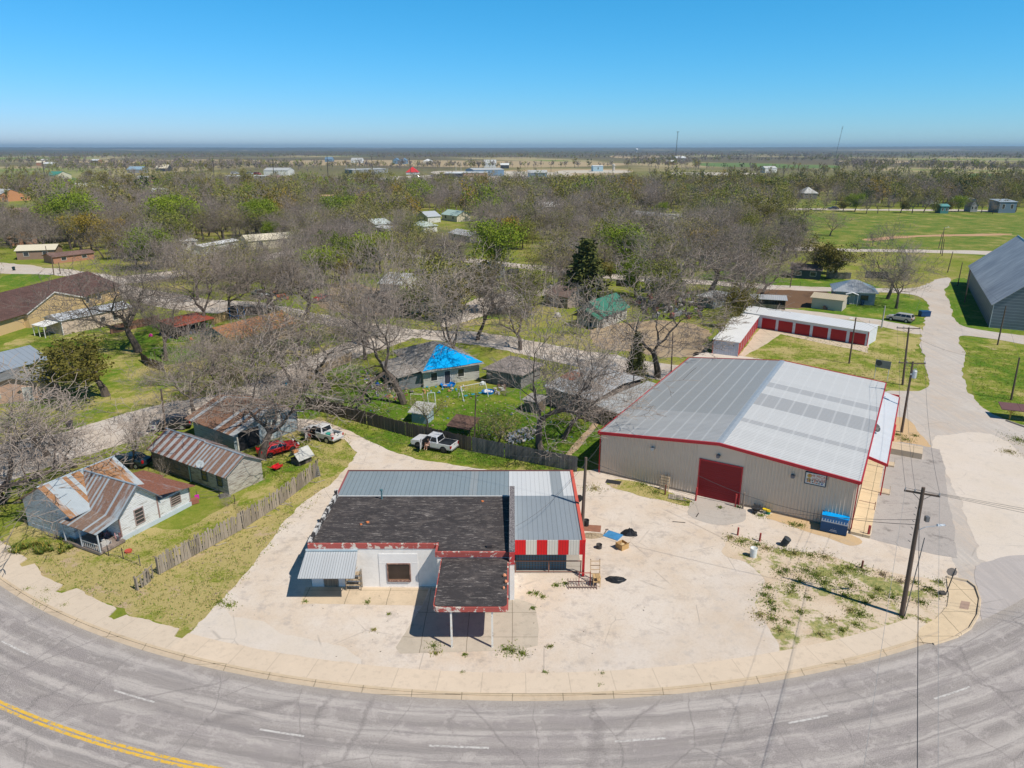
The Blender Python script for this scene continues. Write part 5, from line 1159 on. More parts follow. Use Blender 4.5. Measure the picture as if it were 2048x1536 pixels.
def vehicle(kind, name, label, cat, loc, heading, col, cover=False, open_door=False, cargo=False, rim=None, group=None, scale=1.0):
    t = thing(name, label, cat, loc, heading, group); t.scale = (scale,)*3
    P = carpaint(col)
    if kind == 'pickup':
        L0, L1, hw, hood, belt, top, wx, wr = -2.75, 2.75, .94, 1.12, 1.16, 1.84, (-1.72, 1.68), .4
        prof = [(L0+.1,.5),(L1-.15,.42),(L1,.6),(L1-.02,.92),(L1-.2,1.06),(1.2,1.16),(-.95,1.16),(-.95,.72),(L0+.05,.72),(L0+.05,.55)]
        cab0, cab1 = [(-.95,1.24)], [(-.8,.45)]
        cb = (-.98, 1.28, -.78, .5)
    elif kind == 'suv':
        L0, L1, hw, hood, belt, top, wx, wr = -2.5, 2.5, .95, 1.1, 1.1, 1.74, (-1.45, 1.5), .37
        prof = [(L0+.1,.42),(L1-.15,.38),(L1,.55),(L1-.03,.85),(L1-.25,1.0),(1.2,1.1),(L0+.1,1.12),(L0,.9)]
        cb = (-2.42, 1.35, -2.1, .55)
    else:
        L0, L1, hw, hood, belt, top, wx, wr = -2.3, 2.3, .88, .95, .95, 1.42, (-1.35, 1.4), .32
        prof = [(L0+.1,.35),(L1-.15,.32),(L1,.5),(L1-.05,.75),(L1-.35,.86),(.9,.96),(-1.5,.97),(L0+.05,.9),(L0,.6)]
        cb = (-1.65, 1.0, -1.05, .25)
    m = MB(); m.extr(prof, -hw, hw); b = m.build('body', P, t); bevel(b, .07, 3)
    x0, x1, xa, xb = cb; wt = hw - .2; zb = belt - .02
    lo = [(x0,-hw+.03,zb),(x1,-hw+.03,zb),(x1,hw-.03,zb),(x0,hw-.03,zb)]; hi = [(xa,-wt,top),(xb,-wt,top),(xb,wt,top),(xa,wt,top)]
    m = MB(); m.add(lo + hi, [(4,5,6,7),(0,1,5,4),(1,2,6,5),(2,3,7,6),(3,0,4,7),(3,2,1,0)]); cbm = m.build('cab', P, t); bevel(cbm, .05, 2)
    sides = {'l':(lo[2],lo[3],hi[3],hi[2]), 'r':(lo[0],lo[1],hi[1],hi[0]), 'f':(lo[1],lo[2],hi[2],hi[1]), 'b':(lo[3],lo[0],hi[0],hi[3])}
    gm = glass((.012,.016,.02))
    m = MB(); patch(m, sides['f'], .07, .93, .1, .92); m.build('windscreen', gm, cbm)
    m = MB(); patch(m, sides['b'], .08, .92, .14, .88); m.build('rear_window', gm, cbm)
    cuts = ((.06,.47),(.51,.93)) if kind != 'suv' else ((.04,.3),(.33,.6),(.63,.94))
    for s in 'lr':
        for (a, c_) in cuts:
            if s == 'l': a, c_ = 1-c_, 1-a
            m = MB(); patch(m, sides[s], a, c_, .14, .88); m.build('side_window', gm, cbm)
    if kind == 'pickup':
        m = MB()
        for s in (-1, 1): m.box(L0+.06, -.96, s*hw - (.09 if s > 0 else 0), s*hw + (.09 if s < 0 else 0), .7, 1.15)
        bevel(m.build('bed_side', P, t), .03)
        m = MB(); m.box(L0, L0+.09, -hw+.005, hw-.005, .62, 1.15); tg = m.build('tailgate', P, t); bevel(tg, .025)
        m = MB(); m.box(L0-.012, L0+.01, -.16, .16, .98, 1.06); m.build('handle', BLK, tg)
        m = MB(); m.box(L0+.095, -.965, -hw+.095, hw-.095, .722, .75); m.build('bed_floor', BLK, t)
        if cover: m = MB(); m.box(L0+.11, -.99, -hw+.1, hw-.1, 1.1, 1.17); bevel(m.build('bed_cover', flat((.022,.027,.033), .5), t), .02)
        m = MB(); m.box(L0-.1, L0+.06, -hw+.05, hw-.05, .46, .62); bevel(m.build('rear_bumper', CHR, t), .02)
    else:
        m = MB(); m.box(L0-.04, L0+.1, -hw+.08, hw-.08, .42, .62); bevel(m.build('rear_bumper', BLK if kind == 'suv' else P, t), .02)
    m = MB(); m.box(L1-.05, L1+.05, -hw+.1, hw-.1, .42, .6); bevel(m.build('front_bumper', BLK if kind == 'pickup' else P, t), .02)
    m = MB(); m.box(L1-.06, L1+.015, -.5, .5, .66, .88); m.build('grille', BLK, t)
    for s in (-1, 1):
        m = MB(); m.box(L1-.22, L1-.005, s*.7-.17, s*.7+.17, .72, .9); m.build('headlight', HEAD, t)
        m = MB(); m.box(L0-.015, L0+.13, s*(hw-.1)-.105, s*(hw-.1)+.105, .75, 1.08); m.build('tail_light', TAIL, t)
        m = MB(); m.box(x1-.62, x1-.42, s*(hw+.02), s*(hw+.2), belt+.0, belt+.15); m.build('mirror', BLK, t)
        m = MB(); m.box(wx[0]+.5, wx[1]-.5, s*hw-.02*s-.03, s*hw-.02*s+.06*s+.03, .34, .42); m.build('sill', BLK, t)
        for k, x in enumerate(wx):
            m = MB(); m.lathe([(wr+.07, -.002),(wr+.07,.006)], 20, (x, s*(hw-.001) - .002, wr+.02), axis='y'); m.build('wheel_arch', BLK, t)
            y = s*(hw - .1); w = MB(); w.lathe([(wr*.6,-.13),(wr*.93,-.13),(wr,-.08),(wr,.08),(wr*.93,.13),(wr*.6,.13)], 22, (x, y, wr), axis='y'); w = w.build('wheel', TYRE, t)
            r = MB(); r.lathe([(wr*.62,0),(wr*.62,.02),(wr*.45,.01),(wr*.15,.025)], 14, (x, y + s*.12 - (.01 if s < 0 else 0), wr), axis='y'); r.build('rim', rim or RIM, w)
    if open_door:      # left front door standing open
        m = MB(); patch(m, (lo[2], lo[3], hi[3], hi[2]), .04, .48, -.02, .95, .02); m.build('door_opening', BLK, t)  # black plates paint the shade inside the open cab
        m = MB(); m.box(x1-1.2, x1-.15, hw-.02, hw+.006, .45, belt); m.build('door_opening', BLK, t)
        dr = MB(); dr.M = Matrix.Translation((x1-.12, hw+.02, 0)) @ Matrix.Rotation(rad(-68), 4, 'Z')
        dr.box(-1.1, 0, -.06, .03, .48, belt); dr.box(-1.1,-1.03,-.05,.02,belt,top-.12); dr.box(-.4,-.34,-.05,.02,belt,top-.25); dr.box(-1.1,-.36,-.05,.02,top-.16,top-.1); d = dr.build('door', P, t)
        dr = MB(); dr.M = Matrix.Translation((x1-.12, hw+.02, 0)) @ Matrix.Rotation(rad(-68), 4, 'Z'); dr.box(-1.02,-.4,-.03,0,belt,top-.16); dr.build('door_window', gm, d)
    return t
d = G(838.8,897) - G(885.3,905.9); hd = math.atan2(d.y, d.x)
c = (G(838.8,897) + G(885.3,905.9))/2 + Vector((-math.sin(hd), math.cos(hd), 0)) * -.84
tr1 = vehicle('pickup', 'pickup_truck', 'white pickup with black bed cover, driver door open, beside the dark board fence', 'pickup truck', c, hd, (.72,.73,.75), cover=True, open_door=True, rim=flat((.05,.05,.05), .4))
d = G(617,876) - G(652,886); hd2 = math.atan2(d.y, d.x)
c2 = (G(617,876) + G(652,886))/2 + Vector((-math.sin(hd2), math.cos(hd2), 0)) * -.84
tr2 = vehicle('pickup', 'pickup_truck', 'dusty white pickup with loaded open bed parked on the grass by the rusty barn', 'pickup truck', c2, hd2, (.7,.69,.68), open_door=True)
R2 = Matrix.Rotation(hd2, 3, 'Z')
for i, (x, y, s, co, lb, nm) in enumerate([(-1.35,.25,(.3,.35,.28),(.02,.25,.2),'teal green tub in the open bed of the dusty white pickup','tub'), (-2.0,.2,(.25,.3,.25),(.6,.42,.38),'pale pink sack in the open bed of the dusty white pickup','sack'), (-1.25,-.4,(.28,.3,.2),(.45,.46,.46),'grey box against the cab in the dusty white pickup bed','box'), (-2.15,-.3,(.2,.25,.15),(.65,.63,.58),'cream sack by the tailgate of the dusty white pickup','sack')]):
    m = MB(); m.lathe([(s[0]*.8,0),(s[0],.06),(s[0],s[2]),(s[0]*.6,s[2]+.1)], 8 if i else 12); o = m.build(nm, flat(co, .7), loc=c2 + R2 @ Vector((x, y, .752)), rz=hd2 + .3*i); o.scale.y = 1.15; tag(o, lb, nm)
def veh_px(kind, name, label, cat, f, r, col, off=.85, side=1, **k):
    F, Rr = G(*f), G(*r); d = F - Rr; h = math.atan2(d.y, d.x)
    return vehicle(kind, name, label, cat, (F + Rr)/2 + Vector((-math.sin(h), math.cos(h), 0)) * off * side, h, col, **k)
veh_px('suv', 'parked_car', 'silver station wagon parked on the gravel beside the storage row', 'car', (1781,641), (1813,646), (.5,.46,.41), .8, -1)
veh_px('sedan', 'parked_car', 'red coupe parked nose-out under the big bare tree by the rusty barn', 'car', (577,902), (541,912), (.5,.012,.02), .3, 1)
veh_px('suv', 'parked_car', 'black people carrier parked at the street edge behind two wheelie bins', 'car', (318,862), (364,858), (.025,.025,.03), .5, -1)
veh_px('sedan', 'parked_car', 'dark teal car behind the white farmhouse roof', 'car', (243,925), (290,930), (.02,.04,.05), .3, 1)
veh_px('pickup', 'pickup_truck', 'red pickup facing the street under the dark carport', 'pickup truck', (716,616), (745,604), (.55,.01,.015), .5, 1, scale=1.05)
veh_px('pickup', 'pickup_truck', 'white pickup parked beside an orange tractor across the street', 'pickup truck', (527,597), (508,592), (.6,.6,.6), .4, 1)
veh_px('suv', 'parked_car', 'white car on the drive left of the round green tree', 'car', (934,577), (962,579), (.7,.68,.66), .3, -1)
veh_px('suv', 'parked_car', 'dark car in the shade of the bright green tree', 'car', (1012,550), (1032,551), (.03,.03,.035), .3, -1)
veh_px('sedan', 'parked_car', 'dark blue car on the far road past the meadow', 'car', (1660,419), (1673,419), (.03,.04,.06), 0, 1, scale=1.3)
veh_px('sedan', 'parked_car', 'red car half hidden by trees left of the red pickup', 'car', (633,603), (652,598), (.45,.02,.02), 0, 1)
for i, (x, y, cc, lb) in enumerate([(733,350,(.7,.7,.7),'white car outside the dark highway shop'), (742,350,(.1,.1,.12),'black car outside the dark highway shop'), (752,349,(.5,.5,.5),'grey car outside the dark highway shop'), (880,353,(.06,.08,.12),'dark car left of the filling station'), (868,354,(.08,.1,.15),'navy car at the left end of the filling station yard'), (962,316+40,(.1,.1,.1),'black car parked before the tan flat-roofed shop'), (892,356.4,(.6,.6,.62),'white car under the filling station canopy'), (905,356.4,(.3,.02,.02),'dark red car under the filling station canopy'), (915,356.4,(.1,.1,.11),'black car under the filling station canopy'), (834,357,(.72,.72,.72),'white lorry by the red-roofed pavilion'), (470,349,(.6,.6,.6),'white van behind the motel'), (500,349.5,(.5,.5,.52),'grey van behind the motel'), (515,350,(.45,.02,.02),'red van behind the motel')]):
    vehicle('suv', 'parked_car', lb, 'car', G(x, y), rad(RND.uniform(-30, 30)), cc, scale=2.2 if 'lorry' in lb or 'van' in lb else 1.5)
# orange tractor
g = G(556, 600); t = thing('tractor', 'orange tractor with loader standing by the tree trunks across the street', 'tractor', g, rad(20))
ORM = flat((.55,.12,.02), .5)
m = MB(); m.box(-1.2,1.2,-.35,.35,.7,1.25); bevel(m.build('body', ORM, t), .06)
m = MB(); m.box(-1.1,-.1,-.6,.6,2.0,2.1); m.build('roof', ORM, t)
m = MB()
for x in (-1.0,-.2):
    for y in (-.5,.5): m.box(x-.03,x+.03,y-.03,y+.03,1.2,2.0)
m.build('frame', BLK, t)
for x, y, r in ((-.8,-.75,.75),(-.8,.75,.75),(.9,-.6,.45),(.9,.6,.45)):
    m = MB(); m.lathe([(r*.5,-.15),(r*.95,-.15),(r,0),(r*.95,.15),(r*.5,.15)], 18, (x,y,r), axis='y'); w = m.build('wheel', TYRE, t)
    m = MB(); m.lathe([(r*.5,-.16),(r*.5,.16)], 12, (x,y,r), axis='y'); m.build('rim', flat((.6,.5,.2)), w)
m = MB(); m.tube([(.4,.45,1.2),(1.6,.45,1.4),(2.0,.45,.5)], .07, 6); m.tube([(.4,-.45,1.2),(1.6,-.45,1.4),(2.0,-.45,.5)], .07, 6); m.box(1.9,2.4,-.9,.9,.1,.6); m.build('loader', ORM, t)

# ================================================================ people
def skin_obj(name, chains, mat, parent, loc=None, sub=2):
    """chains: list of [(point, radius), ...]; chains that begin on an existing joint join there"""
    vs, es, rs, key = [], [], [], {}
    for ch in chains:
        prev = None
        for p, r in ch:
            k = tuple(round(q, 4) for q in p)
            if k not in key: key[k] = len(vs); vs.append(p); rs.append(r)
            i = key[k]
            if prev is not None and prev != i: es.append((prev, i))
            prev = i
    me = bpy.data.meshes.new(name); me.from_pydata(vs, es, []); o = bpy.data.objects.new(name, me); COL.objects.link(o)
    sk = o.modifiers.new('s', 'SKIN'); sk.use_smooth_shade = True
    for d, r in zip(me.skin_vertices[0].data, rs): d.radius = (r, r)
    me.skin_vertices[0].data[0].use_root = True
    sb = o.modifiers.new('b', 'SUBSURF'); sb.levels = sb.render_levels = sub
    me2 = bpy.data.meshes.new_from_object(o.evaluated_get(bpy.context.evaluated_depsgraph_get()))
    bpy.data.objects.remove(o); me2.materials.clear(); me2.materials.append(mat); me2.name = name
    o = bpy.data.objects.new(name, me2); COL.objects.link(o); o.parent = parent
    if loc: o.location = loc
    return o
def hand(w, d, palm_n, s=1):
    """palm and five fingers growing from wrist w along d"""
    w, d, n = Vector(w), Vector(d).normalized(), Vector(palm_n).normalized(); sd = d.cross(n)
    ch = [[(w, .024), (w + d*.05, .03), (w + d*.09, .026)]]
    for k, (o, l) in enumerate(((-.03,.065),(-.01,.078),(.01,.073),(.03,.055))):
        a = w + d*.095 + sd*o; ch.append([(w + d*.09, .026), (a, .0095), (a + d*l*.55 + n*.012, .009), (a + d*l + n*.035, .007)])
    a = w + d*.035 + sd*-.035*s; ch.append([(w + d*.05, .03), (a, .012), (a + d*.035 + sd*-.02*s + n*.01, .01), (a + d*.06 + sd*-.02*s + n*.02, .008)])
    return [[(tuple(p), r) for p, r in c] for c in ch]
def head(m0, c, f, k=1.0):
    """head shape along facing f: skull, jaw and nose radii chains"""
    c = Vector(c); f = Vector(f).normalized()
    return [[(tuple(c + Vector((0,0,-.1))), .055), (tuple(c), .085*k), (tuple(c + Vector((0,0,.06)) - f*.015), .09*k), (tuple(c + Vector((0,0,.11)) - f*.015), .06*k)],
            [(tuple(c), .085*k), (tuple(c + f*.085 + Vector((0,0,.01))), .016)], [(tuple(c), .085*k), (tuple(c + f*.05 + Vector((0,0,-.07))), .035)]]
SKN, HAIR = flat((.5,.28,.19), .6), flat((.05,.03,.02), .8)
def person(label, loc, rz, shirt, bottom, pose, shoes):
    t = thing('person', label, 'person', loc, rz)
    J = pose; lg, ar = J['legs'], J['arms']; pv, ch, nk, hd, fc = J['pelvis'], J['chest'], J['neck'], J['head'], J['face']
    chains = [[(pv, .125), (tuple((Vector(pv)+Vector(ch))/2), .115), (ch, .13), (nk, .055), (tuple(Vector(hd) + Vector((0,0,-.1))), .055)]] + head(0, hd, fc)
    for hip, kn, an, toe in lg: chains.append([(pv, .125), (hip, .088), (kn, .058), (an, .04), (toe, .032)])
    for sh, el, wr in ar:
        chains.append([(ch, .13), (sh, .058), (el, .042), (wr, .027)])
        dd = Vector(wr) - Vector(el); chains += [c for c in hand(wr, dd, fc)]
    skin_obj('body', chains, SKN, t)
    sc = [[(tuple(Vector(pv) + Vector((0,0,.03))), .14), (tuple((Vector(pv)+Vector(ch))/2), .13), (ch, .148), (tuple(Vector(ch)*.6 + Vector(nk)*.4), .1)]]
    for sh, el, wr in ar: sc.append([(ch, .148), (sh, .074), (tuple(Vector(sh)*.4 + Vector(el)*.6), .066)])
    skin_obj('shirt', sc, shirt, t)
    bc = [[(tuple(Vector(pv) + Vector((0,0,.06))), .13), (pv, .142)]]
    for hip, kn, an, toe in lg: bc.append([(pv, .142), (hip, .106), (tuple(Vector(hip)*.25 + Vector(kn)*.75), .088)])
    skin_obj('shorts', bc, bottom, t)
    for hip, kn, an, toe in lg:
        skin_obj('shoe', [[(tuple(Vector(an) + Vector((0,0,-.03))), .05), (tuple((Vector(an)+Vector(toe))/2 + Vector((0,0,-.03))), .05), (toe, .042)]], shoes, t, sub=1)
    m = MB(); h = Vector(hd) - Vector(fc).normalized()*.025 + Vector((0,0,.045))
    m.lathe([(.07,-.09),(.1,-.05),(.104,.01),(.09,.06),(.05,.1),(.01,.11)], 14, tuple(h)); m.build('hair', HAIR, t, smooth=True)
    e = MB(); f = Vector(fc).normalized(); sd = Vector((-f.y, f.x, 0))
    for s in (-1, 1): e.lathe([(.006,-.006),(.011,0),(.006,.006)], 6, tuple(Vector(hd) + f*.078 + sd*s*.03 + Vector((0,0,.03))))
    e.build('eyes', BLK, t)
    return t
stand = dict(pelvis=(0,0,.94), chest=(.1,0,1.3), neck=(.16,0,1.47), head=(.22,0,1.62), face=(1,0,-.2),
    legs=[((0,.09,.88),(.04,.1,.48),(-.02,.11,.09),(.13,.12,.04)), ((0,-.09,.88),(.06,-.1,.48),(.0,-.11,.09),(.15,-.12,.04))],
    arms=[((.1,.19,1.4),(.3,.24,1.2),(.5,.18,1.16)), ((.1,-.19,1.4),(.28,-.25,1.16),(.46,-.2,1.05))])
p1 = c2 + R2 @ Vector((.72, 1.42, 0))
person('person in dark top and red shorts leaning into the dusty white pickup', p1, hd2 - rad(75), flat((.02,.022,.04), .8), flat((.5,.06,.05), .8), stand, flat((.7,.7,.7), .7))
sit = dict(pelvis=(0,0,.15), chest=(-.04,0,.5), neck=(-.02,0,.66), head=(.02,0,.8), face=(1,.1,0),
    legs=[((.06,.1,.14),(.46,.12,.22),(.5,.14,-.2),(.64,.15,-.26)), ((.06,-.1,.14),(.44,-.12,.24),(.56,-.13,-.18),(.7,-.14,-.24))],
    arms=[((-.02,.19,.58),(.1,.25,.34),(.34,.18,.4)), ((-.02,-.19,.58),(.12,-.25,.34),(.34,-.16,.42))])
R1 = Matrix.Rotation(hd, 3, 'Z')
person('person in pink top sitting in the open door of the covered white pickup', c + R1 @ Vector((.3, .86, .58)), hd + rad(80), flat((.62,.36,.3), .8), flat((.55,.4,.33), .8), sit, flat((.5,.5,.5), .7))

# ================================================================ poles and lines
PW = planks((.13,.095,.075), 0, 3.0, .35, 0)
def pole(label, base, top, r=.15, arm=None, name='utility_pole', lamp=None, transformer=False, mat=None, ins=True, group=None):
    B = G(*base); h = HT(base, top); T = G(top[0], top[1], h)
    t = thing(name, label, 'pole', B, 0, group); d = T - B; d = d if abs(d.x) + abs(d.y) < h * .12 else Vector((0, 0, h))
    m = MB(); m.tube([(0,0,-.3), (0,0,0), tuple(d*.5), tuple(d)], [r*1.15, r*1.1, r*.95, r*.75], 10); m.build('shaft', mat or PW, t)
    ends = []
    if arm:
        L, an, dz = arm; a = Vector((math.cos(an), math.sin(an), 0)); q = d + Vector((0,0,-dz)); off = Vector((-a.y, a.x, 0)) * .16
        m = MB(); m.M = Matrix.Translation(q + off) @ Matrix.Rotation(an, 4, 'Z'); m.box(-L/2, L/2, -.055, .055, -.06, .06); ca = m.build('crossarm', PW, t)
        m = MB()
        for s in (-1, 1): m.tube([tuple(q + off + a*s*L*.28), tuple(q + off + Vector((0,0,-.6)))], .02, 4)
        m.build('brace', flat((.25,.25,.26), .5, .5), ca)
        for s in (-.47, -.2, .47):
            m = MB(); m.lathe([(.03,.06),(.06,.1),(.045,.16),(.06,.2),(.02,.26)], 8, tuple(q + off + a*s*L)); m.build('insulator', flat((.3,.31,.33), .3), ca); ends.append(B + q + off + a*s*L + Vector((0,0,.24)))
    if transformer:
        m = MB(); c = d*.83 + Vector((.35,-.1,0)); m.lathe([(.26,-.5),(.28,-.45),(.28,.4),(.2,.5)], 14, tuple(c)); m.box(c.x-.12-.35, c.x, c.y-.05, c.y+.05, c.z-.1, c.z+.1)
        for s in (-1, 1): m.lathe([(.04,.5),(.05,.7)], 6, tuple(c + Vector((.1*s,0,0))))
        m.build('transformer', flat((.52,.55,.57), .5, .2), t)
    if lamp:
        z, L, an = lamp; a = Vector((math.cos(an), math.sin(an), 0)); q = d * (z/h)
        m = MB(); m.tube([tuple(q), tuple(q + a*L*.4 + Vector((0,0,.3))), tuple(q + a*L + Vector((0,0,.35)))], .035, 6); br = m.build('lamp_arm', flat((.45,.46,.47), .4, .5), t)
        m = MB(); m.M = Matrix.Translation(q + a*(L+.3) + Vector((0,0,.35))) @ Matrix.Rotation(an, 4, 'Z'); m.add([(-.35,-.13,0),(.35,-.1,0),(.35,.1,0),(-.35,.13,0),(-.3,-.08,.14),(.28,-.06,.1),(.28,.06,.1),(-.3,.08,.14)], [(0,3,2,1),(4,5,6,7),(0,1,5,4),(1,2,6,5),(2,3,7,6),(3,0,4,7)]); bevel(m.build('lamp_head', flat((.66,.68,.7), .35, .2), br), .03)
    return t, B + d, ends
WIRE = flat((.07,.07,.075), .6)
def wire(label, a, b, sag=1.0, r=.014, n=20, name='power_cable', mat=None):
    a, b = Vector(a), Vector(b); m = MB()
    m.tube([tuple(a.lerp(b, k/n) + Vector((0,0,-sag*4*(k/n)*(1-k/n)))) for k in range(n+1)], r, 4)
    return tag(m.build(name, mat or WIRE), label, 'cable')
P1, T1, E1 = pole('tall utility pole with crossarm and street lamp on the sandy corner', (1803,1232), (1847,975), .17, (2.3, rad(-25), .55), lamp=(7.3, 1.6, rad(6)))
m = MB()
for k in range(6): m.tube([(T1.x-P1.location.x-.18, T1.y-P1.location.y, 6.4+k*.55),(T1.x-P1.location.x-.32, T1.y-P1.location.y, 6.5+k*.55)], .03, 5)
m.box(.25,.5,-.2,.1,8.2,8.6); m.tube([(.14,-.16,.1),(.42,-.16,6.9)], .035, 6); m.build('bracket', flat((.2,.2,.21), .5, .4), P1)
P2, T2, E2 = pole('utility pole with crossarm and grey transformer beside the warehouse dock', (1803,865), (1826,723), .15, (3.1, rad(-8), .25), transformer=True)
P3, T3, E3 = pole('utility pole with crossarm in the grass by the side street, behind the transformer pole', (1805,770), (1818,655), .15, (3.3, rad(-8), .15))
P4, T4, E4 = pole('plain utility pole standing in front of the red storage doors', (1698,727), (1712,635), .13, lamp=(7.3, .5, rad(180)))
P5, T5, E5 = pole('plain utility pole on the lawn at the right edge behind the picnic canopy', (2022,800), (2039,715), .13)
P6, T6, E6 = pole('utility pole in front of the great grey barn end', (1995,690), (2012,612), .13)
P7, T7, E7 = pole('dark utility pole at the corner of the red-trimmed carport', (1163,1078), (1172,915), .16)
P8, T8, E8 = pole('utility pole beside the wheelie bins and black people carrier', (333,878), (322,778), .13)
P9, T9, E9 = pole('thin utility pole behind the board fence near the brown shelter', (948,902), (952,786), .09)
pole('utility pole on the barn side of the road bend', (1929,605), (1941,540), .12); pole('utility pole left of the barn at the road bend', (1915,572), (1925,525), .12); pole('utility pole on the verge beyond the barn', (1895,545), (1906,503), .12)
P10, T10, E10 = pole('tallest pole of the trio at the far street by the meadow', (1881,508), (1889,455), .13, lamp=(8.5, 1.5, rad(20))); pole('leftmost pole of the trio at the far street', (1877,497), (1885,465), .12); pole('rightmost pole of the trio at the far street', (1884,512), (1889,478), .12)
pole('utility pole left of the cream-roofed corner house', (97,523), (87,492), .13); pole('utility pole by the left street in front of the brown-roofed house', (108,550), (102,510), .13); pole('utility pole with white box beside the left street', (121,548), (117,525), .13, ins=False)
pole('pole by the street next to the orange-roofed ranch house', (521,628), (513,575), .12); pole('leaning pole at the tree-lined street corner', (693,646), (688,612), .1); pole('utility pole right of the ploughed plot', (1580,575), (1586,538), .12)
pole('utility pole in front of the bungalow drive, short and pale', (1763,655), (1776,612), .14, mat=flat((.45,.43,.41), .8)); pole('slim pole behind the warehouse roof beside the bare tree', (1342,752), (1346,664), .1)
pole('thin post in the children\'s yard near the lean-to shed', (364,708), (361,682), .06); pole('thin post left of the thorn bush', (314,731), (308,702), .06)
for i, (x, y, yt) in enumerate([(93,372,321),(293,352,323),(429,363,320),(548,357,318),(657,372,311),(746,350,313),(822,351,316)]):
    pole('tall dark transmission pole, number %s from the far left' % ('first','second','third','fourth','fifth','sixth','seventh')[i], (x, y), (x-(9 if i == 0 else 3), yt), .35, mat=flat((.06,.055,.05), .8), group='transmission poles across the far plain')
for (x, y, yt, lb) in [(1102,345,332,'short pole left of the blue field shed'), (1068,353,327,'pole beside the isolated blue field shed'), (1050,363,352,'short pole in the yellow field'), (1146,363,350,'short pole at the right of the yellow field'), (912,345,323,'white highway light mast at the filling station'), (922,345,322,'second white highway light mast at the filling station'), (692,341,327,'highway sign mast by the dark shop'), (275,390,365,'wooden pole in the far left row of houses')]:
    pole(lb, (x, y), (x, yt), .3, mat=flat((.45,.45,.45), .7) if 'white' in lb or 'sign' in lb else flat((.07,.06,.055), .8))
# overhead lines
wire('service cable from the corner pole across to the warehouse eave', T1 + Vector((-.1,0,-3.0)), G(1540,1080,0) + Vector((-6, 4, 4.6)), 1.1, .02)
for i, e in enumerate(E1):
    wire(('long overhead cable running from the corner pole over the road to the right, upper strand','long overhead cable running from the corner pole over the road to the right, middle strand','long overhead cable running from the corner pole over the road to the right, lower strand')[i], e, Vector((95, 22 + i*4, 9.5)), 1.4, .013)
    wire(('line from the corner pole to the transformer pole, outer strand','line from the corner pole to the transformer pole, middle strand','line from the corner pole to the transformer pole, inner strand')[i], e, E2[i], 1.2, .012)
    wire(('line from the transformer pole to the grass pole behind, left strand','line from the transformer pole to the grass pole behind, middle strand','line from the transformer pole to the grass pole behind, right strand')[i], E2[i], E3[i], .6, .012)
q = G(1836,1536,9.3); s_ = T1 + Vector((0,0,-1.6)); wire('thick bundled cable from the corner pole towards the viewer over the highway', s_, s_ + (q - s_)*1.7 + Vector((0,0,.6)), .5, .02)
q = G(1728,1536,10.2); s_ = E1[0]; wire('thin wire from the crossarm end of the corner pole over the highway', s_, s_ + (q - s_)*1.6 , .4, .009, mat=flat((.3,.3,.3)))
q = G(1880,1536,10.2); s_ = E1[2]; wire('thin wire from the far crossarm end of the corner pole over the highway', s_, s_ + (q - s_)*1.6 , .4, .009, mat=flat((.3,.3,.3)))
wire('cable from the carport pole to the warehouse corner', T7 + Vector((0,0,-.4)), G(1204,945,0) + Vector((-.1,-.2,4.0)), .25, .016); wire('cable from the carport pole down over the metal roof', T7 + Vector((0,0,-.5)), Vector((.3, 51.6, 4.6)), .7, .016); wire('long cable sagging over the store roof to the left', T7 + Vector((0,0,-.3)), G(333,878) + Vector((0,0,6.5)), 1.6, .012)
wire('cable from the carport pole across the forecourt to the corner pole', T7 + Vector((0,0,-.2)), T1 + Vector((0,0,-2.6)), 1.6, .016)
wire('cable from the grass pole on to the far street poles by the meadow', T3, T10, 2.5, .014); wire('cable from the barn pole along the road to the far street poles', T6, T10 + Vector((1,0,-1)), 2.5, .014); wire('cable over the gravel street from the bins pole to the leaning corner pole', T8, G(693,646) + Vector((0,0,7.5)), 1.8, .012); wire('cable from the thin fence pole to the tarpaulin house', T9, G(900,765) + Vector((0,0,3)), .4, .01); wire('cable from the thin fence pole to the warehouse side', T9 + Vector((0,0,-.2)), G(1204,945) + Vector((.5,6,4.6)), .8, .01)
wire('cable between the storage pole and the grass pole', T4, T3 + Vector((0,0,-1)), .6, .012); wire('cable from the grass pole over the lawn to the right edge pole', T3 + Vector((0,0,-.8)), T5, 1.4, .012); wire('cable from the right edge pole to the barn pole', T5, T6, .6, .012)

# radio masts
for (x, yb, yt, lb, w) in [(1350,330,263,'distant radio mast with dishes on top, the shorter and straighter one', .9), (1674,313,253,'distant slightly slanted radio mast with two dish clusters', 1.2)]:
    B = G(x - (0 if x < 1500 else 3), yb); h = HT((x, yb), (x, yt)); t = thing('radio_mast', lb, 'mast', B); m = MB(); lx = (6 if x > 1500 else 1) * B.y / FOC
    for a in range(3):
        c_, s_ = math.cos(a*2.094)*w, math.sin(a*2.094)*w; m.tube([(c_, s_, 0), (c_ + lx, s_, h)], .22 * w, 4)
    k = 0; zz = 0
    while zz < h - 6:
        a, b = k % 3, (k+1) % 3; f0, f1 = zz/h, (zz+6)/h
        m.tube([(math.cos(a*2.094)*w + lx*f0, math.sin(a*2.094)*w, zz), (math.cos(b*2.094)*w + lx*f1, math.sin(b*2.094)*w, zz+6)], .12*w, 3); k += 1; zz += 6
    m.build('lattice', flat((.1,.12,.14), .6), t)
    for zf in ((.99,) if x < 1500 else (.93, .995)):
        m = MB()
        for a in range(5): m.lathe([(1.0*w,-.4),(1.3*w,.4)], 8, (lx*zf + 2.2*w*math.cos(a*1.257), 2.2*w*math.sin(a*1.257), h*zf))
        m.build('antenna_cluster', flat((.25,.28,.3), .6), t)

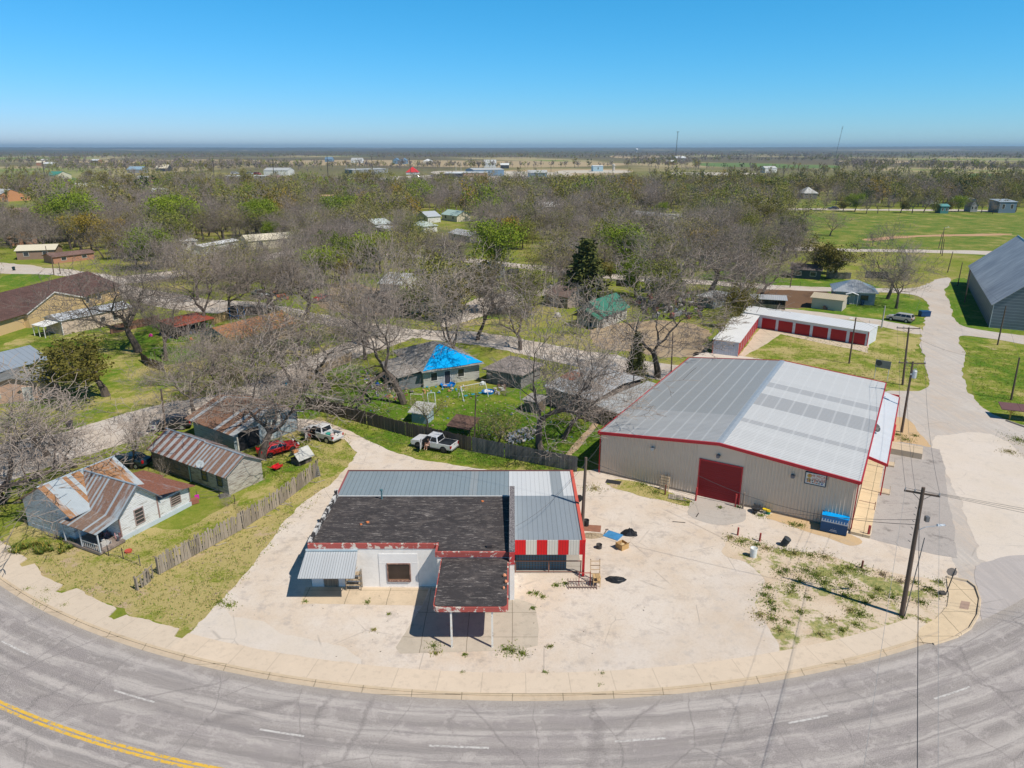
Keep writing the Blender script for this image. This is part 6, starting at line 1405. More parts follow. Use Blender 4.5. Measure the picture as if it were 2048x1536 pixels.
# ================================================================ fences
def board_fence(name, label, px, h, mat, bw=.14, gap=.012, var=.05, lean=.0, posts=True, miss=0.0, cat='fence', seed=1, loose=0, group=None):
    r = random.Random(seed); pts = [G(*p) for p in px]; o = pts[0]
    t = thing(name, label, cat, o, 0, group)
    for i in range(len(pts)-1):
        a, b = pts[i] - o, pts[i+1] - o; d = b - a; L = d.length; u = d / L; nrm = Vector((u.y, -u.x, 0))
        if nrm.y > 0: nrm = -nrm
        m = MB(); s = 0.0; M0 = Matrix.Translation(a) @ Matrix.Rotation(math.atan2(d.y, d.x), 4, 'Z')
        while s < L - bw:
            w = bw * r.uniform(.8, 1.15)
            if r.random() > miss:
                hh = h * (1 + r.uniform(-var, var)); m.M = M0 @ Matrix.Translation((s, 0, 0)) @ Matrix.Rotation(r.gauss(0, lean), 4, 'Y') @ Matrix.Rotation(r.gauss(0, lean), 4, 'X')
                y = -.03 + r.uniform(-.012, .012); m.box(0, w, y, y+.022, .03, hh)
            s += w + gap
        m.build('boards', mat, t)
        m = MB(); m.M = M0; m.box(0, L, .03, .08, h*.28, h*.28+.09); m.box(0, L, .03, .08, h*.8, h*.8+.09); m.build('rails', mat, t)
        if posts:
            for k in range(int(L/2.5)+1):
                m = MB(); m.M = M0; x = min(k*2.5, L-.1); m.box(x, x+.1, .085, .185, -.2, h*.98); m.build('post', mat, t)
    return t
PK = planks((.3,.255,.205), 0, .4, .45, 0); DKB = planks((.13,.1,.075), 0, .4, .4, 0); GYB = planks((.15,.145,.14), 0, .4, .35, 0)
fp = board_fence('picket_fence', 'ragged weathered picket fence sloping between the farmhouse lawn and the gravel drive', [(318,1150),(400,1105),(487,1058),(560,1010),(612,970),(638,948)], 1.75, PK, .15, .02, .1, .045, seed=4)
board_fence('picket_fence', 'short fallen stretch of grey pickets at the roadside end of the ragged fence', [(275,1182),(298,1166),(310,1152)], 1.35, PK, .15, .05, .15, .12, miss=.15, seed=9)
r = random.Random(5)
for k in range(7):
    s = r.uniform(.3, .98); g = G(318 + 320*s, 1150 - 202*s + 4); m = MB(); L = r.uniform(1.2, 2.0); a = r.uniform(-.4, .6)
    m.tube([(0,0,.04),(L*.5*math.cos(a),-.25,.05),(L*math.cos(a),L*math.sin(a)-.5,.04)], .05, 4); tag(m.build('loose_board', PK, loc=g), 'loose grey board fallen at the foot of the ragged picket fence', 'board', 'fallen boards by the picket fence')
board_fence('board_fence', 'long dark brown board fence behind the covered white pickup', [(612,818),(650,826),(735,850),(812,872),(880,888),(944,903)], 1.85, DKB, seed=12)
board_fence('board_fence', 'straight grey board fence between the dark fence and the warehouse corner', [(945,903),(1010,916),(1078,929),(1155,944)], 1.85, GYB, seed=13, var=.02)
board_fence('board_fence', 'tan board fence along the gravel street left of the tarpaulin house', [(560,800),(610,775),(655,742),(705,722)], 1.6, planks((.3,.22,.14), 0, .3), seed=15)
board_fence('board_fence', 'red-brown board fence between the cream annex and the play yard', [(222,668),(280,655),(322,645)], 1.7, planks((.2,.11,.08), 0, .3), seed=16)
board_fence('board_fence', 'dark brown board fence below the bright green play lawn', [(283,722),(300,735),(330,744)], 1.6, planks((.12,.07,.05), 0, .3), seed=17)
board_fence('board_fence', 'tan board fence behind the lean-to shed with the red roof', [(425,650),(455,640),(470,632)], 1.9, planks((.4,.28,.15), 0, .3), seed=18)
board_fence('board_fence', 'dark board fence with trampoline behind the ranch house', [(468,636),(505,628),(545,634)], 1.8, planks((.07,.05,.04), 0, .3), seed=19)
board_fence('board_fence', 'grey board fence under the olive trees by the right street', [(1652,557),(1702,558)], 1.8, GYB, seed=20)
board_fence('board_fence', 'dark board fence behind the bungalow roof', [(1730,556),(1775,558)], 1.9, flat((.05,.055,.06), .9), seed=21)
board_fence('board_fence', 'dark fence behind the green-roofed cottage', [(1232,572),(1275,576)], 1.7, flat((.06,.05,.045), .9), seed=22)
def wire_fence(label, px, h, col, sp=2.5, name='wire_fence', rails=3, pr=.035):
    pts = [G(*p) for p in px]; o = pts[0]; t = thing(name, label, 'fence', o); mt = flat(col, .6)
    for i in range(len(pts)-1):
        a, b = pts[i]-o, pts[i+1]-o; d = b-a; L = d.length
        n = max(1, int(L/sp))
        for k in range(n+1): m = MB(); q = a + d*k/n; m.tube([tuple(q), (q.x,q.y,h)], pr, 6); m.build('post', mt, t)
        m = MB()
        for k in range(rails): z = h*(k+.6)/rails; m.tube([(a.x,a.y,z),(b.x,b.y,z)], .012, 4)
        m.build('wires', mt, t)
    return t
wire_fence('green posted wire fence at the left end of the ploughed plot', [(1512,588),(1532,566)], 1.5, (.06,.2,.14)); wire_fence('wire fence between the ploughed plot and the street', [(1534,568),(1600,574),(1668,580)], 1.3, (.1,.1,.1), 5)
wire_fence('short galvanised gate fence at the right end of the red storage row', [(1737,655),(1762,657)], 1.5, (.5,.5,.5), 2, rails=6); wire_fence('low wire fence with crooked posts before the farmhouse porch', [(205,1108),(218,1112),(247,1118),(281,1132)], 1.1, (.13,.12,.12), 1.5); wire_fence('thin wire fence across the lawn behind the cream annex yard', [(60,655),(110,682),(165,672)], 1.1, (.25,.25,.25), 3)
wire_fence('sagging wire fence between the cottage corner and picket fence', [(395,1000),(440,995),(470,1008),(487,1040)], 1.0, (.14,.12,.11), 2)
# timber panel leaning at the fence end, pallets
def pallet(label, loc, rz, tilt, mat=None):
    t = MB(); t.M = Matrix.Rotation(tilt, 4, 'X')
    for k in range(6): t.box(0, 1.1, .02, .045, k*.2, k*.2+.11)
    for x in (0, .5, 1.0): t.box(x, x+.09, .046, .14, 0, 1.1)
    return tag(t.build('pallet', mat or planks((.3,.24,.18), 0, .4), loc=loc, rz=rz), label, 'pallet')
pallet('grey pallet leaning on the far end of the picket fence', G(623,958), rad(40), rad(-20), GYB); pallet('tall pallet leaning against the warehouse wall', G(1318,980), rad(-30), rad(-12), planks((.55,.42,.28), 0, .4)).scale = (.9, 1, 1.5)
pallet('pallet lying on the lawn at the corner of the striped-roof cottage', G(440,1000), rad(30), rad(-82), GYB)

# ================================================================ clutter on the forecourt
def barrel(name, label, cat, loc, r, h, mat, tilt=0, open_=True, rz=0, rings=True, inner=None):
    m = MB(); p = [(r*.9,0),(r*.93,.02)]
    for k in range(1, 8): p.append((r*(.92 + .08*k/8 + (.03 if rings and k in (2,5) else 0)), h*k/8))
    p += [(r*1.04,h),(r*1.0,h+.015)]
    if open_: p += [(r*.94,h),(r*.85,h*.25),(.02,h*.22)]
    else: p += [(.02,h+.03)]
    m.lathe(p, 22); o = m.build(name, mat, loc=loc); o.rotation_euler = (tilt, 0, rz)
    for q in o.data.polygons: q.use_smooth = True
    return tag(o, label, cat)
barrel('plastic_drum', 'white plastic drum standing on the sand near the weeds', 'drum', G(1506,1114), .3, .9, flat((.72,.74,.72), .5, var=.06))
barrel('rubbish_bin', 'dark grey bin leaning over on the weedy verge', 'bin', G(1566,1091) + Vector((0,0,.08)), .32, .8, flat((.05,.055,.06), .6), rad(24), False, rad(60))
barrel('bucket', 'grey bucket of rubble standing on the forecourt near the carport', 'bucket', G(1198,1097), .26, .42, flat((.06,.055,.055), .7))
barrel('rubbish_bin', 'black bin at the foot of the carport utility pole', 'bin', G(1172,1052), .28, .65, flat((.025,.025,.028), .6))
barrel('bucket', 'white bucket with yellow rim by the warehouse wall', 'bucket', G(1529,1026), .2, .42, flat((.75,.72,.6), .5)); barrel('bucket', 'green bucket with yellow rim by the warehouse wall', 'bucket', G(1536,1028.5), .2, .4, flat((.02,.22,.12), .5))
for x, y in ((1529,1026),(1536,1028.5)):
    pass
YE = flat((.75,.55,.02), .5)
for o in list(COL.objects):
    if o.name.startswith('bucket') and 'yellow rim' in (o.get('label') or ''):
        m = MB(); m.lathe([(.205,.34),(.22,.36),(.225,.46),(.2,.47),(.19,.43)], 20); m.build('rim', YE, o)
# cardboard box
g = G(1244,1096); t = thing('cardboard_box', 'open brown cardboard box in the middle of the forecourt', 'box', g, rad(35)); CB = flat((.52,.33,.14), .9, var=.12)
m = MB(); w, h = .42, .52
for a in ((-w,-w+.02,-w,w),(w-.02,w,-w,w),(-w+.02,w-.02,-w,-w+.02),(-w+.02,w-.02,w-.02,w)): m.box(a[0],a[1],a[2],a[3],0,h)
m.box(-w+.02,w-.02,-w+.02,w-.02,.0,.015); m.build('carton', CB, t)
m = MB(); m.add([(-w,-w,h),(w,-w,h),(w*1.0,-w-.12,h+.22),(-w*1.0,-w-.12,h+.22)], [(0,1,2,3)]); m.add([(-w,w,h),(-w,-w,h),(-w-.15,-w,h+.15),(-w-.15,w,h+.15)], [(0,1,2,3)]); m.build('flap', CB, t)
m = MB(); m.lathe([(.2,0),(.24,.1),(.1,.2)], 7, (0,0,.3)); m.build('contents', flat((.6,.45,.25), .8), t)
# blue sheet, black heaps, iron plate, broom
m = MB(); m.M = Matrix.Rotation(rad(-35), 4, 'Z'); m.box(-.75,.75,-.6,.6,.03,.09); m.box(-.3,.3,-.08,.08,.091,.1)
tag(bevel(m.build('blue_panel', flat((.06,.24,.48), .5, var=.35, scale=3), loc=G(1226,1072)), .02), 'faded blue metal panel lying flat on the forecourt', 'panel')
def heap(name, label, cat, loc, rx, ry, h, mat, seed, n=18):
    r = random.Random(seed); m = MB(); vs = [(0,0,h)]; fs = []
    rings = 5
    for k in range(1, rings+1):
        for j in range(n):
            a = 2*math.pi*j/n; s = k/rings; z = h*(1-s**1.5)*(.75+.5*r.random()) if k < rings else 0.02
            vs.append((rx*s*math.cos(a)*(.8+.35*r.random()), ry*s*math.sin(a)*(.8+.35*r.random()), z))
    for j in range(n): fs.append((0, 1+j, 1+(j+1) % n))
    for k in range(rings-1):
        for j in range(n): fs.append((1+k*n+j, 1+(k+1)*n+j, 1+(k+1)*n+(j+1) % n, 1+k*n+(j+1) % n))
    m.add(vs, fs); return tag(m.build(name, mat, loc=loc), label, cat)
BAG = flat((.02,.021,.024), .35, var=.5, scale=4)
heap('rubbish_bags', 'black heap of bags and scrap behind the cardboard box', 'rubbish heap', G(1259,1068), .85, .6, .55, BAG, 2)
heap('black_sheet', 'crumpled black plastic sheet lying on the forecourt', 'plastic sheet', G(1232,1160), 1.0, .6, .22, BAG, 6, 9)
heap('ash_heap', 'low heap of earth and dry weeds beside the rusty iron plate', 'earth heap', G(1185,1072), 1.1, .6, .22, flat((.35,.27,.18), .95, var=.5, scale=5), 8)
m = MB(); m.prism([(0,0),(1.7,-.3),(1.9,.9),(.2,1.1)], .02, .07); tag(m.build('iron_plate', flat((.3,.14,.09), .85, var=.4), loc=G(1164,1062)), 'rusty iron plate under the black bin by the utility pole', 'plate')
m = MB(); m.tube([(0,0,.04),(.35,.75,.06)], .05, 5); m.box(.25,.5,.7,.85,.02,.12); tag(m.build('broom', flat((.2,.17,.15)), loc=G(1208,1069)), 'old broom lying beside the faded blue panel', 'broom')
m = MB(); m.lathe([(.2,-.1),(.36,-.1),(.4,0),(.36,.1),(.2,.1)], 18, (0,0,.4), axis='y'); tag(m.build('car_tyre', TYRE, loc=G(1158,1004), rz=rad(30)), 'worn tyre standing behind the right edge of the carport', 'tyre')
# ladder and frames beside the carport
def ladder(m, L, w, n, r=.03):
    for x in (0, w): m.box(x-r, x+r, -r, r, 0, L)
    for k in range(n): z = L*(k+.5)/n; m.box(r, w-r, -r*.7, r*.7, z-r, z+r)
m = MB(); m.M = Matrix.Rotation(rad(-14), 4, 'X'); ladder(m, 2.1, .75, 6, .035); tag(m.build('wooden_ladder', planks((.42,.3,.19), 2, .5), loc=G(1181,1168)), 'wooden step ladder standing open at the carport post', 'ladder')
m = MB(); m.box(.1,.7,-.2,.4,.45,.5); m.box(.1,.7,-.25,.35,.9,.94); [m.box(x,x+.05,y,y+.05,0,.95) for x in (.1,.65) for y in (-.22,.35)]; tag(m.build('wooden_stand', planks((.5,.34,.17), 0, .3), loc=G(1183,1172)), 'small wooden stand in front of the step ladder', 'stand')
m = MB(); m.M = Matrix.Rotation(rad(-58), 4, 'X'); ladder(m, 1.0, 2.3, 2, .03)
for k in range(9): m.box(.2+k*.23,.23+k*.23,-.015,.015,0,1.0)
tag(m.build('metal_gate', flat((.17,.11,.09), .7), loc=G(1137,1180)), 'rusty metal gate leaning low in front of the carport', 'gate')
m = MB(); m.box(0,.05,0,.05,0,1.3); m.box(.9,.95,0,.05,0,1.3); m.box(0,.95,0,.05,1.2,1.25); tag(m.build('metal_stand', flat((.4,.08,.07), .7), loc=G(1157,1172)), 'red metal frame between the carport post and the gate', 'frame')
m = MB()
for z in (.5, 1.0, 1.5): m.box(0,1.25,0,.5,z-.04,z)
for x in (0,1.2):
    for y in (0,.45): m.box(x,x+.06,y,y+.06,0,1.75)
tag(m.build('wooden_rack', planks((.3,.24,.17), 0, .3), loc=G(692,1182)), 'old wooden shelf rack beside the store awning', 'rack')
# bollards, stumps and pipe posts
for (x, y, yt, lb, co) in [(1475,1071,1055,'red bollard at the left end of the weedy verge',(.35,.06,.05)), (1519,1083,1066,'red bollard by the leaning bin',(.35,.06,.05)), (1391,1002,975,'red bollard at the left side of the roller door',(.4,.05,.05)), (1470,1014,988,'red bollard at the right side of the roller door',(.4,.05,.05)), (1330,990,970,'rusty post in front of the tall pallet',(.2,.08,.05)), (1485,1018,985,'grey board post right of the roller door',(.25,.2,.16)), (1723,1137,1121,'leaning rusty stub on the weedy corner',(.2,.07,.05)), (1735,1074,1050,'red bollard at the end of the porch deck',(.4,.06,.05))]:
    h = max(.6, HT((x, y), (x, yt))); m = MB(); m.tube([(0,0,-.1),(.02,0,h)], .085, 10); tag(m.build('bollard', flat(co, .7, var=.3), loc=G(x, y)), lb, 'bollard')
m = MB(); m.lathe([(.3,0),(.45,.25),(.47,.32),(.4,.3)], 12, (0,0,.25)); m.tube([(-.2,.2,0),(-.5,.75,.7)], .04, 5); m.tube([(.2,.2,0),(.05,.85,.75)], .04, 5); m.lathe([(.18,-.05),(.18,.05)], 10, (0,-.5,.18), axis='y'); tag(m.build('wheelbarrow', flat((.03,.03,.032), .6), loc=G(1512,1025), rz=rad(-40)), 'black wheelbarrow by the warehouse wall', 'wheelbarrow')
m = MB(); m.box(0,1.6,0,.9,.01,.05); tag(m.build('rubber_mat', flat((.03,.03,.032), .9), loc=G(1210,966), rz=rad(-20)), 'dark mat on the ground at the warehouse corner', 'mat')
m = MB(); m.box(0,1.5,0,1.0,.02,.1); m.box(.2,1.9,-.1,.0,.1,.14); m.box(.1,1.7,.5,.58,.1,.14); tag(m.build('timber_stack', planks((.3,.26,.22), 0, .2), loc=G(1336,998), rz=rad(-15)), 'scrap boards lying on the grass strip by the roller door', 'boards')
# blue skip with badge
fr = frame((1639,1063), (1692,1075)); L = fr[2] ; t = thing('dumpster', 'blue metal rubbish skip with bright blue lid against the warehouse wall', 'dumpster', fr[0], fr[1]); NV = flat((.012,.07,.19), .45, .1, .15, 1.2)
m = MB(); m.add([(0,.05,.12),(L,.05,.12),(L,1.5,.12),(0,1.5,.12),(0,-.05,1.15),(L,-.05,1.15),(L,1.6,1.45),(0,1.6,1.45)], [(0,3,2,1),(4,5,6,7),(0,1,5,4),(1,2,6,5),(2,3,7,6),(3,0,4,7)]); m.build('body', NV, t)
m = MB()
for k in range(10): x = .08 + k*(L-.16)/9; m.box(x-.035, x+.035, .0, .9, 1.18 + .0, 1.24)
m.box(0,L,-.08,.02,1.15,1.22); m.build('lid_ribs', flat((.25,.28,.33), .5), t)
m = MB(); m.slab([(-.04,.85,1.36),(L+.04,.85,1.36),(L+.04,1.6,1.52),(-.04,1.6,1.52)], .05); m.build('lid', flat((.0,.33,.78), .4, 0, .06), t)
m = MB()
for k in range(5):
    a = rad(90 + 72*k); p = lambda r, w: (L/2 + r*math.cos(a+w), .012, .78 + r*math.sin(a+w)); m.add([p(.04,-.6), p(.04,.6), p(.3,0)], [(0,1,2)]); m.add([(q[0], q[1]-.012, q[2]) for q in (p(.0,0), p(.16,-.28), p(.2,0), p(.16,.28))], [(0,1,2,3)], 1)
m.build('star_badge', [flat((.6,.12,.16), .5), flat((.7,.7,.75), .5)], t)
m = MB(); m.box(L/2-.25,L/2+.25,.002,.012,.42,.47); m.box(L/2-.32,L/2+.32,.005,.014,.3,.34); m.build('lettering', flat((.6,.62,.66), .5), t)
for x in (.3, L-.3): m = MB(); m.lathe([(.08,-.04),(.08,.04)], 10, (x,.2,.08), axis='y'); m.build('wheel', BLK, t)
# smaller blue bin by the road and wheelie bins
m = MB(); m.box(0,2.0,0,1.3,.08,1.1); m.box(-.05,2.05,-.05,1.35,1.1,1.2); tag(bevel(m.build('dumpster', flat((.01,.06,.17), .45), loc=G(1842,634)), .03), 'dark blue waste container at the roadside by the silver station wagon', 'dumpster')
def wheelie(label, loc, rz, col):
    t = thing('wheelie_bin', label, 'bin', loc, rz); m = MB(); M_ = flat(col, .5)
    m.add([(-.22,-.22,.06),(.22,-.22,.06),(.22,.25,.06),(-.22,.25,.06),(-.3,-.32,1.0),(.3,-.32,1.0),(.3,.36,1.0),(-.3,.36,1.0)], [(0,3,2,1),(4,5,6,7),(0,1,5,4),(1,2,6,5),(2,3,7,6),(3,0,4,7)]); bevel(m.build('body', M_, t), .02)
    m = MB(); m.slab([(-.33,-.36,1.03),(.33,-.36,1.03),(.33,.4,1.12),(-.33,.4,1.12)], .05); m.build('lid', M_, t)
    for x in (-.27,.27): m = MB(); m.lathe([(.13,-.03),(.13,.03)], 12, (0,.28,.13), axis='y'); m.M = None; w = m.build('wheel', BLK, t); w.rotation_euler.z = rad(90); w.location = (x + .28, .28, 0)
    return t
wheelie('dark grey wheelie bin at the kerb before the black people carrier', G(315,858), rad(20), (.035,.04,.045)); wheelie('blue wheelie bin beside the utility pole and black people carrier', G(339,848), rad(20), (.01,.09,.26))
wheelie('dark blue wheelie bin on the verge of the driveway in the middle', G(1009,606), 0, (.02,.06,.09)); wheelie('grey wheelie bin at the street beside the red pickup drive', G(685,630), 0, (.07,.07,.08)); wheelie('black wheelie bin across the street from the farmhouse trees', G(140,858), rad(-30), (.02,.022,.04)); wheelie('white wheelie bin by the pink-grey cottage', G(1098,605), 0, (.6,.66,.68)); wheelie('dark wheelie bin at the bend of the left street', G(28,541), 0, (.01,.04,.05)); wheelie('blue wheelie bin beside the bungalow porch', G(1724,611), 0, (.01,.05,.12))
# stop sign seen from behind
g = G(1891,1190); h = HT((1891,1190), (1905,1138)); t = thing('stop_sign', 'back of an octagonal stop sign on a leaning post at the street corner', 'sign', g, 0)
tp = (.42, .1, h); m = MB(); m.tube([(0,0,0), tp], .04, 8); m.build('post', flat((.08,.08,.085), .5, .4), t)
m = MB(); m.M = Matrix.Translation((tp[0]*.86-.16, tp[1]+.05, h*.84)) @ Matrix.Rotation(rad(-22), 4, 'Z') @ Matrix.Rotation(rad(9), 4, 'Y'); oc = [(.38*math.cos(rad(22.5+45*k)), .38*math.sin(rad(22.5+45*k))) for k in range(8)]
m.add([(x, -.006, z) for x, z in oc] + [(x, .006, z) for x, z in oc], [tuple(range(8)), tuple(range(15,7,-1))] + [(k, k+8, (k+1) % 8+8, (k+1) % 8) for k in range(8)]); m.build('sign_plate', flat((.42,.36,.32), .6, .2), t)
m = MB(); m.box(-.35,.1,-.1,.25,0,.25); tag(m.build('rubble_block', flat((.08,.075,.07), .9), loc=G(1888,1190)), 'dark lump of rubble at the foot of the stop sign', 'rubble')
g = G(1772,846); h = HT((1772,846), (1780,819)); t = thing('street_sign', 'green street name plate on a thin post behind the warehouse porch', 'sign', g); m = MB(); m.tube([(0,0,0),(.15,0,h)], .035, 6); m.build('post', flat((.15,.16,.16), .5, .4), t); m = MB(); m.box(-.3,.6,-.012,.012,h,h+.22); m.build('name_plate', flat((.01,.13,.1), .5), t)
fr = frame((1748,757), (1774,762)); L = fr[2]; t = thing('notice_board', 'grey weathered board on two white posts in the grass by the storage units', 'sign', fr[0], fr[1])
for x in (0, L): m = MB(); m.tube([(x,0,0),(x,0,3.0)], .05, 6); m.build('post', flat((.6,.6,.6), .6), t)
m = MB(); m.box(-.15, L+.15, -.05, .05, 1.9, 3.1); b = m.build('board', flat((.3,.29,.28), .7, var=.3), t)
m = MB(); m.lathe([(.45,0),(.45,.01)], 16, (.35,-.062,2.6), axis='y'); m.build('emblem', flat((.1,.1,.11), .7), b)
# picnic canopy right edge
fr = frame((2005,838), (2075,846)); t = thing('picnic_canopy', 'small brown flat canopy on yellow posts at the right edge', 'canopy', fr[0], fr[1])
m = MB(); m.slab([(-.4,-.4,1.5),(1.75,-.4,1.5),(1.75,2.0,1.75),(-.4,2.0,1.75)], .1); m.slab([(1.78,-.4,1.5),(4.0,-.4,1.5),(4.0,2.0,1.75),(1.78,2.0,1.75)], .1); m.build('roof', flat((.16,.08,.08), .6), t)
for x in (.8, 3.2):
    m = MB(); m.tube([(x,.1,0),(x,.1,1.4)], .09, 8); m.tube([(x,.1,.9),(x-.5,.1,1.4)], .06, 6); m.tube([(x,.1,.9),(x+.5,.1,1.4)], .06, 6); m.build('post', flat((.5,.33,.06), .6), t)
m = MB(); m.tube([(0,0,.1),(1.2,-3.2,.1)], .12, 6); tag(m.build('timber_post', flat((.35,.3,.25)), loc=G(2012,842)), 'long timber lying on the gravel below the brown canopy', 'timber')
# ================================================================ gardens: play equipment, pools, litter
PL = flat((.55,.6,.58), .5); TQ = flat((.02,.28,.42), .5); BLU = flat((.0,.2,.62), .4)
def pool(label, loc, r, h=.3, col=BLU, tilt=0):
    m = MB(); m.lathe([(r*.92,0),(r,h),(r*1.06,h+.03),(r*1.0,h+.05),(r*.9,.06),(.05,.05)], 24); o = m.build('paddling_pool', col, loc=loc); o.rotation_euler = (tilt, 0, 0); return tag(o, label, 'paddling pool')
pool('blue oval paddling pool by the porch of the tarpaulin house', G(896,772), 1.1); pool('blue paddling pool filled with white bags near the swing frame', G(976,786), .9)
m = MB(); r = random.Random(8)
for k in range(7): m.lathe([(.12,0),(.26,.12),(.2,.3),(.05,.36)], 7, (r.uniform(-.5,.5), r.uniform(-.45,.45), .1))
tag(m.build('white_bags', flat((.7,.7,.7), .6), loc=G(976,786)), 'white bags heaped in the paddling pool', 'bags')
def swing(label, loc, rz, L, h, col, seats):
    t = thing('swing_set', label, 'swing', loc, rz); M_ = flat(col, .5)
    for x in (0, L):
        m = MB(); m.tube([(x,-.9,0),(x,0,h),(x,.9,0)], .045, 6); m.build('leg_frame', M_, t)
    m = MB(); m.tube([(0,0,h),(L,0,h)], .045, 6); m.build('top_bar', M_, t)
    for k in range(seats):
        x = L*(k+.7)/(seats+.4); m = MB(); m.tube([(x-.2,0,h),(x-.2,.1,.5)], .012, 4); m.tube([(x+.2,0,h),(x+.2,.1,.5)], .012, 4); m.build('chains', M_, t); m = MB(); m.box(x-.25,x+.25,-.08,.25,.44,.52); m.build('swing_seat', TQ, t)
    return t
swing('pale metal swing set with blue seats on the littered lawn', G(922,800), rad(32), 4.0, 2.0, (.6,.62,.6), 3); swing('upright white and green climbing frame near the fence', G(856,815), rad(15), 1.0, 2.1, (.55,.62,.6), 1)
m = MB(); m.tube([(0,0,0),(0,0,1.9)], .06, 6); m.tube([(-.6,0,1.9),(.7,0,1.9)], .05, 6); tag(m.build('clothes_post', flat((.75,.75,.73), .5), loc=G(1128,812)), 'white T-shaped clothes post behind the hen house', 'clothes post')
m = MB(); m.tube([(0,0,0),(0,0,1.8)], .05, 6); m.tube([(0,0,1.8),(1.6,.2,1.6),(2.0,.2,0)], .05, 6); tag(m.build('clothes_line', flat((.6,.55,.48), .6), loc=G(822,812)), 'crooked white clothes line frame at the foot of the big bare tree', 'clothes line')
g = G(474,636); t = thing('trampoline', 'trampoline with blue pad and dark safety net behind the ranch house', 'trampoline', g)
m = MB(); m.lathe([(1.7,.75),(1.7,.82),(1.35,.83),(1.35,.76)], 20); m.build('pad', BLU, t); m = MB(); m.lathe([(1.6,.85),(1.6,2.4)], 20); m.build('net', flat((.05,.045,.045), .9), t)
for k in range(6): a = k*1.047; m = MB(); m.tube([(1.65*math.cos(a),1.65*math.sin(a),0),(1.65*math.cos(a),1.65*math.sin(a),2.5)], .05, 6); m.build('pole', BLU, t)
m = MB(); M0 = Matrix.Rotation(rad(75), 4, 'X')
for k in range(24):
    a, b = k*math.pi/12, (k+1)*math.pi/12; m.tube([tuple(M0 @ Vector((1.25*math.cos(a),1.25*math.sin(a),0))), tuple(M0 @ Vector((1.25*math.cos(b),1.25*math.sin(b),0)))], .1, 6, cap=False)
tag(m.build('pool_ring', flat((.02,.42,.55), .4), loc=G(429,693) + Vector((0,0,1.25))), 'turquoise pool ring leaning on the teal gable end', 'pool ring')
for (x, y, nm, lb, co, s) in [(302,673,'toy_car','pink ride-on toy car on the play lawn',(.7,.05,.35),.45), (366,670,'toy_slide','green plastic toy under the lean-to shed',(.05,.45,.05),.3), (383,680,'toy_slide','orange and yellow plastic toy slide on the sand patch',(.8,.2,.02),.4), (407,687,'play_house','pink-roofed toy house before the ranch house',(.6,.25,.25),.7), (344,676,'toy_box','dark blue box under the lean-to shed',(.03,.08,.2),.5), (740,626,'plastic_tub','green and white tubs on the grass before the red pickup',(.02,.3,.2),.6), (1115,635,'white_boulder','pale boulder in the yard left of the green-roofed cottage',(.5,.48,.45),.9), (755,771,'drum','blue drum in the littered garden by the big bare tree',(.01,.12,.5),.4), (575,771,'drum','blue drum among the brush left of the tarpaulin house',(.05,.3,.45),.45), (965,770,'water_tank','white tank beside the grey wooden garage',(.6,.65,.66),.5), (782,795,'yellow_tub','yellow tub in the litter below the big bare tree',(.75,.6,.02),.3)]:
    m = MB(); m.lathe([(s*.6,0),(s*.75,s*.3),(s*.7,s*.8),(s*.35,s*1.2),(.05,s*1.25)], 9); m.box(-s*.9,s*.9,-s*.35,s*.35,.02,s*.35); tag(bevel(m.build(nm, flat(co, .5), loc=G(x, y), rz=rad(20)), .03), lb, nm.replace('_', ' '))
def litter(name, label, px, n, seed, hmax=.35, cols=None, s=.35, kind='stuff'):
    r = random.Random(seed); pts = [G(*p) for p in px]; o = pts[0]; m = MB()
    cols = cols or [(.5,.47,.43),(.42,.32,.22),(.12,.11,.1),(.08,.14,.25),(.35,.12,.09),(.25,.2,.16),(.6,.58,.55)]
    x0, x1, y0, y1 = min(p.x for p in pts), max(p.x for p in pts), min(p.y for p in pts), max(p.y for p in pts)
    k = 0
    while k < n:
        x, y = r.uniform(x0, x1), r.uniform(y0, y1)
        ins = False
        for i in range(len(pts)):
            a, b = pts[i], pts[i-1]
            if (a.y > y) != (b.y > y) and x < (b.x-a.x)*(y-a.y)/(b.y-a.y) + a.x: ins = not ins
        if not ins: continue
        k += 1; q = s*r.uniform(.15, .85); m.M = Matrix.Translation((x-o.x, y-o.y, r.uniform(0, hmax*.4))) @ Matrix.Rotation(r.uniform(0,6.28), 4, 'Z') @ Matrix.Rotation(r.uniform(-.6,.6), 4, 'X')
        m.box(-q*r.uniform(.2,1), q*r.uniform(.2,1), -q*.5, q*.5, 0, hmax*r.uniform(.1,.9), r.randrange(len(cols)))
    return tag(m.build(name, [flat(c, .8) for c in cols], loc=o), label, 'litter', kind=kind)
litter('litter', 'scattered household litter on the ground left of the tarpaulin house', [(718,752),(760,745),(800,765),(830,785),(800,805),(760,798),(735,775)], 170, 3)
litter('litter', 'bright litter on the ground before the tarpaulin house porch', [(830,770),(890,765),(940,775),(930,786),(850,790)], 60, 4, cols=[(.6,.55,.5),(.55,.32,.15),(.02,.25,.4),(.4,.36,.3)])
litter('litter', 'rubble and rubbish patch beside the forked bare tree', [(1005,878),(1040,858),(1075,862),(1060,882),(1020,892)], 160, 5, cols=[(.55,.53,.5),(.45,.4,.35),(.3,.26,.22),(.35,.42,.5)])
litter('litter', 'planks and scrap heap beside the grey garage', [(975,788),(1000,770),(1018,772),(1000,790)], 50, 6, cols=[(.2,.12,.09),(.35,.3,.26),(.6,.6,.58)])
litter('litter', 'junk piled under the red-roofed lean-to shed', [(318,668),(420,650),(430,665),(330,682)], 90, 7, 1.0, cols=[(.06,.05,.05),(.12,.1,.1),(.3,.3,.32),(.05,.1,.2)])
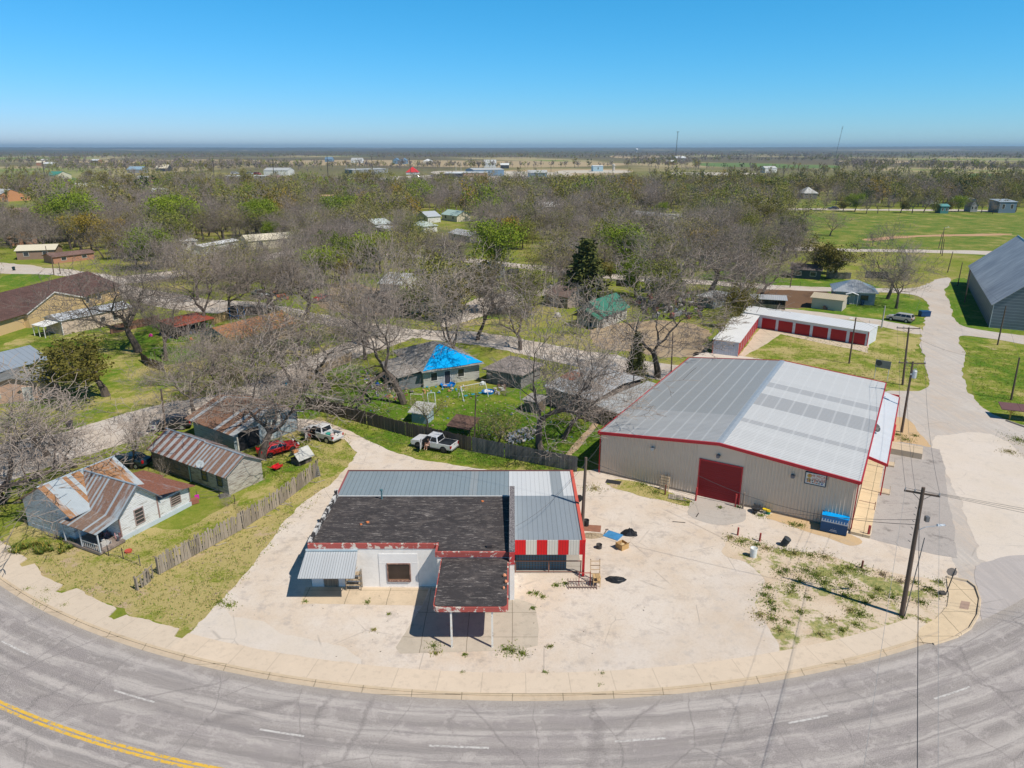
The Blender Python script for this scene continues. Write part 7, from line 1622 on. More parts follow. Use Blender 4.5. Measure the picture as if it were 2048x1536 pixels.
litter('litter', 'machinery and clutter in the yard behind the green-roofed cottage', [(1260,600),(1400,590),(1410,640),(1290,640)], 120, 8, 1.2, cols=[(.06,.05,.05),(.3,.28,.27),(.45,.45,.45),(.1,.15,.2),(.25,.1,.08)], s=1.0)
litter('litter', 'scattered rubbish outside the metal workshop on the left', [(70,770),(110,765),(130,790),(80,800)], 40, 9, .5)
litter('litter', 'scrap and furniture on the farmhouse porch', [(192,1078),(240,1062),(244,1085),(208,1100)], 45, 10, .9, cols=[(.5,.48,.45),(.2,.1,.08),(.12,.12,.14),(.4,.2,.2)])
for (x, y, L, a, lb) in [(1345,1044,1.2,-10,'rusty bar lying before the roller door ramp'), (1392,1035,.9,60,'short dark stick on the roller door ramp')]:
    m = MB(); m.tube([(0,0,.03),(L*math.cos(rad(a)),L*math.sin(rad(a)),.03)], .06, 5); tag(m.build('scrap_bar', flat((.08,.07,.06)), loc=G(x, y)), lb, 'scrap')
m = MB(); m.box(0,.9,0,.5,.05,.55); tag(m.build('planter_box', flat((.3,.12,.08), .8), loc=G(380,1012), rz=rad(40)), 'red-brown crate against the farmhouse corner', 'crate')
m = MB(); m.box(0,.4,-.05,.05,.3,.75); tag(m.build('toy_board', flat((.6,.03,.4), .5), loc=G(391,1004), rz=rad(30)), 'magenta plastic panel leaning by the red-brown crate', 'panel')
m = MB(); m.box(0,1.7,0,.12,.05,.2); m.box(0,1.7,.9,1.02,.05,.2); m.box(0,.12,.1,.9,.05,.2); m.box(1.58,1.7,.1,.9,.05,.2); tag(m.build('garden_edging', planks((.4,.3,.22), 0), loc=G(136,1094), rz=rad(20)), 'square timber garden frame beside the farmhouse porch', 'frame')
m = MB(); m.box(0,1.0,0,.6,.35,.42); m.lathe([(.22,-.05),(.22,.05)], 12, (.5,.7,.22), axis='y'); m.tube([(0,.1,.4),(-.7,.1,.8)], .03, 5); m.tube([(0,.5,.4),(-.7,.5,.8)], .03, 5); m.box(-.02,1.02,-.02,0,.3,.6); m.box(-.02,1.02,.6,.62,.3,.6); tag(m.build('wheelbarrow', flat((.62,.02,.03), .5), loc=G(552,944), rz=rad(60)), 'red wheelbarrow on the lawn beside the cottage', 'wheelbarrow')
for (x, y, lb) in ((279,888,'white and purple flag nearest the cottage ridge end'), (303,874,'white and purple flag by the utility pole side')):
    m = MB(); m.tube([(0,0,0),(0,0,1.6)], .02, 5); m.box(.02,.75,-.01,.01,1.0,1.6); m.box(.25,.5,-.014,.014,1.15,1.45,1); tag(m.build('garden_flag', [flat((.7,.7,.72), .7), flat((.12,.06,.3), .7)], loc=G(x, y)), lb, 'flag')
m = MB(); m.lathe([(.3,0),(.32,.18),(.25,.14)], 12); tag(m.build('red_basin', flat((.5,.08,.05), .5), loc=G(257,1104)), 'red basin on the grass by the porch fence', 'basin')
m = MB(); m.slab([(0,0,.9),(3.6,-1.2,.7),(3.7,-.8,.7),(.1,.4,.9)], .05); m.slab([(-2.5,.6,1.0),(-.2,.1,.95),(-.1,.5,.95),(-2.4,1.0,1.0)], .05); tag(m.build('roof_sheets', flat((.6,.57,.5), .7), loc=G(640,805)), 'pale sheets laid along the top of the dark board fence brush', 'sheets')

litter('pebbles', 'small stones and scraps strewn over the pale gravel lot', [(400,1260),(600,1020),(720,900),(960,945),(1180,945),(1500,1060),(1900,1180),(1880,1260),(1500,1320),(1000,1345),(600,1320)], 420, 21, .05, cols=[(.3,.26,.22),(.16,.13,.1),(.5,.44,.38),(.12,.11,.1)], s=.12)
litter('pebbles', 'twigs and leaf litter on the lawns by the fences', [(120,1160),(330,1080),(480,1010),(640,960),(640,1000),(520,1120),(400,1250),(250,1215)], 260, 22, .05, cols=[(.3,.24,.15),(.42,.35,.22),(.2,.15,.1)], s=.16)
litter('litter', 'dead leaves and toys strewn over the littered garden lawn', [(640,790),(740,740),(960,790),(1060,810),(1160,850),(1120,920),(960,890),(760,850)], 420, 23, .1, cols=[(.34,.27,.17),(.42,.36,.24),(.5,.48,.45),(.2,.15,.1),(.1,.2,.35)], s=.3)
# ================================================================ trees
def skeleton(seed, levels=6, gnarl=.22, spread=.62, trunk=.24, up=.25, shrub=False, side=.82):
    """branch segments as (points, radii, level); about 10 m tall before scaling"""
    r = random.Random(seed); segs = []; tips = []
    def rv(k): return Vector((r.gauss(0, k), r.gauss(0, k), r.gauss(0, k)))
    def grow(p, d, L, rad0, lev):
        n = 4 if lev < 3 else (3 if lev < 5 else 2); pts, rs = [p], [rad0]; d = d.copy(); end = .62
        for k in range(n):
            d = (d + rv(gnarl * (.55 if lev == 0 else 1)) + Vector((0, 0, up * .18 * (lev > 0)))).normalized()
            p = p + d * (L / n); pts.append(p); rs.append(rad0 * (1 - (1 - end) * (k + 1) / n))
        segs.append((pts, rs, lev))
        if lev >= levels: tips.append(p); return
        kids = r.choice((3, 4)) if lev == 0 else r.choice((2, 2, 3))
        a0 = r.uniform(0, 6.28)
        t1 = d.orthogonal().normalized(); t2 = d.cross(t1)
        for k in range(kids):
            a = a0 + 6.28 * k / kids + r.gauss(0, .35); s = spread * r.uniform(.7, 1.35) * (1.05 if lev < 2 else .85)
            nd = (d + (t1 * math.cos(a) + t2 * math.sin(a)) * math.tan(min(1.2, s))).normalized()
            if nd.z < -.25: nd.z *= .3; nd.normalize()
            grow(p, nd, L * r.uniform(.66, .9) * (1.35 if lev == 0 else 1), rs[-1] * r.uniform(.62, .85), lev + 1)
        if lev > 0:
            for q in range(1, len(pts) - 1):
                if r.random() < side:
                    a = r.uniform(0, 6.28); nd = (d * .5 + t1 * math.cos(a) + t2 * math.sin(a) + Vector((0, 0, .15))).normalized()
                    grow(pts[q], nd, L * r.uniform(.4, .65), rs[q] * .48, min(levels, lev + 2))
    if shrub:
        for k in range(7):
            a = k * .9; grow(Vector((.25*math.cos(a), .25*math.sin(a), 0)), Vector((.5*math.cos(a), .5*math.sin(a), 1)).normalized(), 2.4, .09, 2)
    else: grow(Vector((0, 0, 0)), Vector((r.gauss(0,.08), r.gauss(0,.08), 1)).normalized(), 10 * trunk, .25, 0)
    mz = max(p.z for s in segs for p in s[0]); k = 10.0 / mz
    segs = [([p * k for p in a], [max(q * k * (1.1 if l < 4 else 1), .0105) for q in b], l) for a, b, l in segs]; tips = [p * k for p in tips]
    xy = sorted(math.hypot(p.x, p.y) for p in tips); wid = 2 * xy[int(len(xy) * .95)]
    return segs, tips, wid
def limbs(m, segs, lo, hi, sides=None):
    for pts, rs, lev in segs:
        if lo <= lev <= hi: m.tube(pts, rs, sides or (7 if lev == 0 else 5 if lev < 3 else 3), cap=False)
TWIG = NT('twigs'); _c = TWIG.co(); TWIG = TWIG.done(TWIG.mix(TWIG.n('ShaderNodeObjectInfo').outputs['Random'], TWIG.mix(TWIG.noise(.5, 3), (.15,.122,.105), (.25,.21,.185)), TWIG.mix(TWIG.noise(.7, 3), (.26,.215,.18), (.42,.35,.3))), .95, spec=.1)
BARK = bark()
def leafmat(name, a, b, c=None):
    t = NT(name); co = t.co(); k = t.ramp(t.noise(.55, 5, rough=.65), [(.35, 0), (.65, 1)]); col = t.mix(k, a, b)
    if c: col = t.mix(t.ramp(t.noise(3.0, 3), [(.5, 0), (.62, .8)]), col, c)
    rnd = t.n('ShaderNodeObjectInfo').outputs['Random']; col = t.mix(rnd, t.mix(.35, col, mul(b, .6)), t.mix(.3, col, (b[0]*1.35, b[1]*1.1, b[2])))
    return t.done(col, .8, spec=.15)
LM = {'green': leafmat('spring_leaves', (.12,.185,.014), (.22,.3,.025), (.27,.34,.04)), 'olive': leafmat('olive_leaves', (.1,.095,.018), (.2,.175,.035), (.06,.06,.015)),
      'dark': leafmat('dark_leaves', (.018,.035,.008), (.05,.085,.018), (.085,.12,.04)), 'conifer': leafmat('conifer_needles', (.06,.08,.02), (.15,.165,.045)),
      'gold': leafmat('gold_leaves', (.24,.17,.025), (.33,.25,.04)), 'bud': leafmat('bud_leaves', (.17,.16,.05), (.27,.26,.08)), 'lime': leafmat('lime_leaves', (.16,.175,.035), (.235,.25,.055)), 'pine': leafmat('pine_needles', (.05,.1,.015), (.17,.22,.03))}
def leaves(m, tips, seed, n, size, rad_, mi=0, flat_=.5):
    r = random.Random(seed)
    for p in tips:
        for k in range(n):
            c = p + Vector((r.gauss(0, rad_), r.gauss(0, rad_), r.gauss(0, rad_ * .8)))
            nrm = Vector((r.gauss(0, 1), r.gauss(0, 1), r.gauss(flat_, 1))).normalized(); a = nrm.orthogonal().normalized(); a.rotate(Matrix.Rotation(r.uniform(0, 6.28), 3, nrm)); b = nrm.cross(a)
            s = size * r.uniform(.5, 1.3); m.add([c - a*s, c + b*s*.5, c + a*s, c - b*s*.5], [(0, 1, 2, 3)], mi)
BARE = []     # (trunk mesh, crown mesh, whole mesh, width)
for i, (sd, kw) in enumerate([(3, {}), (8, dict(spread=.75, trunk=.2)), (14, dict(spread=.55, trunk=.28, gnarl=.2)), (21, dict(spread=.7, gnarl=.28)), (33, dict(spread=.5, trunk=.22, up=.5)), (47, dict(spread=.82, trunk=.18, gnarl=.26))]):
    s, tp, w = skeleton(sd, 7, **kw)
    a, b = MB(), MB(); limbs(a, s, 0, 3); limbs(b, s, 4, 9)
    BARE.append((a.mesh('trunk', BARK), b.mesh('crown', TWIG), None, w))
    c = MB(); c.v = a.v + b.v; k = len(a.v); c.f = a.f + [tuple(q + k for q in f) for f in b.f]; c.m = [0]*len(a.f) + [1]*len(b.f); BARE[-1] = (BARE[-1][0], BARE[-1][1], c.mesh('bare_tree', [BARK, TWIG]), w)
NEARM = []
for (sd, kw) in [(3, {}), (8, dict(spread=.75, trunk=.2)), (14, dict(spread=.55, trunk=.28, gnarl=.2)), (21, dict(spread=.7, gnarl=.28)), (33, dict(spread=.5, trunk=.22, up=.5)), (47, dict(spread=.82, trunk=.18, gnarl=.26))]:
    s, tp, w = skeleton(sd + 100, 7, side=1.0, **kw); a, b = MB(), MB(); limbs(a, s, 0, 3); limbs(b, s, 4, 9); NEARM.append((a.mesh('trunk', BARK), b.mesh('crown', TWIG), None, w))
LEAFY = {}
def make_leafy(key, mat, seed, n, size, rr, **kw):
    s, tp, w = skeleton(seed, 4, **kw); a, b = MB(), MB(); limbs(a, s, 0, 2); limbs(b, s, 3, 9); nb = len(b.f)
    leaves(b, tp, seed, n, size, rr, 1)
    c = MB(); c.v = a.v + b.v; k = len(a.v); c.f = a.f + [tuple(q + k for q in f) for f in b.f]; c.m = [0]*len(a.f) + [1 if q == 0 else 2 for q in b.m]
    LEAFY[key] = (a.mesh('trunk', BARK), b.mesh('crown', [TWIG, mat]), c.mesh(key, [BARK, TWIG, mat]), w + 2*rr)
make_leafy('green_tree', LM['green'], 5, 70, .2, .75, spread=.65, side=.9); make_leafy('olive_tree', LM['olive'], 12, 40, .24, .62, spread=.85, trunk=.14, side=.9)
make_leafy('budding_tree', LM['bud'], 26, 14, .17, .8, spread=.7, side=.9); make_leafy('dark_tree', LM['dark'], 31, 22, .3, .5, spread=.45, trunk=.16, side=.9); make_leafy('lime_tree', LM['lime'], 44, 40, .18, .8, spread=.75, side=.9); make_leafy('gold_tree', LM['gold'], 52, 22, .24, .55, spread=.75, trunk=.16, side=.9); make_leafy('pine_tree', LM['pine'], 61, 24, .26, .5, spread=.6, trunk=.3)
s, tp, w = skeleton(71, 6, shrub=True, spread=.5); a = MB(); limbs(a, s, 0, 9, 3); SHRUB = (a.mesh('bare_bush', TWIG), w)
b = MB(); limbs(b, s, 0, 9, 3); leaves(b, tp[::3], 4, 5, .22, .6, 1); BSHRUB = (b.mesh('budding_bush', [TWIG, LM['bud']]), w)
# conifer: whorls of drooping sprays round a straight stem
r = random.Random(5); a, b = MB(), MB(); a.tube([(0,0,0),(0,0,9.8)], [.22,.03], 8, cap=False)
for k in range(260):
    z = .8 + 9.0 * (k/260); R0 = 2.6 * (1 - (z-.8)/9.3)**.8 * r.uniform(.6, 1.12); an = k*2.4; d = Vector((math.cos(an), math.sin(an), -.22)); p0 = Vector((0, 0, z)); b.tube([tuple(p0), tuple(p0 + d*R0)], [.03,.01], 3, cap=False)
    leaves(b, [p0 + d*R0*q for q in (.35,.6,.8,1.0)], k, 5, .26, .2, 1, .2)
LEAFY['conifer'] = (a.mesh('trunk', BARK), b.mesh('crown', [TWIG, LM['conifer']]), None, 5.4)

def put_tree(name, label, base, h, width, var, rz, group=None, parts=True, lean=(0, 0), cat='tree'):
    tm, cm, whole, w = var
    k, kx = h / 10.0, width / w
    if parts:
        t = thing(name, label, cat, base, rz, group); t.rotation_euler = (lean[0], lean[1], rz); t.scale = (kx, kx, k)
        for nm, me in (('trunk', tm), ('crown', cm)):
            o = bpy.data.objects.new(nm, me); COL.objects.link(o); o.parent = t
    else:
        o = bpy.data.objects.new(name, whole); COL.objects.link(o); o.location = base; o.rotation_euler = (0, 0, rz); o.scale = (kx, kx, k); tag(o, label, cat, group)
# ---- near trees one by one: base pixel, top row, crown width (px), kind, label
NEAR = [
 ((2,1004),(70,782),330,'b1','bare_tree','big bare tree leaning in from the left edge beside the farmhouse',(.05,.16)),
 ((151,935),(160,830),135,'b3','bare_tree','bare forked tree directly behind the farmhouse ridge'),
 ((262,938),(258,832),85,'b4','bare_tree','thin sparse bare tree between the farmhouse and the striped cottage'),
 ((95,912),(80,800),170,'b5','bare_tree','wide low bare tree on the street verge left of the forked tree'),
 ((808,808),(805,560),270,'b3','bare_tree','tallest bare tree in the littered garden before the tarpaulin house'),
 ((655,778),(648,592),240,'b1','bare_tree','spreading bare tree by the tan fence left of the littered garden'),
 ((1083,921),(1075,632),300,'b0','bare_tree','large forked bare tree rising beside the grey board fence',(0,.02)),
 ((1128,878),(1150,715),200,'b3','bare_tree','smaller bare tree just behind the forked tree near the workshop'),
 ((1314,755),(1312,552),230,'b2','bare_tree','bare tree standing behind the far corner of the warehouse roof'),
 ((277,704),(265,512),210,'b5','bare_tree','dark-limbed bare tree beside the cream annex'),
 ((331,722),(320,590),120,'b4','bare_tree','pale-barked bare tree at the edge of the bright play lawn'),
 ((395,842),(385,690),170,'b0','bare_tree','bare tree above the black people carrier'),
 ((524,918),(540,690),270,'b1','bare_tree','massive bare tree standing over the red coupe'),
 ((913,745),(935,545),190,'b2','bare_tree','twisted bare tree at the right porch corner of the tarpaulin house'),
 ((1775,598),(1800,462),130,'b0','bare_tree','broad dark bare tree behind the bungalow'),
 ((1792,617),(1818,500),110,'b0','bare_tree','low-branched bare tree between the bungalow and the road bend',(0,.12)),
 ((460,638),(450,505),150,'b0','bare_tree','bare tree behind the trampoline fence'),
 ((408,660),(395,520),150,'b2','bare_tree','pale bare tree in front of the red-roofed lean-to shed'),
 ((552,622),(540,490),150,'b3','bare_tree','bare tree with thick trunk before the orange tractor'),
 ((531,624),(520,510),100,'b4','bare_tree','slim bare tree left of the thick-trunked tree by the tractor'),
 ((612,640),(615,480),180,'b5','bare_tree','bare tree beside the street right of the orange tractor'),
 ((735,690),(735,520),190,'b0','bare_tree','bare tree on the street corner in front of the red pickup'),
 ((882,570),(880,470),110,'b3','bare_tree','dark bare tree right of the white cottages'),
 ((1040,700),(1035,560),150,'b1','bare_tree','bare tree on the street verge before the pink-grey cottage'),
 ((955,680),(955,540),140,'b4','bare_tree','upright bare tree on the verge above the tarpaulin house'),
 ((1420,590),(1440,440),180,'b5','bare_tree','broad bare tree left of the olive thicket by the storage units'),
 ((1345,600),(1330,440),170,'b0','bare_tree','bare tree right of the green-roofed cottage'),
 ((1660,472),(1660,424),50,'b2','bare_tree','small round bare tree standing alone at the meadow edge'),
 ((1745,492),(1745,462),24,'b4','bare_tree','sapling at the bottom of the meadow by the dirt track'),
 ((585,770),(590,650),140,'b4','bare_tree','thin bare tree at the end of the gravel street near the ranch house'),
 ((500,772),(490,670),130,'b3','bare_tree','bare tree in the thicket above the rusty barn'),
 ((440,800),(455,690),120,'b2','bare_tree','bare tree between the ranch house thicket and the rusty barn'),
 ((212,792),(200,666),205,'olive_tree','olive_tree','large rounded olive-green live oak on the left lawn'),
 ((1270,765),(1270,664),54,'conifer','magnolia_tree','narrow glossy dark evergreen tree beside the workshop lean-to'),
 ((1170,605),(1165,478),120,'conifer','conifer','tall dark conifer behind the green-roofed cottage'),
 ((1000,552),(1000,447),128,'green_tree','green_tree','bright spring-green tree in the middle of the town'),
 ((1475,655),(1478,562),66,'olive_tree','olive_tree','slim olive-yellow tree behind the white storage roof'),
 ((1625,555),(1610,478),85,'olive_tree','olive_tree','left dark olive oak by the right street'), ((1670,556),(1672,484),90,'olive_tree','olive_tree','right dark olive oak by the right street'),
 ((505,735),(515,650),150,'budding_tree','budding_tree','budding thorn tree before the ranch house'), ((430,745),(420,672),140,'budding_tree','budding_tree','budding tree left of the ranch house thicket'), ((855,860),(880,790),80,'budding_tree','budding_tree','small budding tree by the little blue shed'), ((1000,905),(985,820),110,'budding_tree','budding_tree','grey-green budding tree behind the board fence'), ((1440,690),(1440,612),80,'budding_tree','budding_tree','budding tree by the blue-grey end of the storage row'), ((600,700),(590,612),120,'budding_tree','budding_tree','budding tree at the right end of the ranch house'), ((840,640),(840,520),120,'budding_tree','budding_tree','leafing tree below the white cottages'), ((395,600),(385,505),110,'budding_tree','budding_tree','leafing tree at the street right of the tan hall'), ((470,560),(470,490),100,'budding_tree','budding_tree','leafing tree above the trampoline fence street'),
 ((292,478),(292,424),46,'pine_tree','pine_tree','round dark green pine among the bare trees at left'), ((690,458),(693,416),34,'pine_tree','pine_tree','leaning bright pine near the pale blue-roofed house'), ((592,380),(592,358),30,'dark_tree','evergreen_tree','dark round evergreen above the cream house'), ((570,422),(570,390),44,'gold_tree','golden_tree','golden-olive round tree right of the cream house'), ((100,480),(100,428),110,'lime_tree','lime_tree','wide yellow-green tree at the far left below the brick house'), ((705,445),(708,402),50,'lime_tree','lime_tree','yellow-green tree behind the leaning bright pine'), ((1325,432),(1325,406),26,'green_tree','green_tree','small bright green tree behind the long white-sided house'), ((1290,424),(1290,396),28,'dark_tree','evergreen_tree','dark green tree left of the small bright green tree'), ((1440,438),(1430,398),90,'lime_tree','lime_tree','yellow-green tree in the right middle wood'), ((1030,420),(1075,390),70,'lime_tree','lime_tree','yellow-olive tree in the middle wood'), ((1365,402),(1360,370),56,'green_tree','green_tree','flat green crown at the near edge of the far fields'), ((785,395),(785,374),40,'green_tree','green_tree','green crown behind the white box-like house'), ((1800,376),(1790,362),44,'lime_tree','lime_tree','yellow-green crown in the far right wood'), ((430,396),(432,378),26,'lime_tree','lime_tree','small yellow-green tree below the motel'), ((477,400),(478,382),34,'gold_tree','golden_tree','small golden tree right of the yellow-green tree below the motel'), ((186,356),(186,339),24,'olive_tree','olive_tree','round olive tree right of the green-roofed hall'),
]
rr = random.Random(77); N_BARE = 0
for row in NEAR:
    base, top, wpx, kind, nm, lb = row[:6]; B = G(*base); h = max(3.0, HT((base[0], base[1]), (base[0], top[1]))); depth = (B - Vector((0,0,CH))).length
    wid = wpx * depth / FOC;
    if kind[0] == 'b' and kind[1].isdigit(): wid *= 1.42 if base[1] > 640 else 1.3; h *= 1.36 if base[1] > 640 else 1.25
    elif kind == 'budding_tree': wid *= 1.1
    var = NEARM[int(kind[1])] if kind[0] == 'b' and kind[1].isdigit() else LEAFY[kind]
    if kind[0] == 'b' and kind[1].isdigit(): N_BARE += 1
    put_tree(nm, lb, B, h, wid, var, rr.uniform(0, 6.28), lean=row[6] if len(row) > 6 else (0, 0))
def bush(label, base, w, h, mesh=SHRUB, nm='bare_bush'):
    o = bpy.data.objects.new(nm, mesh[0]); COL.objects.link(o); o.location = G(*base); o.rotation_euler.z = rr.uniform(0, 6.28); o.scale = (w/mesh[1], w/mesh[1], h/10); tag(o, label, 'bush')
bush('tangled bare bush at the left corner of the farmhouse porch', (112,1078), 4.6, 3.6); bush('second bare bush behind the porch bush', (75,1050), 4.5, 3.4); bush('bare scrub between the two cottages', (325,955), 3.0, 2.6); bush('bare bush at the rusty barn side wall', (430,905), 3.4, 2.8)
bush('dense dark thorn bush left of the grey storage end wall', (1400,700), 6.0, 4.0); bush('thorn bush behind the dense dark one by the storage row', (1375,675), 5.0, 3.6); bush('thorn thicket bush left of the gravel street bend', (470,790), 6.0, 5.0, BSHRUB, 'budding_bush'); bush('budding bush on the right of the gravel street bend', (540,768), 5.5, 4.6, BSHRUB, 'budding_bush'); bush('budding bush in front of the green-roofed cottage porch', (1150,668), 5, 3.2, BSHRUB, 'budding_bush'); bush('bare bush before the grey wooden garage', (1010,792), 3.5, 3.0); bush('budding bush below the brown shelter', (965,878), 4.5, 3.2, BSHRUB, 'budding_bush'); bush('bare scrub by the lean-to of the workshop', (1185,832), 5.0, 3.2); bush('grey scrub bush at the play yard fence', (345,760), 6.0, 4.4, BSHRUB, 'budding_bush'); bush('scrub bush above the utility pole by the bins', (300,770), 5.0, 3.6, BSHRUB, 'budding_bush'); bush('low dead bush at the lower end of the wire fence', (455,1012), 2.0, 1.6)
for i, (x, y, lb) in enumerate([(565,815,'brush at the left end of the board fence'), (600,806,'brush just right of the first on the board fence'), (640,815,'brush in the middle of the board fence top'), (675,822,'brush at the right of the row on the board fence')]): bush('leafless ' + lb, (x, y), 4.0, 3.2)
# spiky green plants at the porch
m = MB(); r = random.Random(3)
for k in range(34):
    x, y = r.uniform(-3.2, 2.6), r.uniform(-.9, .9)
    for q in range(26):
        a, L, e = r.uniform(0, 6.28), r.uniform(.4, .8), r.uniform(.3, 1.2); d = Vector((math.cos(a)*math.cos(e), math.sin(a)*math.cos(e), math.sin(e)))*L; s = Vector((-math.sin(a), math.cos(a), 0))*.05; p = Vector((x, y, 0)); m.add([p - s, p + s, p + d], [(0, 1, 2)], r.choice((0, 0, 1)))
tag(m.build('garden_plants', [flat((.1,.15,.02), .8), flat((.3,.24,.04), .8)], loc=G(95,1098)), 'clumps of spiky green and yellow plants before the farmhouse porch', 'plants', kind='stuff')

# ---- ground cover: weeds and rough grass
def tufts(m, x, y, n, rad_, h, r, mi):
    for q in range(n):
        a, dd = r.uniform(0, 6.28), abs(r.gauss(0, rad_ * .6)); p = Vector((x + dd*math.cos(a), y + dd*math.sin(a), .03)); b = r.uniform(0, 6.28); L = h * r.uniform(.4, 1.2); lean = r.uniform(.1, .9)
        s = Vector((-math.sin(b), math.cos(b), 0)) * .035 * r.uniform(.6, 1.5); m.add([p - s, p + s, p + Vector((math.cos(b)*lean*L, math.sin(b)*lean*L, L))], [(0, 1, 2)], r.choice(mi))
WEED = [flat((.13,.2,.025), .9, var=.3), flat((.25,.27,.05), .9, var=.3), flat((.42,.35,.16), .9, var=.3), flat((.33,.27,.18), .9, var=.3)]
m = MB(); r = random.Random(9)
for (x, y, R, g) in [(1460,1076,.5,2),(1483,1084,.9,1),(1513,1091,.7,0),(1535,1098,.6,2),(1570,1103,.8,1),(1590,1108,.6,2),(1620,1112,.7,1),(1650,1115,.8,2),(1500,1112,.3,2),(1560,1146,.6,0),(1573,1141,.5,0),(1612,1142,.9,0),(1632,1152,1.0,0),(1648,1166,.9,0),(1585,1174,.7,0),(1600,1162,.5,1),(1538,1176,.5,0),(1530,1191,.6,0),(1540,1206,.7,0),(1548,1220,.5,0),(1520,1233,.7,2),(1545,1239,.6,1),(1580,1186,.4,1),(1617,1197,.4,1),(1575,1246,.4,1),(1680,1146,.8,0),(1700,1138,.7,1),(1725,1142,.8,0),(1700,1172,.9,1),(1690,1192,.9,0),(1732,1206,.5,0),(1755,1180,.5,1),(1785,1196,.8,0),(1720,1230,.7,0),(1700,1222,.5,2),(1712,1251,.4,1),(1683,1262,.4,1),(1745,1196,.4,1),(1765,1150,.5,3),(1830,1166,.4,1),(1850,1181,.4,1),(1880,1166,.5,1),(1842,1206,.5,0),(1872,1191,.5,1),(1838,1241,.4,2),(1862,1180,.4,1),(1800,1165,.5,3),(1660,1240,.4,2),(1600,1225,.4,1),(1560,1262,.35,2),(1640,1270,.3,2),(1805,1236,.3,0),
      (1025,1303,.6,0),(1010,1300,.4,0),(1045,1308,.4,1),(868,1293,.35,0),(872,1308,.3,2),(930,1310,.15,0),(1100,1294,.2,1),(1060,1187,.2,0),(1073,1188,.25,0),(1085,1195,.2,1),(1065,1218,.2,0),(1112,1172,.3,0),(1130,1168,.3,0),(735,1206,.2,0),(748,1261,.2,2),(778,1229,.15,1),(610,1204,.15,0),(925,1348,.15,0),(1092,1348,.2,0),(1204,1350,.2,0),(1200,1372,.15,0),(440,1205,.5,1),(460,1212,.4,1),(1285,970,1.2,0),(1310,985,.9,0),(1355,1000,.8,0),(1375,1005,.5,1),(1522,1032,.5,1),(1440,1016,.3,0),(1585,1050,.5,1),(1600,1052,.4,1),(1476,1015,.3,0),(1190,978,.9,2),(95,1262-80,.4,1),(90,1202,.6,0),(130,1212,.3,1),(55,1180,.4,1),(1810,900-20,.9,1),(1795,870,.7,1),(1830,872,.4,0),(2035,880,1.2,1),(2020,905,.8,2)]:
    mi = ((0,0,1),(0,1,1),(2,2,1),(3,3,2))[g]; p = G(x, y); tufts(m, p.x, p.y, int(420*R), R*1.4, .15, r, mi)
tag(m.build('weeds', [flat((.12,.18,.02), .9, var=.3), flat((.22,.24,.045), .9, var=.3), flat((.36,.29,.13), .9, var=.3), flat((.28,.22,.15), .9, var=.3)]), 'weeds growing from the sand and pavement cracks', 'weeds', kind='stuff')
def pip(x, y, poly):
    c = False
    for i in range(len(poly)):
        (ax, ay), (bx, by) = poly[i], poly[i-1]
        if (ay > y) != (by > y) and x < (bx-ax)*(y-ay)/(by-ay) + ax: c = not c
    return c
m = MB(); r = random.Random(19)
for poly, n, mi in [([(10,1100),(180,1060),(330,1075),(480,1010),(640,965),(690,935),(640,1000),(560,1070),(510,1140),(440,1205),(385,1262),(250,1215),(120,1170)], 1600, (0,1,1,2)), ([(520,945),(570,880),(640,840),(700,870),(705,920),(640,965),(560,990)], 700, (0,1,2)), ([(620,820),(740,850),(900,890),(1150,948),(960,932),(830,912),(740,885)], 1500, (0,0,1)), ([(590,830),(640,775),(760,730),(980,800),(1180,830),(1150,920),(960,885),(720,840)], 3000, (0,0,1)), ([(1500,720),(1560,670),(1700,680),(1840,700),(1855,765),(1700,785)], 1500, (0,1,2)), ([(1920,690),(2048,700),(2048,840),(1960,800)], 1000, (0,1,1))]:
    xs, ys = [q[0] for q in poly], [q[1] for q in poly]; k = 0
    while k < n:
        x, y = r.uniform(min(xs), max(xs)), r.uniform(min(ys), max(ys))
        if pip(x, y, poly): p = G(x, y); tufts(m, p.x, p.y, 5, .3, .13, r, mi); k += 1
tag(m.build('grass', WEED), 'rough spring grass on the lawns and verges', 'grass', kind='stuff')

# the row of trees along the far edge of the meadow
for i, x in enumerate(range(1686, 2050, 23)):
    kd = ('olive_tree','green_tree','b2','budding_tree','b0','olive_tree','budding_tree','b1','lime_tree')[i % 9]; v = BARE[int(kd[1])] if kd[1].isdigit() else LEAFY[kd]; h = rr.uniform(8, 13) * (.75 if not kd[1].isdigit() else 1)
    put_tree('bare_tree' if kd[1].isdigit() else kd, ('leafless tree' if kd[1].isdigit() else kd.replace('_', ' ').replace('green', 'fresh green').replace('lime', 'yellow-green')) + ' in the row along the far edge of the meadow', G(x, 426 + rr.uniform(-3, 2)), h, h * 1.25, v, rr.uniform(0, 6.28), 'trees in the row along the far meadow edge', parts=False)
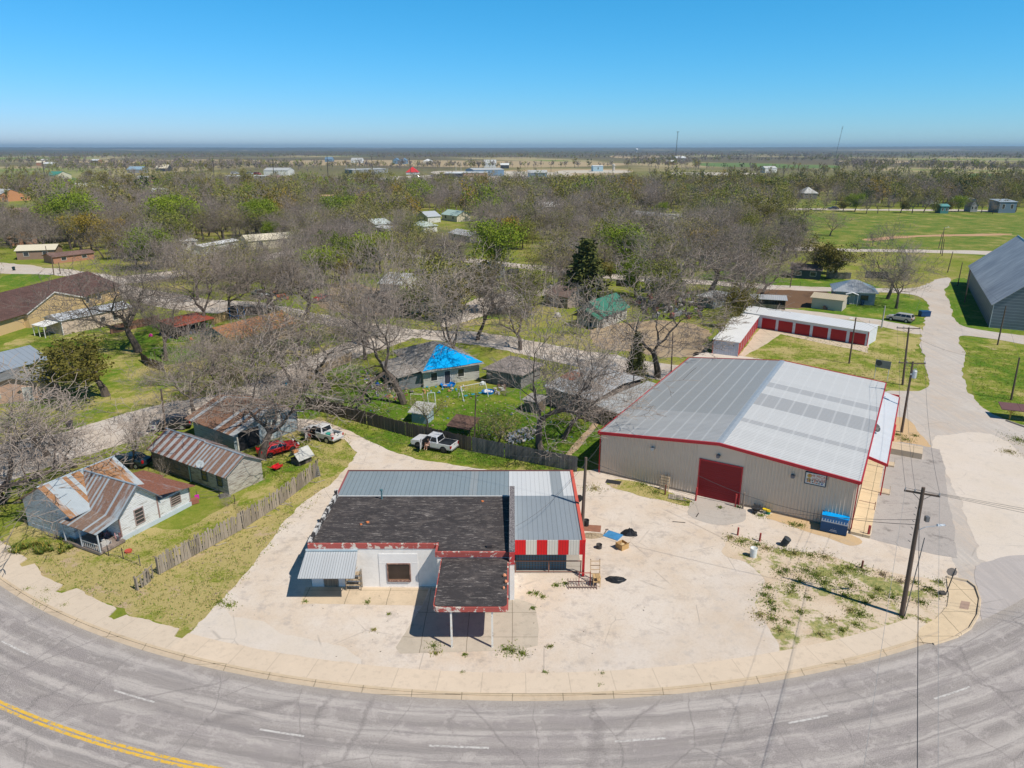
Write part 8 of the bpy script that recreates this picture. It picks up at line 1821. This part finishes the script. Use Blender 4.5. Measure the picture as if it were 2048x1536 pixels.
# ---- the wooded town: trees one can tell apart, then a mass further out
NO = [[(-60,905),(250,828),(420,790),(560,745),(740,668),(830,655),(830,690),(700,725),(560,780),(330,852),(120,925),(-60,985)], [(215,562),(420,598),(520,600),(640,625),(960,660),(1250,710),(1440,735),(1440,775),(1220,745),(960,695),(640,650),(400,628),(215,590)], [(240,550),(480,518),(640,486),(700,484),(700,494),(560,516),(360,555),(240,570)], [(-40,520),(240,550),(230,572),(-40,545)], [(760,500),(1010,522),(1290,551),(1560,570),(1760,576),(1760,586),(1440,573),(1010,535),(760,513)], [(1480,490),(2060,503),(2060,514),(1480,500)], [(925,608),(1040,575),(1110,568),(1110,588),(1020,618),(880,655)],
      [(1560,430),(1700,418),(2120,424),(2120,540),(1880,530),(1880,560),(1560,625),(1500,570),(1600,560),(1620,510)], [(1690,415),(2120,415),(2120,720),(1860,700),(1740,600)], [(1580,396),(1668,396),(1672,420),(1580,420)], [(1000,349),(1300,349),(1290,374),(990,374)], [(600,340),(1010,340),(1010,375),(700,378)], [(1120,338),(1250,338),(1250,348),(1120,348)], [(-60,640),(-60,1300),(2200,1300),(2200,560),(1500,600),(1420,700),(1330,740),(1180,760),(1000,730),(840,720),(700,790),(560,800),(330,800),(300,720),(330,640),(210,600)],
      [(915,500),(1075,500),(1060,620),(920,620)], [(488,486),(605,486),(600,540),(490,540)], [(355,486),(486,486),(486,545),(355,545)], [(715,450),(785,455),(790,496),(715,490)], [(1250,434),(1370,436),(1370,482),(1250,482)], [(815,436),(952,440),(952,520),(815,490)], [(130,380),(340,386),(340,412),(130,408)], [(630,404),(680,404),(680,444),(630,444)], [(0,505),(200,510),(200,540),(0,540)], [(1150,630),(1440,620),(1440,780),(1150,780)], [(-20,395),(80,395),(80,450),(-20,450)], [(300,590),(700,600),(720,800),(300,800)], [(760,640),(1180,650),(1180,790),(740,790)], [(-30,515),(250,520),(250,660),(-30,660)], [(495,488),(600,486),(600,506),(495,508)], [(360,488),(482,488),(482,516),(360,516)], [(700,585),(860,570),(890,590),(860,625),(700,640)], [(1150,600),(1270,575),(1260,660),(1200,680),(1130,660)], [(1255,428),(1372,428),(1372,452),(1255,452)], [(115,352),(160,352),(160,374),(115,374)], [(440,345),(605,345),(605,364),(430,364)]]
DENS = random.Random(5)
marks = [((780,590),'the dark carport house'), ((1000,500),'the bright spring-green tree'), ((1210,610),'the green-roofed cottage'), ((545,480),'the cream house with the pale roof'), ((430,495),'the two mobile homes'), ((75,505),'the cream-roofed corner house'), ((740,455),'the pale blue-roofed house'), ((1295,435),'the long white-sided house'), ((1640,540),'the olive oaks by the right street'), ((350,590),'the street right of the tan hall'), ((500,600),'the orange tractor'), ((60,430),'the brick-gabled house at far left'), ((230,400),'the far left row of houses'), ((653,425),'the white box-like house'), ((900,450),'the mint-roofed cottage'), ((1120,470),'the middle of the wood'), ((1450,470),'the wood left of the meadow'), ((1480,400),'the far right wood before the meadow'), ((380,430),'the round dark pine'), ((1800,400),'the far edge of the meadow'), ((1080,400),'the near edge of the yellow field'), ((560,420),'the golden round tree'), ((300,370),'the far left wood'), ((480,380),'the motel'), ((930,540),'the white car on the drive')]
cand = []; r = DENS
while len(cand) < 3300:
    y = math.sqrt(r.uniform(108**2, 640**2)); x = r.uniform(-.78, .78) * y
    q = px_of((x, y, 0))
    if not (-60 < q[0] < 2110) or any(pip(q[0], q[1], P) for P in NO): continue
    if any(abs(c[0]-x) < 5.5 and (c[0]-x)**2 + (c[1]-y)**2 < 6.2**2 for c in cand[-400:]): continue
    cand.append((x, y, q))
# thin out the middle distance where the photograph shows lawns and roofs
cand = [c for c in cand if r.random() < (.75 if c[1] < 165 else .85 if c[1] < 260 else .9)]
cand.sort(key=lambda c: c[1])
n_b = n_l = 0; REST = []
for (x, y, q) in cand:
    kind = r.choices(('bare', 'budding_tree', 'lime_tree', 'olive_tree', 'green_tree', 'dark_tree', 'gold_tree', 'pine_tree'), (62, 15, 7, 7, 3.5, 1.2, 2.5, 1))[0]
    if q[0] > 1350 and y > 300 and r.random() < .25: kind = r.choice(('olive_tree', 'lime_tree', 'budding_tree'))
    h = max(6.5, r.gauss(11.2, 2.2)) * (1.12 if y > 200 else 1); w = h * r.uniform(1.1, 1.4)
    if y > 330 and kind == 'bare' or kind == 'bare' and n_b >= 300 - N_BARE or kind != 'bare' and n_l >= 160: REST.append((x, y, h, kind)); continue
    mk = min(marks, key=lambda k: (k[0][0]-q[0])**2 + 4*(k[0][1]-q[1])**2)[1]
    if kind == 'bare':
        n_b += 1; put_tree('bare_tree', 'leafless grey-brown tree among those around ' + mk, (x, y, 0), h, w, BARE[r.randrange(6)], r.uniform(0, 6.28), 'bare trees around ' + mk, parts=False)
    else:
        n_l += 1; adj = {'budding_tree':'thinly leafing olive-grey tree', 'lime_tree':'yellow-green tree', 'olive_tree':'rounded olive-green tree', 'green_tree':'fresh green tree', 'dark_tree':'dark evergreen tree', 'gold_tree':'golden-leaved tree', 'pine_tree':'dark green pine'}[kind]
        sm = .8 if kind in ('olive_tree', 'gold_tree', 'dark_tree', 'pine_tree') else .95
        put_tree(kind, adj + ' near ' + mk, (x, y, 0), h * sm, w * sm, LEAFY[kind], r.uniform(0, 6.28), adj + 's near ' + mk, parts=False)
# the wood further out: one mass of small trees
TWF = flat((.29,.24,.21), .95, var=.2, scale=.08, spec=.05)
TW2 = [TWF, LM['bud'], LM['lime'], LM['olive'], LM['green'], LM['dark'], LM['gold'], LM['pine']]
KI = {'bare':0, 'budding_tree':1, 'lime_tree':2, 'olive_tree':3, 'green_tree':4, 'dark_tree':5, 'gold_tree':6, 'pine_tree':7}
nr = np.random.default_rng(4)
def tree_ribbons(seed, kind, levels, twig, nleaf, leaf):
    """light tree: a ribbon per branch span, then leaf slivers; unit width and height"""
    r = random.Random(seed); sg, tp, w = skeleton(seed, levels, spread=.72, trunk=.2, side=.8); Q = []
    for pts, rs, lev in sg:
        for p, q, ra, rb in zip(pts, pts[1:], rs, rs[1:]):
            a = r.uniform(0, 3.14); e = Vector((math.cos(a), math.sin(a), r.uniform(-.3, .3))); e = (e - (q-p).normalized() * e.dot((q-p).normalized())).normalized(); k = twig if lev > 1 else 1
            Q.append([p - e*max(ra, .012)*k, p + e*max(ra, .012)*k, q + e*max(rb, .012)*k, q - e*max(rb, .012)*k])
    n0 = len(Q)
    if kind != 'bare':
        m = MB(); leaves(m, tp, seed, nleaf, leaf, .6); Q += [[Vector(v) for v in m.v[i:i+4]] for i in range(0, len(m.v), 4)]
        w += 1
    A = np.array([[tuple(v) for v in q] for q in Q]); A[..., :2] /= w; A[..., 2] /= 10
    return A, n0
CL = {k: [tree_ribbons(s_, k, 6 if k == 'bare' else 3, 1.5, 14, .34) for s_ in (3, 14, 47)] for k in KI}
CLF = {k: [tree_ribbons(s_, k, 4 if k == 'bare' else 2, 2.6, 16, .6) for s_ in (8, 21, 33)] for k in KI}
CLX = {k: [tree_ribbons(s_, 'x', 2, 3, 6, 1.0) for s_ in (8, 21, 33)] for k in KI}
for k in KI: print('RIB', k, len(CL[k][0][0]), len(CLF[k][0][0]))
def mass(name, label, items, lib):
    V, M_ = [], []
    for (x, y, h, k) in items:
        a = nr.random()*6.28; c, s = math.cos(a), math.sin(a); q, n0 = lib[k][nr.integers(3)]
        w = h * nr.uniform(.9, 1.25)
        V.append(np.stack([(q[..., 0]*c - q[..., 1]*s)*w + x, (q[..., 0]*s + q[..., 1]*c)*w + y, q[..., 2]*h], -1)); mi = np.full(len(q), KI[k]); mi[:n0] = 0; M_.append(mi)
    V = np.concatenate(V); n = len(V); me = bpy.data.meshes.new(name)
    me.vertices.add(n*4); me.vertices.foreach_set('co', V.reshape(-1).astype(np.float32)); me.loops.add(n*4); me.loops.foreach_set('vertex_index', np.arange(n*4, dtype=np.int32))
    me.polygons.add(n); me.polygons.foreach_set('loop_start', np.arange(0, n*4, 4, dtype=np.int32)); me.polygons.foreach_set('loop_total', np.full(n, 4, np.int32))
    for t_ in TW2: me.materials.append(t_)
    me.polygons.foreach_set('material_index', np.concatenate(M_).astype(np.int32)); me.update(); me.validate()
    o = bpy.data.objects.new(name, me); COL.objects.link(o); return tag(o, label, 'woods', kind='stuff')
mass('woods', 'the bare and budding wood filling the town beyond the nearer trees', REST, CL)
FF = [[(540,318),(1250,318),(1250,334),(540,334)], [(1000,336),(1300,336),(1300,372),(1000,372)], [(1340,343),(1500,343),(1500,352),(1340,352)], [(1400,324),(1670,324),(1670,338),(1400,338)], [(1690,319),(2060,319),(2060,330),(1690,328)], [(170,318),(560,318),(560,327),(170,327)], [(600,338),(1010,338),(1010,375),(690,377)], [(100,350),(165,350),(165,375),(100,375)], [(1575,394),(1672,394),(1675,420),(1575,420)], [(1560,430),(1700,418),(2120,424),(2120,540),(1560,500)], [(430,342),(610,342),(610,364),(430,364)], [(1930,346),(1995,346),(1995,362),(1930,362)]]
far = []; r = random.Random(31)
while len(far) < 1900:
    y = math.exp(r.uniform(math.log(480), math.log(1400))); x = r.uniform(-.8, .8) * y; q = px_of((x, y, 0))
    if any(pip(q[0], q[1], P) for P in FF):
        if r.random() > .012: continue
    elif r.random() < .12 + .25*(math.sin(x*.011 + 1) * math.sin(y*.006 + x*.002) > .45): continue
    k = r.choices(list(KI), (66, 12, 7, 8, 3, 2, 1, .6))[0]
    if q[0] > 1500 and r.random() < .3: k = r.choice(('lime_tree', 'olive_tree', 'budding_tree'))
    far.append((x, y, max(4, r.gauss(9, 2)), k))
mass('woods', 'the far scattered wood and hedgerows out to the plain', far, CLF)
far2 = []
while len(far2) < 5600:
    y = math.exp(r.uniform(math.log(1150), math.log(6500))); x = r.uniform(-.78, .78) * y; q = px_of((x, y, 0))
    if any(pip(q[0], q[1], P) for P in FF): continue
    if math.sin(x*.0043 + 2*math.sin(y*.0011) + 1) * math.sin(y*.0041 + x*.0007) > .25 and r.random() < .93: continue
    far2.append((x, y, max(5, r.gauss(10, 2.5)), r.choices(list(KI), (60, 14, 7, 12, 3, 4, .5, 1))[0]))
mass('woods', 'blue-grey belts of wood between the distant fields', far2, CLX)
# canopy of the distant plain: a bumpy sheet of tree tops, fields show where it dips under the land
nu, nv = 900, 260; ths = np.linspace(-.66, .66, nu); rs = np.exp(np.linspace(math.log(2300), math.log(24000), nv))
T_, R_ = np.meshgrid(ths, rs); X, Y = R_*np.sin(T_), R_*np.cos(T_)
def vnoise(x, y, s, seed):
    g = np.random.default_rng(seed).random((256, 256)); x, y = x/s, y/s; xi, yi = np.floor(x).astype(int), np.floor(y).astype(int); fx, fy = x - xi, y - yi; fx, fy = fx*fx*(3-2*fx), fy*fy*(3-2*fy)
    a = lambda i, j: g[(xi+i) % 256, (yi+j) % 256]
    return (a(0,0)*(1-fx)+a(1,0)*fx)*(1-fy) + (a(0,1)*(1-fx)+a(1,1)*fx)*fy
wood = vnoise(X, Y, 1500, 1)*.5 + vnoise(X*.6, Y, 330, 2)*.3 + vnoise(X, Y, 120, 3)*.2
hill = np.clip((R_ - 7000)/12000, 0, 1)**1.3 * (30 + 26*vnoise(X, Y, 5200, 7) + 34*np.clip((T_+.2)/.8, 0, 1))
Zc = np.clip((wood - .5)*70, -6, 7) + vnoise(X, Y, 22, 4)*3.2 + vnoise(X, Y, 60, 5)*3 + hill - 1.5
vv = np.stack([X, Y, Zc], -1).reshape(-1, 3); idx = np.arange(nu*nv).reshape(nv, nu)
qd = np.stack([idx[:-1,:-1], idx[:-1,1:], idx[1:,1:], idx[1:,:-1]], -1).reshape(-1, 4)
me = bpy.data.meshes.new('woods'); me.vertices.add(len(vv)); me.vertices.foreach_set('co', vv.reshape(-1).astype(np.float32)); me.loops.add(qd.size); me.loops.foreach_set('vertex_index', qd.reshape(-1).astype(np.int32)); me.polygons.add(len(qd)); me.polygons.foreach_set('loop_start', np.arange(0, qd.size, 4, dtype=np.int32)); me.polygons.foreach_set('loop_total', np.full(len(qd), 4, np.int32))
t = NT('distant_woods'); c = t.co(); k = t.noise(.011, 6, rough=.65); q = t.noise(.0016, 5)
me.materials.append(t.done(t.mix(t.ramp(q, [(.42, 0), (.6, 1)]), t.mix(k, (.085,.073,.068), (.16,.138,.12)), t.mix(k, (.08,.088,.05), (.15,.148,.08))), 1.0, spec=.05)); me.update()
o = bpy.data.objects.new('woods', me); COL.objects.link(o); tag(o, 'blue-grey woods covering the distant plain to the horizon', 'woods', kind='stuff')
# low hills under the farthest woods
Zh = hill - 1.0; Zh[0] = -3; vv = np.stack([X, Y, Zh], -1)[::4, ::4]; a_, b_ = vv.shape[:2]; idx = np.arange(a_*b_).reshape(a_, b_); qd = np.stack([idx[:-1,:-1], idx[:-1,1:], idx[1:,1:], idx[1:,:-1]], -1).reshape(-1, 4)
me = bpy.data.meshes.new('hills'); me.from_pydata(vv.reshape(-1, 3).tolist(), [], qd.tolist()); t = NT('far_fields'); me.materials.append(t.done(t.ramp(t.noise(.0011, 5, vec=t.map(t.co(), (1,.4,1))), [(.45, (.16,.13,.08)), (.6, (.36,.29,.17))]), 1.0, spec=.05))
o = bpy.data.objects.new('hills', me); COL.objects.link(o); tag(o, kind='structure')
print('TREES', N_BARE, n_b, n_l, len(REST), len(far))
# ================================================================ air, sky, sun, camera
m = MB(); m.box(-26000, 26000, -300, 25500, -4, 142); hz_ = NT('air'); nt = hz_.t
for n in list(nt.nodes):
    if n.type == 'BSDF_PRINCIPLED': nt.nodes.remove(n)
out = [n for n in nt.nodes if n.type == 'OUTPUT_MATERIAL'][0]
pv = nt.nodes.new('ShaderNodeVolumePrincipled'); pv.inputs['Color'].default_value = (.52,.78,1,1); pv.inputs['Density'].default_value = 7e-5; pv.inputs['Anisotropy'].default_value = .2
nt.links.new(pv.outputs[0], out.inputs['Volume'])
HAZE = True
if HAZE: o = m.build('haze', hz_.mat); tag(o, kind='stuff', label='thin blue air over the plain', cat='haze')

SUN_EL, SUN_AZ = rad(54), rad(125.5)        # azimuth clockwise from +Y
w = bpy.data.worlds.new('World'); SC.world = w; w.use_nodes = True; nt = w.node_tree
bg = nt.nodes['Background']; sk = nt.nodes.new('ShaderNodeTexSky'); sk.sky_type = 'NISHITA'; sk.sun_disc = False
sk.sun_elevation = SUN_EL; sk.sun_rotation = SUN_AZ; sk.air_density = 1.0; sk.dust_density = 0.0; sk.ozone_density = 6.0; sk.altitude = 300
# clear dry air: the sky keeps its blue down to the horizon
sp, cb = nt.nodes.new('ShaderNodeSeparateColor'), nt.nodes.new('ShaderNodeCombineColor'); nt.links.new(sk.outputs[0], sp.inputs[0])
for k, (a, g) in enumerate(((.68, 1.7), (.83, .84), (1.16, .95))):
    p_, q_ = nt.nodes.new('ShaderNodeMath'), nt.nodes.new('ShaderNodeMath'); p_.operation, q_.operation = 'POWER', 'MULTIPLY'
    u_ = nt.nodes.new('ShaderNodeMath'); u_.operation = 'MULTIPLY'; u_.inputs[1].default_value = .12; nt.links.new(sp.outputs[k], u_.inputs[0])
    nt.links.new(u_.outputs[0], p_.inputs[0]); p_.inputs[1].default_value = g; nt.links.new(p_.outputs[0], q_.inputs[0]); q_.inputs[1].default_value = a / .12; nt.links.new(q_.outputs[0], cb.inputs[k])
# and deepens towards the zenith
tc, sz, rp, mx = (nt.nodes.new('ShaderNode' + k) for k in ('TexCoord', 'SeparateXYZ', 'ValToRGB', 'Mix')); mx.data_type = 'RGBA'; mx.blend_type = 'MULTIPLY'; mx.inputs[0].default_value = 1
nt.links.new(tc.outputs['Generated'], sz.inputs[0]); nt.links.new(sz.outputs[2], rp.inputs[0]); e = rp.color_ramp.elements; e[0].position, e[1].position = .18, .6; e[0].color, e[1].color = (1,1,1,1), (.5,.34,.36,1)
nt.links.new(cb.outputs[0], mx.inputs[6]); nt.links.new(rp.outputs[0], mx.inputs[7])
nt.links.new(mx.outputs[2], bg.inputs[0]); bg.inputs[1].default_value = .12
ld = bpy.data.lights.new('sun', 'SUN'); ld.energy = 4.7; ld.angle = rad(.53); ld.color = (1, .925, .82)
lo = bpy.data.objects.new('sun', ld); COL.objects.link(lo)
sd = Vector((math.sin(SUN_AZ)*math.cos(SUN_EL), math.cos(SUN_AZ)*math.cos(SUN_EL), math.sin(SUN_EL)))
lo.rotation_euler = sd.to_track_quat('Z', 'Y').to_euler(); lo.location = (60, -30, 90)
cd = bpy.data.cameras.new('camera'); cd.sensor_width = 36; cd.lens = 36 * FOC / 2048; cd.clip_start = .5; cd.clip_end = 60000
co = bpy.data.objects.new('camera', cd); COL.objects.link(co); co.location = (0, 0, CH); co.rotation_euler = (math.pi/2 - PITCH, 0, 0); SC.camera = co
vs = SC.view_settings; vs.view_transform = 'Standard'; vs.look = 'None'; vs.exposure = 0.0; vs.gamma = 1.0; vs.use_curve_mapping = False
SC.cycles.max_bounces = 5; SC.cycles.diffuse_bounces = 3; SC.cycles.glossy_bounces = 3; SC.cycles.transparent_max_bounces = 8; SC.cycles.volume_bounces = 0; SC.cycles.use_adaptive_sampling = True; SC.cycles.use_denoising = True
SC.cycles.volume_max_steps = 64
